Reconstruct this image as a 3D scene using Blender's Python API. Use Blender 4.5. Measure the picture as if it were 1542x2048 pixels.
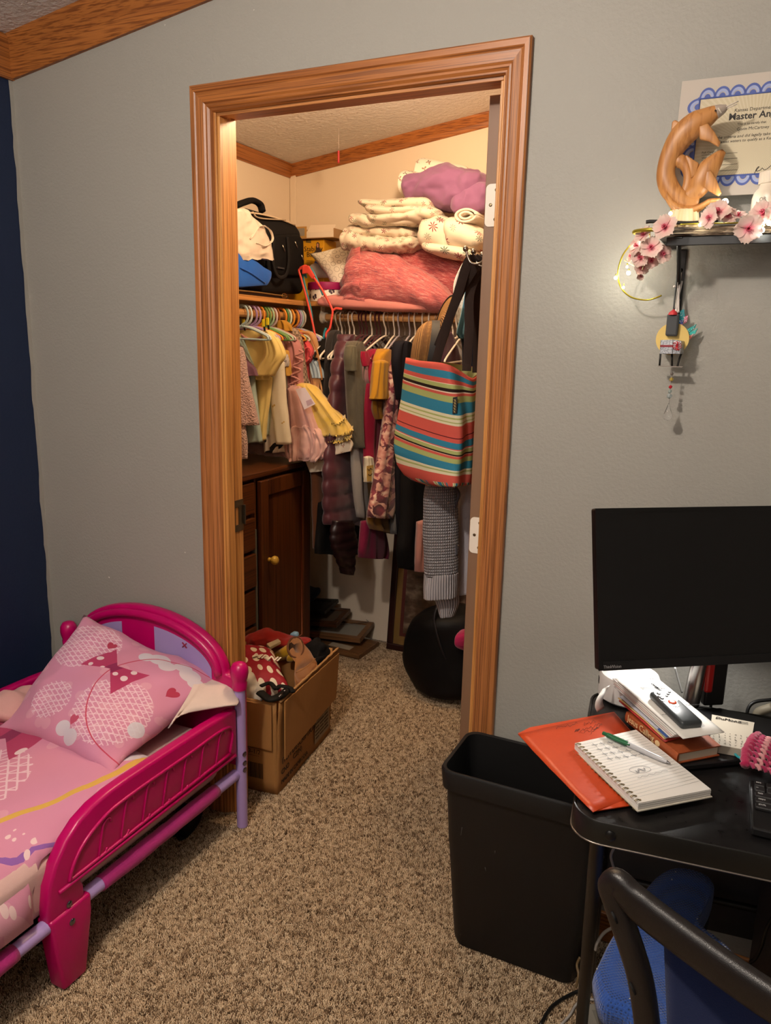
import bpy, bmesh, math, random
from mathutils import Vector, Matrix, noise
V = Vector
for _o in list(bpy.data.objects):
    bpy.data.objects.remove(_o)
S = bpy.context.scene
COL = S.collection
rnd = random.Random(11)
PI = math.pi

# ------------------------------------------------------------------ camera
FPX, CX, CY = 1540.0, 771.0, 1024.0
YAW, PIT, ROL = .44395, .2188, -.02290
CAM = V((0.0, -1.7649, 1.47))
_f = V((-math.sin(YAW)*math.cos(PIT), math.cos(YAW)*math.cos(PIT), -math.sin(PIT)))
_r = V((math.cos(YAW), math.sin(YAW), 0))
_d = _f.cross(_r)
RGT = math.cos(ROL)*_r + math.sin(ROL)*_d
DWN = -math.sin(ROL)*_r + math.cos(ROL)*_d
cam = bpy.data.objects.new('camera', bpy.data.cameras.new('camera'))
COL.objects.link(cam)
cam.matrix_world = Matrix(((RGT.x, -DWN.x, -_f.x, CAM.x), (RGT.y, -DWN.y, -_f.y, CAM.y),
                           (RGT.z, -DWN.z, -_f.z, CAM.z), (0, 0, 0, 1)))
cam.data.sensor_fit = 'VERTICAL'
cam.data.sensor_height = 36.0
cam.data.lens = 36.0*FPX/2048.0
cam.data.clip_start = .02
S.camera = cam

# survey helpers: where a sight line meets a real plane of the room
def ray(u, v): return RGT*((u-CX)/FPX) + DWN*((v-CY)/FPX) + _f
def onY(u, v, y): d = ray(u, v); return CAM + d*((y-CAM.y)/d.y)
def onX(u, v, x): d = ray(u, v); return CAM + d*((x-CAM.x)/d.x)
def onZ(u, v, z): d = ray(u, v); return CAM + d*((z-CAM.z)/d.z)

# ------------------------------------------------------------------ world, exposure, lamps
W = bpy.data.worlds.new('world'); S.world = W; W.use_nodes = True
W.node_tree.nodes['Background'].inputs[0].default_value = (.9, .95, 1.0, 1)
W.node_tree.nodes['Background'].inputs[1].default_value = .15
S.view_settings.view_transform = 'Standard'
S.view_settings.look = 'None'
S.view_settings.gamma = 1.0
S.view_settings.use_curve_mapping = False
S.view_settings.exposure = 0.0

def lamp(name, kind, loc, power, col, size=.1, rot=None):
    l = bpy.data.lights.new(name, kind); l.energy = power; l.color = col
    if kind == 'AREA': l.shape = 'DISK'; l.size = size
    else: l.shadow_soft_size = size
    o = bpy.data.objects.new(name, l); COL.objects.link(o); o.location = loc
    if rot: o.rotation_euler = rot
    return o
lamp('room_ceiling_lamp', 'POINT', (-.78, -1.50, 2.34), 70, (1.0, .89, .78), .045)
lamp('room_fill_light', 'POINT', (-.4, -2.9, 2.0), 26, (1.0, .92, .86), .3)  # fill light added behind the camera, no fixture stands there
lamp('closet_ceiling_lamp', 'POINT', (-1.02, .52, 2.24), 32, (1.0, .70, .43), .06)

# ------------------------------------------------------------------ materials
def lin(h):
    if not isinstance(h, str): return (*h, 1) if len(h) == 3 else h
    h = h.lstrip('#'); o = []
    for i in (0, 2, 4):
        c = int(h[i:i+2], 16)/255
        o.append(c/12.92 if c <= .04045 else ((c+.055)/1.055)**2.4)
    return (*o, 1)
class NT:
    def __init__(s, name):
        s.m = bpy.data.materials.new(name); s.m.use_nodes = True; s.t = s.m.node_tree
        s.b = s.t.nodes['Principled BSDF']; s._tc = None
    def n(s, typ, **kw):
        nd = s.t.nodes.new(typ)
        for k, v in kw.items():
            if k.startswith('_'): setattr(nd, k[1:], v); continue
            i = nd.inputs[int(k[1:])] if k[0] == 'i' and k[1:].isdigit() else nd.inputs[k.replace('__', ' ')]
            s.set(i, v)
        return nd
    def set(s, i, v):
        if isinstance(v, bpy.types.NodeSocket): s.t.links.new(v, i)
        elif isinstance(v, bpy.types.Node): s.t.links.new(v.outputs[0], i)
        elif isinstance(v, str): i.default_value = lin(v)
        else: i.default_value = v
    def tc(s, w='Object'):
        if not s._tc: s._tc = s.t.nodes.new('ShaderNodeTexCoord')
        return s._tc.outputs[w]
    def sc(s, vec, scale, rot=(0, 0, 0), loc=(0, 0, 0)):
        return s.n('ShaderNodeMapping', Vector=vec, Scale=scale, Rotation=rot, Location=loc).outputs[0]
    def noise(s, vec, scale, detail=3, rough=.55):
        return s.n('ShaderNodeTexNoise', Vector=vec, Scale=scale, Detail=detail, Roughness=rough).outputs[0]
    def mix(s, f, a, b, blend='MIX'):
        nd = s.t.nodes.new('ShaderNodeMix'); nd.data_type = 'RGBA'; nd.blend_type = blend
        s.set(nd.inputs[0], f); s.set(nd.inputs[6], a); s.set(nd.inputs[7], b); return nd.outputs[2]
    def ramp(s, fac, stops, const=False):
        nd = s.t.nodes.new('ShaderNodeValToRGB'); s.set(nd.inputs[0], fac); e = nd.color_ramp.elements
        if const: nd.color_ramp.interpolation = 'CONSTANT'
        while len(e) < len(stops): e.new(.5)
        for q, (p, c) in zip(e, stops): q.position = p; q.color = lin(c)
        return nd.outputs[0]
    def math(s, op, a, b=0.0, c=0.0, clamp=False):
        nd = s.t.nodes.new('ShaderNodeMath'); nd.operation = op; nd.use_clamp = clamp
        s.set(nd.inputs[0], a); s.set(nd.inputs[1], b); s.set(nd.inputs[2], c); return nd.outputs[0]
    def sep(s, vec): return s.n('ShaderNodeSeparateXYZ', Vector=vec).outputs
    def bump(s, h, strength=.3, dist=.01):
        s.set(s.b.inputs['Normal'], s.n('ShaderNodeBump', Height=h, Strength=strength, Distance=dist).outputs[0])
    def out(s, color=None, rough=None, metal=None, **kw):
        if color is not None: s.set(s.b.inputs['Base Color'], color)
        if rough is not None: s.set(s.b.inputs['Roughness'], rough)
        if metal is not None: s.b.inputs['Metallic'].default_value = metal
        for k, v in kw.items(): s.set(s.b.inputs[k.replace('__', ' ')], v)
        return s.m
MC = {}
def cached(fn):
    def w(*a, **k):
        key = (fn.__name__, str(a), str(k))
        if key not in MC: MC[key] = fn(*a, **k)
        return MC[key]
    return w
@cached
def plain(col, rough=.5, metal=0.0, spec=.5, **kw):
    return NT('plain').out(col, rough, metal, Specular__IOR__Level=spec, **kw)
@cached
def plastic(col, rough=.38, var=.06):
    t = NT('plastic'); n = t.noise(t.tc(), 40)
    return t.out(t.mix(t.math('MULTIPLY', n, var), col, '#000000'), rough)
@cached
def fabric(col, col2=None, scale=900, rough=.9, bump=.25, sheen=.15, mottle=.18):
    t = NT('fabric'); o = t.tc()
    if isinstance(col, str) and sum(lin(col)[:3]) < .06: sheen = .0
    n = t.noise(o, 18, 4); w = t.noise(o, scale, 1)
    c = t.mix(t.math('MULTIPLY', n, mottle*2), col, col2 or '#000000') if col2 else t.mix(t.math('MULTIPLY', n, mottle), col, '#000000')
    t.bump(w, bump, .002)
    return t.out(c, rough, Sheen__Weight=sheen, Specular__IOR__Level=.2)
@cached
def oak(axis='z', a='#b5763c', b='#8c5526', c='#6b3b16', rough=.42, sc=1.0):
    t = NT('oak'); o = t.tc(); k = {'x': (1.2, 34, 34), 'y': (34, 1.2, 34), 'z': (34, 34, 1.2)}[axis]
    k = tuple(q*sc for q in k)
    n1 = t.noise(t.sc(o, k), 1.0, 4, .55)
    k2 = tuple(q*(8 if q > 10*sc else 2.5) for q in k)
    n2 = t.noise(t.sc(o, k2), 1.0, 2)
    col = t.ramp(n1, [(.25, b), (.48, a), (.62, a), (.8, b)])
    col = t.mix(t.ramp(n2, [(.38, '#e0e0e0'), (.52, '#000000')]), col, c)
    t.bump(n2, .12, .002)
    return t.out(col, rough)
@cached
def stainwood(axis='z', a='#6b2f16', b='#4a1d0d', c='#2c0f06', rough=.35):
    return oak(axis, a, b, c, rough, .6)

# ------------------------------------------------------------------ mesh helpers
def link(name, me, mat, parent=None):
    o = bpy.data.objects.new(name, me); COL.objects.link(o)
    for m in (mat if isinstance(mat, (list, tuple)) else [mat]): me.materials.append(m)
    if parent is not None: o.parent = parent
    return o
def obj(name, bm, mat, parent=None, world=False, smooth=None, sub=0):
    """One mesh object. world=True: the shape is given in room coordinates and moved into the parent's frame."""
    if world and parent is not None:
        p = parent; M = Matrix.Identity(4)
        while p is not None: M = p.matrix_basis @ M; p = p.parent
        bm.transform(M.inverted())
    bmesh.ops.recalc_face_normals(bm, faces=bm.faces[:])
    me = bpy.data.meshes.new(name); bm.to_mesh(me); bm.free()
    if smooth is not None:
        for p in me.polygons: p.use_smooth = True
        if smooth < 179: me.set_sharp_from_angle(angle=math.radians(smooth))
    o = link(name, me, mat, parent)
    if sub:
        md = o.modifiers.new('sub', 'SUBSURF'); md.levels = md.render_levels = sub
    return o
def tag(o, label, cat, group=None, kind=None):
    o['label'] = label; o['category'] = cat
    if group: o['group'] = group
    if kind: o['kind'] = kind
    return o
def thing(name, label, cat, loc=(0, 0, 0), rz=0.0, group=None, rot=None):
    o = bpy.data.objects.new(name, None); COL.objects.link(o); o.empty_display_size = .05
    o.location = loc; o.rotation_euler = rot or (0, 0, rz)
    bpy.context.view_layer.update() if False else None
    o.matrix_basis  # basis follows loc/rot
    return tag(o, label, cat, group)
def struct(o): o['kind'] = 'structure'; return o
def lab(o, l): o['label'] = l; return o
def dup(root, loc=None, label=None, rot=None, group=None):
    r = root.copy(); COL.objects.link(r)
    if loc is not None: r.location = loc
    if rot is not None: r.rotation_euler = rot
    if label: r['label'] = label
    if group: r['group'] = group
    for ch in list(root.children):
        c = ch.copy(); COL.objects.link(c); c.parent = r
        for g in ch.children:
            d = g.copy(); COL.objects.link(d); d.parent = c
    return r
def BM(): return bmesh.new()
def box(bm, c, s, rz=0.0, bev=0.0, seg=2, M=None):
    r = bmesh.ops.create_cube(bm, size=1.0); vs = r['verts']
    bmesh.ops.scale(bm, vec=s, verts=vs)
    if bev:
        es = list({e for v in vs for e in v.link_edges})
        q = bmesh.ops.bevel(bm, geom=es, offset=bev, segments=seg, affect='EDGES', profile=.5)
        vs = list({v for f in q['faces'] for v in f.verts} | {v for v in vs if v.is_valid})
    T = Matrix.Translation(c) @ Matrix.Rotation(rz, 4, 'Z')
    if M is not None: T = M @ T
    bmesh.ops.transform(bm, matrix=T, verts=vs)
    return vs
def bx(lo, hi, bev=0.0, seg=2):
    bm = BM(); lo, hi = V(lo), V(hi); box(bm, (lo+hi)/2, hi-lo, bev=bev, seg=seg); return bm
def frame_of(d, up=V((0, 0, 1))):
    d = d.normalized()
    if abs(d.dot(up)) > .95: up = V((1, 0, 0))
    a = d.cross(up).normalized(); return a, a.cross(d).normalized()
def rings(bm, R, cap=True, closed=True, uv=True):
    """Skin a list of vertex rings (equal counts); uv in metres."""
    L = bm.loops.layers.uv.verify() if uv else None
    vr = [[bm.verts.new(p) for p in r] for r in R]; n = len(R[0]); m = n if closed else n-1
    lv = 0.0
    us = [0.0]
    mid = R[len(R)//2]
    for j in range(m): us.append(us[-1]+(mid[(j+1) % n]-mid[j]).length)
    for i in range(len(R)-1):
        nv = lv+(sum((R[i+1][j]-R[i][j]).length for j in range(n))/n)
        for j in range(m):
            k = (j+1) % n
            try: f = bm.faces.new((vr[i][j], vr[i][k], vr[i+1][k], vr[i+1][j]))
            except ValueError: continue
            f.smooth = True
            if L:
                for lp, q in zip(f.loops, ((us[j], lv), (us[j+1], lv), (us[j+1], nv), (us[j], nv))): lp[L].uv = q
        lv = nv
    if cap and closed:
        for r in (vr[0], vr[-1]):
            try:
                f = bm.faces.new(r)
                if L:
                    for lp in f.loops: lp[L].uv = (lp.vert.co.x, lp.vert.co.z)
            except ValueError: pass
    return vr
def smooth_path(P, n):
    P = [V(p) for p in P]
    if len(P) < 3: return [P[0].lerp(P[-1], i/(n-1)) for i in range(n)]
    Q = [P[0]*2-P[1]]+P+[P[-1]*2-P[-2]]; out = []; m = len(P)-1
    for i in range(n):
        t = i/(n-1)*m; k = min(int(t), m-1); f = t-k
        a, b, c, d = Q[k:k+4]
        out.append(.5*((2*b)+(c-a)*f+(2*a-5*b+4*c-d)*f*f+(3*b-a-3*c+d)*f**3))
    return out
def tube(bm, P, r, n=8, m=None, cap=True, flat=1.0, up=None):
    """Swept round (or flattened) bar along points; r a number or a list."""
    if m: P2 = smooth_path(P, m)
    else: P2 = [V(p) for p in P]
    R = []; a0 = None
    for i, p in enumerate(P2):
        d = (P2[min(i+1, len(P2)-1)]-P2[max(i-1, 0)])
        if d.length < 1e-9: d = V((0, 0, 1))
        d.normalize()
        if a0 is None: a, b = frame_of(d, up or V((0, 0, 1)))
        else:
            a = a0-d*a0.dot(d)
            a = a.normalized() if a.length > 1e-6 else frame_of(d)[0]
            b = a.cross(d)
        a0 = a
        if isinstance(r, (list, tuple)):
            q = i/(max(len(P2)-1, 1))*(len(r)-1); k = min(int(q), len(r)-2); rr = r[k]+(r[k+1]-r[k])*(q-k)
        else: rr = r
        R.append([p+a*math.cos(2*PI*j/n)*rr+b*math.sin(2*PI*j/n)*rr*flat for j in range(n)])
    rings(bm, R, cap); return bm
def lathe(bm, prof, c=(0, 0, 0), axis=V((0, 0, 1)), n=20, cap=True):
    a, b = frame_of(V(axis)); ax = V(axis).normalized(); c = V(c)
    rings(bm, [[c+ax*z+a*math.cos(2*PI*j/n)*max(r, 1e-5)+b*math.sin(2*PI*j/n)*max(r, 1e-5) for j in range(n)] for r, z in prof], cap)
    return bm
def prism(bm, pts, off, bev=0.0, seg=2):
    """Closed outline of 3-D points pushed along off into a solid, edges rounded."""
    off = V(off); a = [bm.verts.new(V(p)) for p in pts]; f = bm.faces.new(a)
    r = bmesh.ops.extrude_face_region(bm, geom=[f])
    nv = [g for g in r['geom'] if isinstance(g, bmesh.types.BMVert)]
    bmesh.ops.translate(bm, vec=off, verts=nv)
    if bev:
        tops = [e for e in {e for v in a+nv for e in v.link_edges} if len(e.link_faces) == 2 and e.calc_face_angle(0) > .6]
        bmesh.ops.bevel(bm, geom=tops, offset=bev, segments=seg, affect='EDGES', profile=.5)
    return bm
def wrinkle(bm, amp, freq, seed=0.0, stretch=(1, 1, 1), verts=None, octv=2, ridge=False):
    bm.normal_update()
    for v in (verts or bm.verts):
        p = V((v.co.x*stretch[0], v.co.y*stretch[1], v.co.z*stretch[2]))*freq+V((seed*3.1, seed*1.7, seed))
        q = noise.fractal(p, 1.0, 2.1, octv)
        v.co += v.normal*amp*((.45-1.6*abs(q)) if ridge else q)
    return bm
def soft(bm, st, n=32, m=24, e=1.0, folds=0, famp=0.0, seed=0, grow=True, wr=0.0, wf=14, stretch=(1, 1, 1), round_ends=0.0, rg=0.0, rf=9, top=False):
    """Loft of rounded sections: st = [(centre, half-width vector, half-thickness vector)...]; folds ripple the cloth."""
    C = smooth_path([s[0] for s in st], m); A = smooth_path([s[1] for s in st], m); B = smooth_path([s[2] for s in st], m)
    rr = random.Random(seed); ph = [rr.uniform(0, 6.28) for _ in range(4)]; R = []
    for i in range(m):
        t = i/(m-1); g = (.25+.75*t) if grow else 1.0; row = []
        k = 1.0
        if round_ends:
            q = (t if top else min(t, 1-t))/round_ends
            if q < 1: k = max(.12, math.sqrt(max(0, 1-(1-q)**2)))
        for j in range(n):
            th = 2*PI*j/n; c, s = math.cos(th), math.sin(th)
            cc = math.copysign(abs(c)**e, c); ss = math.copysign(abs(s)**e, s)
            p = C[i]+A[i]*cc*(1 if not round_ends else (.55+.45*k))+B[i]*ss*k
            if folds:
                w = math.sin(folds*cc*PI/1.0+ph[0]+1.1*math.sin(2.2*t+ph[1]))+.5*math.sin(folds*1.7*cc*PI+ph[2]-1.5*t)
                p = p+B[i].normalized()*famp*g*w*(1-abs(cc)**6*.6)
            row.append(p)
        R.append(row)
    rings(bm, R)
    if wr: wrinkle(bm, wr, wf, seed*.37+1, stretch)
    if rg: wrinkle(bm, rg, rf, seed*.53+2, stretch, None, 2, True)
    return bm
def garm(rows, y=None, x=None, th=.03, n=40, m=26, e=.75, folds=3, famp=.008, seed=0, wr=.004, wf=16, bm=None, dep=0.0):
    """Hanging cloth in the plane y=… or x=…: rows of sight-line edges (v_left, u_left, v_right, u_right[, shift])."""
    st = []
    if len(rows) > 3 and rows[-1][0]-rows[-2][0] <= 12: rows = rows[:-1]
    for r in rows:
        if len(r) == 3: r = (r[0], r[1], r[0], r[2])
        s = r[4] if len(r) > 4 else 0.0
        if y is not None: L, Rr, B = onY(r[1], r[0], y+s), onY(r[3], r[2], y+s), V((0, th, 0))
        else: L, Rr, B = onX(r[1], r[0], x+s), onX(r[3], r[2], x+s), V((th, 0, 0))
        st.append(((L+Rr)/2, (Rr-L)/2, B))
    bm = bm or BM()
    return soft(bm, st, n, m, e, folds, famp, seed, True, wr, wf, (1, 1, .45), .05, 0.0, 9, True)
def pillow(bm, c, ax, ay, az, p=2.6, nu=26, nv=22, ear=.10, wr=.004, seed=0, wf=12):
    """Pillow: half vectors ax, ay, half-thickness az; corners drawn out into ears."""
    c, ax, ay, az = V(c), V(ax), V(ay), V(az); L = bm.loops.layers.uv.verify(); G = {}
    for sgn in (1, -1):
        for i in range(nu+1):
            for j in range(nv+1):
                u, w = 2*i/nu-1, 2*j/nv-1; edge = i in (0, nu) or j in (0, nv)
                if edge and sgn < 0: G[sgn, i, j] = G[1, i, j]; continue
                h = ((1-abs(u)**p)*(1-abs(w)**p))**.55
                k = 1-ear*((1-w*w)*(abs(u)**2)); k2 = 1-ear*((1-u*u)*(abs(w)**2))
                G[sgn, i, j] = bm.verts.new(c+ax*u*k+ay*w*k2+az*h*sgn)
    for sgn in (1, -1):
        for i in range(nu):
            for j in range(nv):
                q = [G[sgn, i, j], G[sgn, i+1, j], G[sgn, i+1, j+1], G[sgn, i, j+1]]
                f = bm.faces.new(q if sgn > 0 else q[::-1]); f.smooth = True
                uvs = [(i/nu, j/nv), ((i+1)/nu, j/nv), ((i+1)/nu, (j+1)/nv), (i/nu, (j+1)/nv)]
                for lp, t in zip(f.loops, uvs if sgn > 0 else uvs[::-1]): lp[L].uv = t
    wrinkle(bm, wr, wf, seed)
    return bm
FONT = None
def text(body, size, M, mat, parent, name='lettering', depth=.0004, align='LEFT', shear=0.0, world=True, sx=1.0, bold=0.0):
    cu = bpy.data.curves.new(name, 'FONT'); cu.body = body; cu.size = size; cu.extrude = depth; cu.offset = bold*size
    cu.align_x = align; cu.shear = shear; cu.resolution_u = 2
    o = bpy.data.objects.new(name, cu); COL.objects.link(o)
    dg = bpy.context.evaluated_depsgraph_get()
    me = bpy.data.meshes.new_from_object(o.evaluated_get(dg)); bpy.data.objects.remove(o)
    bm = BM(); bm.from_mesh(me); bpy.data.meshes.remove(me)
    bmesh.ops.transform(bm, matrix=M @ Matrix.Diagonal((sx, 1, 1, 1)), verts=bm.verts[:])
    return obj(name, bm, mat, parent, world)
def basis(o, x, y, z=None):
    """Matrix with origin o and unit axes along x, y (z = x cross y)."""
    x = V(x).normalized(); z = (x.cross(V(y))).normalized(); y = z.cross(x)
    return Matrix(((x.x, y.x, z.x, o[0]), (x.y, y.y, z.y, o[1]), (x.z, y.z, z.z, o[2]), (0, 0, 0, 1)))
# ================================================================== SETTING
XL, YB, XR, XRM, YR = -2.093, 1.514, -.02, 2.3, -3.4
JL, JR, JT, JD = -1.354, -.578, 2.040, .086      # door opening, wall depth
def ceil_z(x): return 2.292+.142*(x-XL)
def wallmat(col, sc=70, st=.35, var=.05):
    t = NT('painted_wall'); o = t.tc(); n = t.noise(o, sc, 3, .6); big = t.noise(o, 2.0, 2)
    t.bump(t.ramp(n, [(.35, '#000000'), (.65, '#ffffff')]), st, .004)
    return t.out(t.mix(t.math('MULTIPLY', big, var), col, '#000000'), .55, Specular__IOR__Level=.35)
GREY = wallmat('#9b9890', 120, .13)
NAVY = wallmat('#182540', 110, .12)
CREAM = wallmat('#e6d6c0', 60, .03)
CEILM = wallmat('#e0dcd6', 55, .5)
def quad_wall(name, quads, mats, idx=None):
    bm = BM()
    for k, q in enumerate(quads):
        f = bm.faces.new([bm.verts.new(V(p)) for p in q]); f.material_index = idx[k] if idx else 0
    me = bpy.data.meshes.new(name); bm.to_mesh(me); bm.free()
    return struct(link(name, me, mats))
# floor
def carpet_mat():
    t = NT('carpet'); o = t.tc(); n = t.noise(o, 160, 3, .7); b = t.noise(o, 3, 2)
    c = t.ramp(n, [(.33, '#4d3d2f'), (.47, '#86705a'), (.56, '#b39b80'), (.7, '#cdb79b')])
    t.bump(n, .8, .01)
    return t.out(c, .95, Specular__IOR__Level=.1)
bm = BM(); box(bm, ((XL+XRM)/2, (YR+YB)/2, -.06), (XRM-XL+.2, YB-YR+.2, .1)); floor = struct(obj('floor', bm, carpet_mat()))
# walls: outer shell
quad_wall('wall_left', [[(XL, YR, 0), (XL, .04, 0), (XL, .04, 2.6), (XL, YR, 2.6)], [(XL, .04, 0), (XL, YB, 0), (XL, YB, 2.6), (XL, .04, 2.6)]], [NAVY, CREAM], [0, 1])
quad_wall('wall_back', [[(XL, YB, 0), (XR, YB, 0), (XR, YB, 2.8), (XL, YB, 2.8)]], [CREAM])
quad_wall('wall_closet_right', [[(XR, JD, 0), (XR, YB, 0), (XR, YB, 2.8), (XR, JD, 2.8)]], [CREAM])
quad_wall('wall_right', [[(XRM, YR, 0), (XRM, 0, 0), (XRM, 0, 3), (XRM, YR, 3)]], [GREY])
quad_wall('wall_rear', [[(XL, YR, 0), (XRM, YR, 0), (XRM, YR, 3), (XL, YR, 3)]], [GREY])
bm = BM()
def slab(x0, x1, z0, z1):
    r = bmesh.ops.create_cube(bm, size=1.0); 
    for v in r['verts']:
        v.co = V((x0 if v.co.x < 0 else x1, 0 if v.co.y < 0 else JD, z0 if v.co.z < 0 else z1))
    for f in {f for v in r['verts'] for f in v.link_faces}:
        f.material_index = 1 if f.calc_center_median().y > JD*.7 else 0
slab(XL, JL-.018, 0, 2.7); slab(JR+.018, XRM, 0, 3.0); slab(JL-.018, JR+.018, JT+.018, 2.9)
bmesh.ops.recalc_face_normals(bm, faces=bm.faces[:])
me = bpy.data.meshes.new('wall_front'); bm.to_mesh(me); bm.free(); struct(link('wall_front', me, [GREY, CREAM]))
quad_wall('ceiling', [[(XL, YR, ceil_z(XL)), (XRM, YR, ceil_z(XRM)), (XRM, .04, ceil_z(XRM)), (XL, .04, ceil_z(XL))]], [CEILM])
def ceil_c(x): return ceil_z(x)-.036
quad_wall('ceiling_closet', [[(XL, .04, ceil_c(XL)), (XRM, .04, ceil_c(XRM)), (XRM, YB, ceil_c(XRM)), (XL, YB, ceil_c(XL))]], [CEILM])
# grey paint lapping unevenly round the corner on to the navy wall
bm = BM(); zz = [0+i*.03 for i in range(77)]; rr = random.Random(3)
a = [bm.verts.new((XL+.0012, -.006, z)) for z in zz]
wv = [.012+.006*noise.noise(V((z*9, 0, 2)))+.003*rr.random() for z in zz]
b = [bm.verts.new((XL+.0012, -.0005-w, z)) for z, w in zip(zz, wv)]
c = [bm.verts.new((XL+.0012, .0, z)) for z in zz]
for i in range(76):
    bm.faces.new((c[i], c[i+1], b[i+1], b[i]))
bmesh.ops.delete(bm, geom=a, context='VERTS')
struct(obj('trim_1', bm, GREY))
# batten strip in the closet corner
struct(obj('trim_2', bx((XL+.002, YB-.008, 0), (XL+.034, YB-.0005, 2.24), .002), CREAM))
# crown mouldings (profile swept along wall)
CP = [(0, -.098), (.010, -.098), (.014, -.09), (.020, -.062), (.040, -.026), (.048, -.014), (.052, -.004), (.052, .004), (0, .004)]
def crown(name, p0, p1, outv, mat, k=1.0):
    bm = BM(); outv = V(outv)
    rings(bm, [[V(p)+outv*a*k+V((0, 0, b*k)) for a, b in CP] for p in (p0, p1)], uv=False)
    for f in bm.faces: f.smooth = False
    return struct(obj(name, bm, mat))
OAKX = oak('x', '#a5652f', '#864c22', '#643414'); OAKY = oak('y', '#a5652f', '#864c22', '#643414')
OAKZ = oak('z', '#ab6d3b', '#8b5329', '#66391a')
crown('trim_3', (XL, 0, ceil_z(XL)), (XRM, 0, ceil_z(XRM)), (0, -1, 0), OAKX)
crown('trim_4', (XL, YR, ceil_z(XL)), (XL, 0, ceil_z(XL)), (1, 0, 0), OAKY)
crown('trim_5', (XL, YB, ceil_c(XL)), (XR, YB, ceil_c(XR)), (0, -1, 0), OAKX, .55)
crown('trim_6', (XL, JD, ceil_c(XL)), (XL, YB, ceil_c(XL)), (1, 0, 0), OAKY, .55)
# door casing: mitred moulding on three sides, one piece per side
CS = [(0, 0), (0, .013), (.004, .017), (.016, .017), (.020, .0145), (.024, .0165), (.044, .0150), (.049, .012), (.054, .0125), (.060, .0085), (.064, .008), (.068, 0)]
def casing(name, a, b, ina, inb, mat):
    """outer corner points a,b; ina/inb = unit inward+mitre vectors."""
    bm = BM()
    rings(bm, [[V(p)+V(i)*s+V((0, -d, 0)) for s, d in CS] for p, i in ((a, ina), (b, inb))], uv=False)
    return struct(obj(name, bm, mat, smooth=25))
OX0, OX1, OZ = JL-.073, JR+.062, JT+.066
casing('trim_7', (OX0, 0, 0), (OX0, 0, OZ), (1, 0, 0), (1, 0, -1), OAKZ)
casing('trim_8', (OX1, 0, 0), (OX1, 0, OZ), (-.87, 0, 0), (-.87, 0, -1), OAKZ)
casing('trim_9', (OX0, 0, OZ), (OX1, 0, OZ), (1, 0, -1), (-.87, 0, -1), OAKX)
# jambs and stops
JM = oak('z', '#c98d4c', '#b37638', '#8c5524'); JMX = oak('x', '#b87a44', '#9a5f30', '#74451f')
def jamb(name, lo, hi, m): return struct(obj(name, bx(lo, hi, .0015), m))
jl = jamb('trim_10', (JL-.018, -.001, 0), (JL, JD+.001, JT), JM)
jr = jamb('trim_11', (JR, -.001, 0), (JR+.018, JD+.001, JT), JM)
jh = jamb('trim_12', (JL-.018, -.001, JT), (JR+.018, JD+.001, JT+.018), JMX)
jamb('trim_13', (JL, .002, 0), (JL+.010, .034, JT-.010), JM)
jamb('trim_14', (JR-.007, .002, 0), (JR, .034, JT-.010), JM)
jamb('trim_15', (JL, .002, JT-.010), (JR, .034, JT), JMX)
# strike plate on the left jamb
bm = BM()
for lo, hi in (((0, .040, .905), (.0022, .047, 1.0)), ((0, .064, .905), (.0022, .086, 1.0)), ((0, .047, .905), (.0022, .064, .925)), ((0, .047, .978), (.0022, .064, 1.0))):
    l, h = V(lo)+V((JL, 0, 0)), V(hi)+V((JL, 0, 0)); box(bm, (l+h)/2, h-l)
box(bm, (JL+.004, .0875, .952), (.010, .004, .06), bev=.001)
lab(obj('strike_plate', bm, plain('#6f6658', .35, 1.0), jl), 'dull metal latch strike plate')
# door leaf swung open into the closet, seen on its hinge edge
DX0, DX1, DY0 = -.6425, -.6075, .098
t = NT('door_skin'); door_m = t.out(t.mix(t.noise(t.sc(t.tc(), (30, 30, 1.5)), 1.0), '#8a6a50', '#7a5a42'), .5)
door = struct(obj('door_1', bx((DX0, DY0, .018), (DX1, DY0+.75, 2.032), .0015), door_m))
WHM = plain('#efe6d6', .4)
def hinge(z):
    bm = BM(); o = []
    for k in range(13): a = PI/2+PI*k/12; o.append((math.cos(a)*.012, .032+math.sin(a)*.012) if False else (0, 0))
    pts = []
    x0, x1, z0, z1, r = DX0+.003, DX1, z-.048, z+.048, .011
    for (cx, cz, a0) in ((x0+r, z1-r, PI/2), (x0+r, z0+r, PI)):
        for k in range(7):
            a = a0+PI/2*k/6; pts.append((cx+math.cos(a)*r, DY0, cz+math.sin(a)*r))
    pts += [(x1, DY0, z0), (x1, DY0, z1)]
    prism(bm, pts, (0, -.0025, 0)); h = lab(obj('hinge_leaf', bm, WHM, door), 'white painted hinge leaf')
    for dx, dz in ((.016, .001), (.029, -.032), (.029, .034)):
        b2 = BM(); lathe(b2, [(.004, 0), (.004, .0012), (.002, .0018), (0, .0012)], (DX0+dx, DY0-.0025, z+dz), V((0, -1, 0)), 10)
        obj('screw', b2, plain('#8a7a60', .3, 1.0), h)
    b2 = BM(); tube(b2, [(JR-.004, .092, z-.048), (JR-.004, .092, z+.048)], .006, 10); obj('hinge_pin', b2, WHM, door)
hinge(1.79); hinge(.98); hinge(.22)
# baseboards
for nm, lo, hi in (('baseboard_front', (JR+.075, -.012, 0), (XRM, 0, .08)), ('baseboard_front_left', (XL, -.012, 0), (JL-.075, 0, .08))):
    struct(obj(nm, bx(lo, hi, .003), OAKX))
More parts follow.
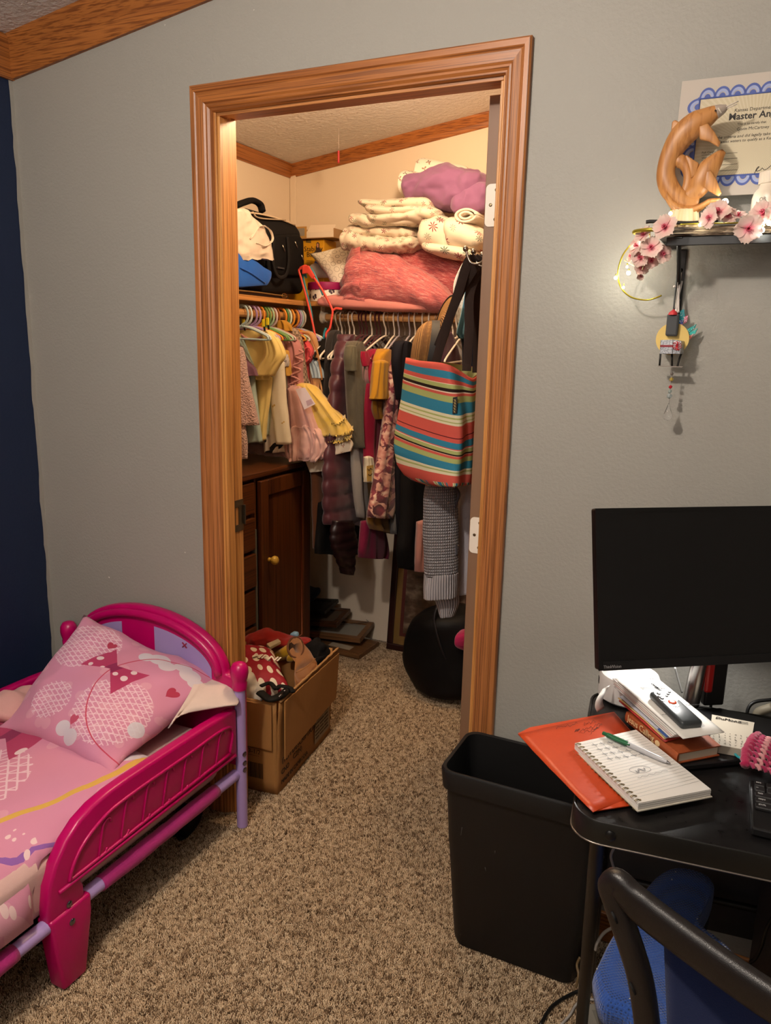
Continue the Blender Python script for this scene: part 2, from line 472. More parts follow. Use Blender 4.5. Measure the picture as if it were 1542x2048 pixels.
# thick mottled pile over the part of the floor in view
tb = BM()
for k, (dx, dy) in enumerate(((0, 0), (.0022, .001), (-.0016, .0018))):
    P = [V((dx, dy, -.002)), V((dx*1.6+.0008, dy*1.6, .004)), V((dx*2.6, dy*2.2+.001, .0085))]
    tube(tb, P, [.0013, .0015, .0007], 4)
t = NT('carpet_yarn'); oi = t.n('ShaderNodeObjectInfo').outputs['Random']
yc = t.ramp(oi, [(0, '#54402f'), (.18, '#7d654d'), (.42, '#ad9476'), (.75, '#cbb394'), (1, '#dbc6a8')])
tuft_me = bpy.data.meshes.new('carpet_tuft'); tb.to_mesh(tuft_me); tb.free(); tuft_me.materials.append(t.out(yc, .95, Specular__IOR__Level=.1))
tuft = bpy.data.objects.new('carpet_tuft', tuft_me)
base = bmesh.new(); rr = random.Random(5)
for x0, x1, y0, y1, d in ((-1.95, .15, -1.0, 0, .0048), (-1.37, -.58, 0, .09, .0048), (-1.75, -.6, .09, 1.5, .0053)):
    nx, ny = int((x1-x0)/d), int((y1-y0)/d)
    for i in range(nx):
        for j in range(ny):
            base.verts.new((x0+(i+rr.uniform(-.1, 1.1))*d, y0+(j+rr.uniform(-.1, 1.1))*d, -.0085))
pm = bpy.data.meshes.new('carpet_pile'); base.to_mesh(pm); base.free()
pile = bpy.data.objects.new('carpet_pile', pm); COL.objects.link(pile); pile.parent = floor; pile['kind'] = 'stuff'
ng = bpy.data.node_groups.new('pile', 'GeometryNodeTree')
ng.interface.new_socket('Geometry', in_out='INPUT', socket_type='NodeSocketGeometry')
ng.interface.new_socket('Geometry', in_out='OUTPUT', socket_type='NodeSocketGeometry')
gi, go = ng.nodes.new('NodeGroupInput'), ng.nodes.new('NodeGroupOutput')
io = ng.nodes.new('GeometryNodeInstanceOnPoints'); ob = ng.nodes.new('GeometryNodeObjectInfo'); ob.inputs[0].default_value = tuft
rv = ng.nodes.new('FunctionNodeRandomValue'); rv.data_type = 'FLOAT_VECTOR'
rv.inputs[0].default_value = (-.35, -.35, 0); rv.inputs[1].default_value = (.35, .35, 6.28)
for a, b in ((gi.outputs[0], io.inputs['Points']), (ob.outputs['Geometry'], io.inputs['Instance']), (rv.outputs[0], io.inputs['Rotation']), (io.outputs[0], go.inputs[0])): ng.links.new(a, b)
pile.modifiers.new('pile', 'NODES').node_group = ng
# ================================================================== TODDLER BED
HOT = plastic('#bd0060', .32, .06)
LAV = plastic('#b297d2', .32, .05)
RX = -1.28
bed = thing('toddler_bed', 'hot pink plastic toddler bed with lavender metal posts, headboard against the grey wall', 'bed', (-1.62, -.5, 0))
# guard rail beside the carpet: outline in y,z, rim proud of a sunken panel with slanted loops
def guard_rail(name, x, sgn, y0=-.757, y1=-.062):
    o = [(y1, .245), (y1, .402), (-.20, .409), (-.40, .412), (-.50, .413), (-.56, .411), (-.61, .404), (-.655, .388), (-.695, .360), (-.728, .320), (-.748, .275), (y0, .225), (y0, .176), (-.653, .176), (-.653, .222), (-.66, .238), (-.45, .240)]
    bm = BM(); prism(bm, [V((x, y, z)) for y, z in o], (-.034*sgn, 0, 0), .009, 3)
    lf = [f for f in bm.faces if abs(f.normal.x) > .9 and f.calc_area() > .02 and f.normal.x*sgn > 0]
    if not lf:
        bm.normal_update(); lf = sorted([f for f in bm.faces if abs(f.normal.x) > .9], key=lambda f: -f.calc_area())[:2]
        lf = [max(lf, key=lambda f: f.calc_center_median().x*sgn)]
    return obj(name, bm, HOT, bed, True, smooth=50)
rail = guard_rail('side_rail', RX, 1)
# sunken panel edge: a raised border loop and slanted loops in relief
def loop_on(x, pts, r, m=60): 
    bm = BM(); P = [V((x, y, z)) for y, z in pts]; P = smooth_path(P+[P[0]], m); tube(bm, P, r, 6, flat=1); return bm
bord = [(-.10, .275), (-.10, .360), (-.30, .366), (-.52, .366), (-.60, .352), (-.66, .318), (-.692, .268), (-.66, .262), (-.40, .269)]
obj('rail_border', loop_on(RX+.001, bord, .0048), HOT, rail, True, smooth=180)
bm = BM(); tube(bm, [(RX+.001, -.725, .252), (RX+.001, -.40, .255), (RX+.001, -.075, .257)], .0052, 8); obj('rail_ridge', bm, HOT, rail, True, smooth=180)
bm = BM()
for k in range(7):
    y = -.585+k*.0735; P = []
    sl = .034; zc = .330; hl = .036; r = .0125
    if k == 0: zc, hl = .320, .030
    for j in range(25):
        a = 2*PI*j/24; zz = math.sin(a)*r+(hl if math.sin(a) >= 0 else -hl); yy = math.cos(a)*r
        P.append(V((RX+.0005, y+yy+zz/.1*sl*.8, zc-.016+zz)))
    b2 = BM(); tube(b2, P, .0030, 6); obj('relief_loop', b2, HOT, rail, True, smooth=180)
# pink leg with bolts, lower front of the rail
def pink_leg(x, s):
    bm = BM()
    top = [(-.757, .196), (-.640, .196), (-.640, .150), (-.668, .0), (-.735, .0)]
    prism(bm, [V((x+.006*s, y, z)) for y, z in top], (-.048*s, 0, 0), .008, 3)
    g = obj('leg', bm, HOT, bed, True, smooth=50)
    for (y, z) in ((-.700, .204), (-.700, .160)):
        b2 = BM(); lathe(b2, [(.0085, 0), (.0085, .001), (.006, .0032), (.0, .0036)], (x+(.0005 if z > .2 else .006)*s, y, z), V((s, 0, 0)), 12)
        obj('bolt', b2, plain('#8d8a93', .25, 1.0), g, True, smooth=40)
    return g
pink_leg(RX, 1); pink_leg(-1.985, -1)
rail_l = guard_rail('side_rail', -1.985, -1)
# headboard: broad arch with rim and lavender decal fields
def arch(y):
    P = [(-1.985, .20), (-1.985, .515)]
    for k in range(25):
        a = PI-PI*k/24; P.append((-1.632+math.cos(a)*.30, .492+math.sin(a)*.160))
    return P+[(-1.29, .485), (-1.275, .48), (-1.275, .20)]
bm = BM(); prism(bm, [V((x, -.048, z)) for x, z in arch(0)], (0, .034, 0), .010, 3)
hb = obj('headboard', bm, HOT, bed, True, smooth=50)
bm = BM(); tube(bm, [V((-1.632+math.cos(PI-PI*k/24)*.278, -.050, .487+math.sin(PI-PI*k/24)*.140)) for k in range(25)], .013, 10); obj('headboard_rim', bm, HOT, hb, True, smooth=180)
t = NT('decal'); o = t.tc(); g = t.sep(o)
DEC = t.out(t.mix(t.noise(o, 6, 1), '#b9a6d8', '#9a86c4'), .3)
for x0, x1, a0, a1 in ((-1.9, -1.72, 162, 112), (-1.6, -1.37, 82, 12)):
    bm = BM(); P = []
    for k in range(13):
        a = math.radians(a0+(a1-a0)*k/12); P.append(V((-1.632+math.cos(a)*.258, -.0488, .475+math.sin(a)*.122)))
    P += [V((P[-1].x, -.0488, .42)), V((P[0].x, -.0488, .42))]
    prism(bm, P, (0, -.0012, 0)); dc = lab(obj('decal_panel', bm, DEC, hb, True), 'pale lavender sticker panel')
bm = BM()
for s in (-1, 1): tube(bm, [(-1.478-.008*s, -.0508, .565), (-1.478+.008*s, -.0508, .550)], .0022, 6)
obj('red_mark', bm, plain('#8f1f3f', .4), hb, True, smooth=180)
# posts and round pink caps
for x in (-1.285, -1.975):
    bm = BM(); tube(bm, [(x, -.040, 0), (x, -.040, .47)], .0165, 16); pst = obj('post', bm, LAV, bed, True, smooth=40)
    bm = BM(); lathe(bm, [(.021, .455), (.0225, .475), (.0205, .479), (.024, .49), (.027, .505), (.026, .522), (.019, .535), (.008, .540), (0, .5405)], (x, -.040, 0), n=20)
    obj('post_cap', bm, HOT, bed, True, smooth=60)
    for z in (.248, .218, .196):
        b2 = BM(); lathe(b2, [(.0085, 0), (.008, .002), (.005, .003), (.0, .0022)], (x+.0155, -.044, z), V((1, -.15, 0)), 10)
        obj('screw', b2, plain('#8d86a0', .25, 1.0), pst, True, smooth=40)
# side tubes with magenta fabric sleeves and lavender ends
SLV = fabric('#b02a78', None, 1200, .6)
for x, s in ((RX+.002, 1), (-1.98, -1)):
    x0 = x-.018*s
    bm = BM(); tube(bm, [(x0, -.055, .178), (x0, -1.42, .178)], .0175, 14); tb_ = obj('side_tube', bm, LAV, bed, True, smooth=40)
    bm = BM(); tube(bm, [(x0, -.15, .177), (x0, -.3, .176), (x0, -.45, .176), (x0, -.595, .177)], [.020, .0215, .0205, .022, .0195], 14, 24); wrinkle(bm, .0015, 40, 1)
    obj('fabric_sleeve', bm, SLV, bed, True, smooth=180)
    bm = BM(); tube(bm, [(x0, -.835, .177), (x0, -1.0, .176), (x0, -1.4, .177)], [.020, .0215, .0205, .021], 14, 20); wrinkle(bm, .0015, 40, 2)
    obj('fabric_sleeve', bm, SLV, bed, True, smooth=180)
for x in (-1.35, -1.9):
    bm = BM(); tube(bm, [(x, -1.36, 0), (x, -1.36, .18)], .0165, 10); obj('post', bm, LAV, bed, True, smooth=40)
bm = BM(); tube(bm, [(-1.28, -1.36, .178), (-1.97, -1.36, .178)], .0165, 10); obj('foot_tube', bm, LAV, bed, True, smooth=40)
# mattress in a pale pink fitted sheet
bm = BM(); box(bm, (-1.635, -.72, .262), (.655, 1.24, .150), bev=.035, seg=4); bmesh.ops.subdivide_edges(bm, edges=bm.edges[:], cuts=2, use_grid_fill=True)
wrinkle(bm, .006, 14, 3, (1, .4, 1))
SHEET = fabric('#d8b3ae', None, 900, .9, .2, .1)
mat_o = tag(obj('mattress', bm, SHEET, None, smooth=180), 'pale pink sheeted mattress lying inside the toddler bed', 'mattress')
mat_o.parent = bed; del mat_o['label']; del mat_o['category']
mat_o.matrix_parent_inverse = Matrix.Translation(-bed.location)

# ---- printed bedding: pink ground, clouds, hearts, dots, thin white line drawing
def blob(t, p, c, r, soft_=.02):
    d = t.n('ShaderNodeVectorMath', _operation='DISTANCE', i0=p, i1=(c[0], c[1], 0)).outputs['Value']
    return t.math('LESS_THAN', d, r)
def heart(t, uv, cx, cy, s, rot=0):
    q = t.sc(uv, (1/s, 1/s, 1), (0, 0, rot)) if False else t.n('ShaderNodeVectorMath', _operation='SUBTRACT', i0=uv, i1=(cx, cy, 0)).outputs[0]
    x, y, z = t.sep(t.sc(q, (1/s, 1/s, 1), (0, 0, rot)))
    ax = t.math('ABSOLUTE', x)
    yy = t.math('SUBTRACT', y, t.math('MULTIPLY', t.math('SQRT', ax), .75))
    return t.math('LESS_THAN', t.math('ADD', t.math('MULTIPLY', x, x), t.math('MULTIPLY', yy, yy)), 1.0)
def union(t, fs):
    a = fs[0]
    for f in fs[1:]: a = t.math('MAXIMUM', a, f)
    return a
def bedding_print(name, clouds, hearts, lines, bow=None, swirl=None, dots=None, base='#d78a9c', base2='#cf8fb4'):
    t = NT(name); uv = t.tc('UV'); o = t.tc('Object')
    col = t.mix(t.noise(uv, 2.2, 1), base, base2)
    # pale see-through spots
    vo = t.n('ShaderNodeTexVoronoi', Vector=uv, Scale=9.0); dd = t.math('LESS_THAN', vo.outputs['Distance'], .33)
    col = t.mix(t.math('MULTIPLY', dd, .22), col, '#f0c4c8')
    # skyline drawing: brick/line art only inside given patches
    br = t.n('ShaderNodeTexBrick', Vector=t.sc(uv, (1, 1, 1), (0, 0, .5)), Scale=9.0, Mortar__Size=.028, Mortar__Smooth=.1, Color1='#000000', Color2='#000000', Mortar='#ffffff')
    ra = t.n('ShaderNodeTexWave', Vector=t.sc(uv, (1, 1, 1), (0, 0, 1.1)), Scale=7.0, Distortion=2.5, Detail=1.0)
    ln = t.math('MAXIMUM', br.outputs[0], t.math('GREATER_THAN', ra.outputs['Fac'], .955))
    mk = union(t, [blob(t, uv, c, r) for *c, r in lines])
    col = t.mix(t.math('MULTIPLY', t.math('MULTIPLY', ln, mk), .75), col, '#f1d5de')
    cl = union(t, [blob(t, uv, c, r) for *c, r in clouds])
    col = t.mix(t.math('MULTIPLY', cl, .85), col, t.mix(t.noise(uv, 6, 1), '#e6d9da', '#c5ccd8'))
    for (x, y, s, h, ro) in hearts: col = t.mix(heart(t, uv, x, y, s, ro), col, h)
    if swirl:
        for (x, y, r, w, c) in swirl:
            d = t.n('ShaderNodeVectorMath', _operation='DISTANCE', i0=uv, i1=(x, y, 0)).outputs['Value']
            k = t.math('LESS_THAN', t.math('ABSOLUTE', t.math('SUBTRACT', d, r)), w); col = t.mix(k, col, c)
    if dots:
        v2 = t.n('ShaderNodeTexVoronoi', Vector=uv, Scale=dots[3], Randomness=.6)
        col = t.mix(t.math('MULTIPLY', t.math('LESS_THAN', v2.outputs['Distance'], .28), blob(t, uv, dots[:2], dots[2])), col, '#e9c9cb')
    if bow:   # plain spotted ribbon bow
        for (bx_, by_, s, ro) in bow:
            q = t.n('ShaderNodeVectorMath', _operation='SUBTRACT', i0=uv, i1=(bx_, by_, 0)).outputs[0]
            x, y, z = t.sep(t.sc(q, (1/s, 1/s, 1), (0, 0, ro))); ax = t.math('ABSOLUTE', x)
            w = t.math('ADD', t.math('MULTIPLY', ax, .62), .14)
            body = t.math('MULTIPLY', t.math('LESS_THAN', t.math('ABSOLUTE', y), w), t.math('LESS_THAN', ax, 1.0))
            v3 = t.n('ShaderNodeTexVoronoi', Vector=uv, Scale=1.9/s, Randomness=.35)
            bc = t.mix(t.math('LESS_THAN', v3.outputs['Distance'], .30), '#b23a62', '#e8cdd0')
            bc = t.mix(t.math('LESS_THAN', ax, .2), bc, '#8c2a54'); col = t.mix(body, col, bc)
    w = t.noise(o, 800, 1); t.bump(w, .15, .002)
    return t.out(col, .9, Sheen__Weight=.15, Specular__IOR__Level=.2)
PILM = bedding_print('pillow_print',
    [(.60, .80, .045), (.67, .83, .06), (.74, .80, .05), (.80, .86, .05), (.87, .83, .06), (.93, .80, .045), (.52, .10, .05), (.60, .07, .05), (.93, .30, .05)],
    [(.90, .62, .035, '#b33a55', .2), (.56, .16, .03, '#c0506c', 0), (.36, .78, .03, '#b33a55', 0)],
    [(.22, .72, .22), (.72, .32, .24), (.30, .25, .14)],
    bow=[(.52, .60, .17, .35)], swirl=[(.93, .5, .42, .004, '#c2475f')])
COMF = bedding_print('comforter_print',
    [(.62, .93, .05), (.70, .95, .06), (.78, .93, .05), (.85, .95, .05)],
    [(.50, .46, .022, '#b3274a', .6), (.68, .35, .018, '#b3274a', .4), (.35, .38, .02, '#b3274a', 0)],
    [(.45, .55, .26), (.55, .40, .2), (.3, .35, .15)],
    bow=[(.28, .86, .17, -.15)], swirl=[(.25, .95, .66, .012, '#d8ab52'), (.35, .98, .74, .006, '#8f5fa8')], dots=(.90, .42, .17, 30))
# comforter: drapes over the mattress and spills over the open side
bm = BM(); L = bm.loops.layers.uv.verify(); nx, ny = 34, 46; G = []
for i in range(nx+1):
    row = []
    for j in range(ny+1):
        s, q = i/nx, j/ny; y = -.31-q*.98
        x = -1.925+s*.60; z = .352+.018*math.sin(s*PI)**.6
        ov = max(0, (s-.86)/.14); open_ = min(1, max(0, (-y-.745)/.05))
        if ov > 0:
            x = -1.409+ov*(.090+.040*open_-.012*open_*ov*ov); z -= (.028+.100*open_)*ov**2.2
            if open_ < 1: x = min(x, -1.322)
        z -= .04*max(0, 1-q*9)**2
        p = V((x, y, z)); p += V((.25*ov*open_, 0, 1))*.007*noise.fractal(V((x*7+5, y*7, 1)), 1, 2, 3)
        row.append(bm.verts.new(p))
    G.append(row)
for i in range(nx):
    for j in range(ny):
        f = bm.faces.new((G[i][j], G[i+1][j], G[i+1][j+1], G[i][j+1])); f.smooth = True
        for lp, u in zip(f.loops, ((i, j), (i+1, j), (i+1, j+1), (i, j+1))): lp[L].uv = (u[0]/nx, 1-u[1]/ny)
cf = tag(obj('comforter', bm, COMF), 'pink printed comforter with spotted bow spread over the toddler bed', 'blanket')
md = cf.modifiers.new('thick', 'SOLIDIFY'); md.thickness = .016; md.offset = 1
# folded sheet lump at the wall side
bm = BM(); soft(bm, [(V((-1.95, -.36, .385)), V((0, .075, -.01)), V((0, 0, .02))), (V((-1.87, -.35, .41)), V((0, .085, 0)), V((0, 0, .035))), (V((-1.79, -.34, .39)), V((0, .06, 0)), V((0, 0, .022)))], 26, 18, .9, 2, .006, 4, False, .006, 16, round_ends=.25)
tag(obj('folded_sheet', bm, fabric('#dca6a0', None, 900, .9), smooth=180), 'bunched plain pink sheet beside the printed pillow at the wall', 'bedding')
# pillow leaning on the headboard
pc = [onY(165, 1238, -.135), onZ(448, 1362, .452), onZ(222, 1545, .372), onZ(3, 1455, .376)]   # TL, TR, BR, BL
c = (pc[0]+pc[1]+pc[2]+pc[3])/4
ax = ((pc[1]+pc[2])-(pc[0]+pc[3]))/4; ay = ((pc[0]+pc[1])-(pc[3]+pc[2]))/4; az = ax.cross(ay).normalized()*.082
bm = BM(); pillow(bm, c+V((0, 0, .004)), ax*1.03, ay*1.06, az, 2.2, 44, 40, .07, .006, 2, 11); wrinkle(bm, .010, 5, 4, (1, 1, 1), None, 2, True)
# fit the drawn-out corners
cor = {(-1, 1): pc[0], (1, 1): pc[1], (1, -1): pc[2], (-1, -1): pc[3]}
for v in bm.verts:
    d = v.co-c; a = d.dot(ax)/ax.length_squared; b = d.dot(ay)/ay.length_squared; sh = V((0, 0, 0))
    for (i, j), p in cor.items():
        w = max(0, (1+i*a)/2)*max(0, (1+j*b)/2); sh += (p-(c+ax*i+ay*j))*min(w, 1)
    v.co += sh
pil = tag(obj('pillow', bm, PILM, None, smooth=180), 'pink printed pillow with spotted bow leaning on the pink headboard', 'pillow')
# open flap of the pillow case hanging past the right end
bm = BM(); L = bm.loops.layers.uv.verify()
r0 = [onZ(408, 1325, .475), onZ(340, 1470, .425)]; r1 = [onZ(430, 1322, .47), onZ(478, 1418, .415), onZ(372, 1420, .425)]
rows = [[onZ(404, 1325, .472), onZ(385, 1385, .46), onZ(338, 1462, .432)], [onZ(428, 1322, .47), onZ(425, 1372, .455), onZ(362, 1440, .43)], [onZ(456, 1345, .455), onZ(462, 1392, .437), onZ(420, 1422, .428)], [onZ(473, 1382, .43), onZ(478, 1408, .42), onZ(474, 1419, .416)]]
rows = [smooth_path(r, 10) for r in rows]; gp = []
for j in range(10): gp.append(smooth_path([r[j] for r in rows], 10))
vs = [[bm.verts.new(p+V((0, 0, .012+.004*math.sin(i*1.1+j*.5)))) for i, p in enumerate(r)] for j, r in enumerate(gp)]
for j in range(9):
    for i in range(9): bm.faces.new((vs[j][i], vs[j][i+1], vs[j+1][i+1], vs[j+1][i])).smooth = True
fl = obj('pillowcase_flap', bm, fabric('#e3cfc6', None, 900, .9), pil, True, smooth=180); fl.modifiers.new('t', 'SOLIDIFY').thickness = .004
lab(fl, 'cream inside flap of the pillowcase')
# shoes and dark things under the bed
def shoe(name, label, loc, rz, col, L_=.11):
    t_ = thing(name, label, 'shoe', loc, rz); bm = BM()
    prof = [(-.5, .30, .26, .26), (-.44, .33, .62, .3), (-.2, .33, .58, .3), (.05, .34, .38, .2), (.3, .36, .30, .15), (.46, .26, .2, .1), (.5, .12, .12, .06)]
    rings(bm, [[V((x*L_, math.cos(a)*w*L_*.5, .01+max(0, math.sin(a))*h*L_)) for a in [2*PI*j/18 for j in range(18)]] for x, w, h, q in prof])
    obj('upper', bm, fabric(col, None, 500), t_, smooth=180)
    bm = BM(); rings(bm, [[V((x*L_*1.03, math.cos(a)*w*L_*.55, z)) for a in [2*PI*j/18 for j in range(18)]] for z in (0, .013) for x, w in ((0, 0),)] if False else [[V((math.cos(a)*.52*L_, math.sin(a)*(.18+.02*math.cos(a))*L_, z)) for a in [2*PI*j/24 for j in range(24)]] for z in (0, .012)])
    obj('sole', bm, plain('#15130f', .6), t_, smooth=40); return t_
shoe('shoe', 'black shoe under the bed behind the lavender post', (-1.43, -.115, 0), 1.9, '#16140f', .15)
shoe('slipper', 'dark purple slipper under the bed at the pink leg', (-1.50, -.66, 0), .4, '#1d1220', .16)
# ================================================================== CLOSET: shelves, rods
SHX, SHY, SHZ = -1.778, 1.142, 1.627
sh = thing('closet_shelf', 'oak closet shelf running along the left closet wall', 'shelf', (XL, .8, SHZ))
obj('board', bx((XL+.001, JD+.012, SHZ-.020), (SHX, YB-.002, SHZ), .002), oak('y', '#c08a4e', '#a87038', '#80501f'), sh, True)
obj('cleat', bx((XL+.001, JD+.012, SHZ-.075), (XL+.02, YB-.002, SHZ-.021), .002), JMX, sh, True)
sh2 = thing('closet_shelf', 'oak closet shelf across the back closet wall under the bedding', 'shelf', (-1.2, YB, SHZ))
obj('board', bx((SHX+.001, SHY, SHZ-.020), (XR-.01, YB-.002, SHZ), .002), oak('x', '#c08a4e', '#a87038', '#80501f'), sh2, True)
obj('cleat', bx((SHX+.001, YB-.02, SHZ-.075), (XR-.01, YB-.001, SHZ-.021), .002), JMX, sh2, True)
RDX, RDY, RDZ = -1.82, 1.225, 1.563
RODM = oak('y', '#c8955c', '#b37f48', '#94632f')
def rod(name, label, a, b, m):
    a, b = V(a), V(b); t_ = thing(name, label, 'closet rod', (a+b)/2); bm = BM(); tube(bm, [a, b], .0155, 16)
    obj('dowel', bm, m, t_, True, smooth=40)
    for p, d in ((a, (b-a).normalized()), (b, (a-b).normalized())):
        bm = BM(); lathe(bm, [(.026, -.006), (.026, .0), (.021, .004), (.021, .018), (.0162, .018)], p, d, 18)
        obj('cup', bm, plain('#d8cbb4', .5), t_, True, smooth=40)
        # strap rising to the shelf above
        bm = BM(); box(bm, p-d*.003+V((0, 0, .023)), V((.03 if abs(d.y) > .5 else .006, .006 if abs(d.y) > .5 else .03, .044))); obj('hanger_strap', bm, plain('#d8cbb4', .5), t_, True)
    return t_
rod('closet_rod', 'wooden closet rod on the left under the shelf, holding children\'s clothes', (RDX, JD+.014, RDZ), (RDX, 1.165, RDZ), RODM)
rod('closet_rod', 'wooden closet rod along the back under the shelf, holding adult clothes', (-1.742, RDY, RDZ), (-.72, RDY, RDZ), oak('x', '#c8955c', '#b37f48', '#94632f'))
# red pull cord hanging from the closet ceiling
pz = onY(677, 326, 1.22); pt = V((pz.x, 1.22, ceil_c(pz.x)))
pl = thing('pull_cord', 'short red pull cord hanging from the closet ceiling', 'cord', pt)
bm = BM(); tube(bm, [pt+V((0, 0, -.001)), V((pz.x, 1.22, pz.z+.046))], .0006, 6); obj('string', bm, plain('#d9c8c0', .6), pl, True)
bm = BM(); lathe(bm, [(.002, .048), (.0045, .046), (.0045, .004), (.003, 0)], (pz.x, 1.22, pz.z), n=10); obj('grip', bm, plain('#b5202a', .4), pl, True, smooth=40)

# ------------------------------------------------------------------ cloth prints
@cached
def motif(base, cols, scale=26.0, rad=.30, pet=6, rot=.2, rnd_=.55, soft_=False, base2=None, bump=.25):
    t = NT('printed_cloth'); uv = t.tc('UV'); o = t.tc()
    q = t.n('ShaderNodeVectorMath', _operation='SCALE', i0=uv); q.inputs['Scale'].default_value = scale
    q = q.outputs[0]
    col = t.mix(t.noise(o, 10, 2), base, base2 or base)
    for k, c in enumerate(cols):
        vo = t.n('ShaderNodeTexVoronoi', Vector=t.sc(q, (1, 1, 1), (0, 0, rot+k*1.3), (k*3.7, k*1.9, 0)), Scale=1.0/(1+.25*k), Randomness=rnd_)
        lv = t.n('ShaderNodeVectorMath', _operation='SUBTRACT', i0=t.sc(q, (1, 1, 1), (0, 0, rot+k*1.3), (k*3.7, k*1.9, 0)), i1=vo.outputs['Position']).outputs[0]
        x, y, z = t.sep(lv); an = t.math('ARCTAN2', y, x)
        pr = t.math('MULTIPLY', t.math('ADD', t.math('COSINE', t.math('MULTIPLY', an, float(pet))), 1.25), rad*.46)
        col = t.mix(t.math('LESS_THAN', t.n('ShaderNodeVectorMath', _operation='LENGTH', i0=lv).outputs['Value'], pr), col, c)
    t.bump(t.noise(o, 700, 1), bump, .002)
    return t.out(col, .92, Sheen__Weight=.1, Specular__IOR__Level=.15)
@cached
def melange(a, b, c, stretch=(150, 12, 1)):
    t = NT('melange'); o = t.tc(); n = t.noise(t.sc(t.tc('UV'), stretch), 1.6, 3, .7)
    col = t.ramp(n, [(.38, c), (.46, b), (.52, a), (.58, '#c98a86'), (.66, b)]); t.bump(n, .3, .003)
    return t.out(col, .92, Sheen__Weight=.2, Specular__IOR__Level=.15)
def lump(cols, y, th, bm=None, n=34, m=34, e=.85, folds=0, famp=0.0, seed=0, wr=.008, wf=11, ends=.22, stretch=(1, 1, 1.4), rg=0.0, rf=9):
    """Soft bundle lying on a shelf: columns (u, v_top, v_bottom[, dy]) in the plane y, half depth th."""
    st = []
    for c in cols:
        s = c[3] if len(c) > 3 else 0; T, B_ = onY(c[0], c[1], y+s), onY(c[0], c[2], y+s)
        st.append(((T+B_)/2, (T-B_)/2, V((0, th, 0))))
    return soft(bm or BM(), st, n, m, e, folds, famp, seed, False, wr, wf, stretch, ends, rg, rf)
FLOR = motif('#d9cdba', ('#8e5a5a', '#76806a', '#a58a78'), 30.0, .34, 6)
FLORB = motif('#dacfbd', ('#5b6b60', '#8d3f4a'), 17.0, .36, 8)
BOWS = motif('#eee6d8', ('#6f6a64', '#a67f72'), 24.0, .30, 3)
def bundle(name, label, cat, mat, parts, group=None, parent=None):
    bm = BM()
    for k, p in enumerate(parts): lump(p[0], p[1], p[2], bm, **(p[3] if len(p) > 3 else {}))
    o = obj(name, bm, mat, parent, False, smooth=180)
    return tag(o, label, cat, group)
# flat folded pink pillowcase at the very bottom
bundle('pillowcase', 'folded dusty pink pillowcase flat under the red pillows', 'bedding', fabric('#c98078', None, 900, .9), [
    ([(652, 600, 612), (690, 592, 618), (760, 598, 623), (830, 606, 625), (880, 612, 625)], 1.235, .11, dict(e=.5, wr=.003, ends=.08))])
# white pillow with hexagon line print
t = NT('hexagons'); uv = t.tc('UV'); vo = t.n('ShaderNodeTexVoronoi', Vector=uv, Scale=9.0, Randomness=.35)
HEXM = t.out(t.mix(t.math('LESS_THAN', t.math('ABSOLUTE', t.math('SUBTRACT', vo.outputs[0], .44)), .03), '#e6dcc9', '#a89c88'), .9)
bm = BM(); a, b, c_, d = onY(628, 511, 1.30), onY(740, 478, 1.36), onY(790, 562, 1.34), onY(678, 594, 1.26)
cc = (a+b+c_+d)/4; axx = ((b+c_)-(a+d))/4; ayy = ((a+b)-(d+c_))/4
pillow(bm, cc, axx*1.12, ayy*1.15, axx.cross(ayy).normalized()*-.055, 2.2, 24, 20, .12, .004, 5)
tag(obj('pillow', bm, HEXM, None, smooth=180), 'white pillow with hexagon line print, its corner pointing left on the back shelf', 'pillow')
# two salmon-red pillows in a melange cover
REDM = melange('#a04c50', '#b9615f', '#7d4a58')
REDM2 = melange('#98454a', '#ad5555', '#74424e')
bm = BM(); lump([(770, 498, 545, .02), (800, 492, 560), (850, 497, 582), (900, 510, 598), (935, 522, 605), (948, 540, 600)], 1.30, .085, bm, 60, 56, .9, 0, 0, 3, .006, 11, .3, (1, 1, 1), rg=.014, rf=8)
tag(obj('pillow', bm, REDM2, None, smooth=180), 'salmon-red melange pillow at the back right, under the white floral sheets', 'pillow')
bm = BM(); lump([(690, 545, 585), (712, 508, 603), (740, 500, 612), (790, 515, 616), (840, 540, 620), (885, 562, 627), (905, 585, 620)], 1.19, .085, bm, 64, 64, .9, 0, 0, 4, .006, 11, .3, (1, 1, 1), rg=.015, rf=7)
rp = tag(obj('pillow', bm, REDM, None, smooth=180), 'salmon-red melange pillow in front, its open case end at the left', 'pillow')
# open case mouth: a loose frill at the left end
bm = BM(); R_ = []
for k, (u0, v0, u1, v1) in enumerate(((722, 488, 735, 612), (706, 494, 722, 612), (694, 520, 706, 610), (690, 548, 688, 614))):
    P = smooth_path([onY(u0, v0, 1.16+.02*k), onY((u0+u1)/2-10, (v0*.6+v1*.4), 1.105+.01*k), onY((u0+u1)/2-8, (v0*.3+v1*.7), 1.10+.01*k), onY(u1, v1, 1.15)], 22)
    R_.append([p+V((0, -.012*math.sin(i*1.05+k), 0)) for i, p in enumerate(P)])
rings(bm, R_, False, False); fr = obj('case_mouth', bm, REDM, rp, False, smooth=180); fr.modifiers.new('t', 'SOLIDIFY').thickness = .004
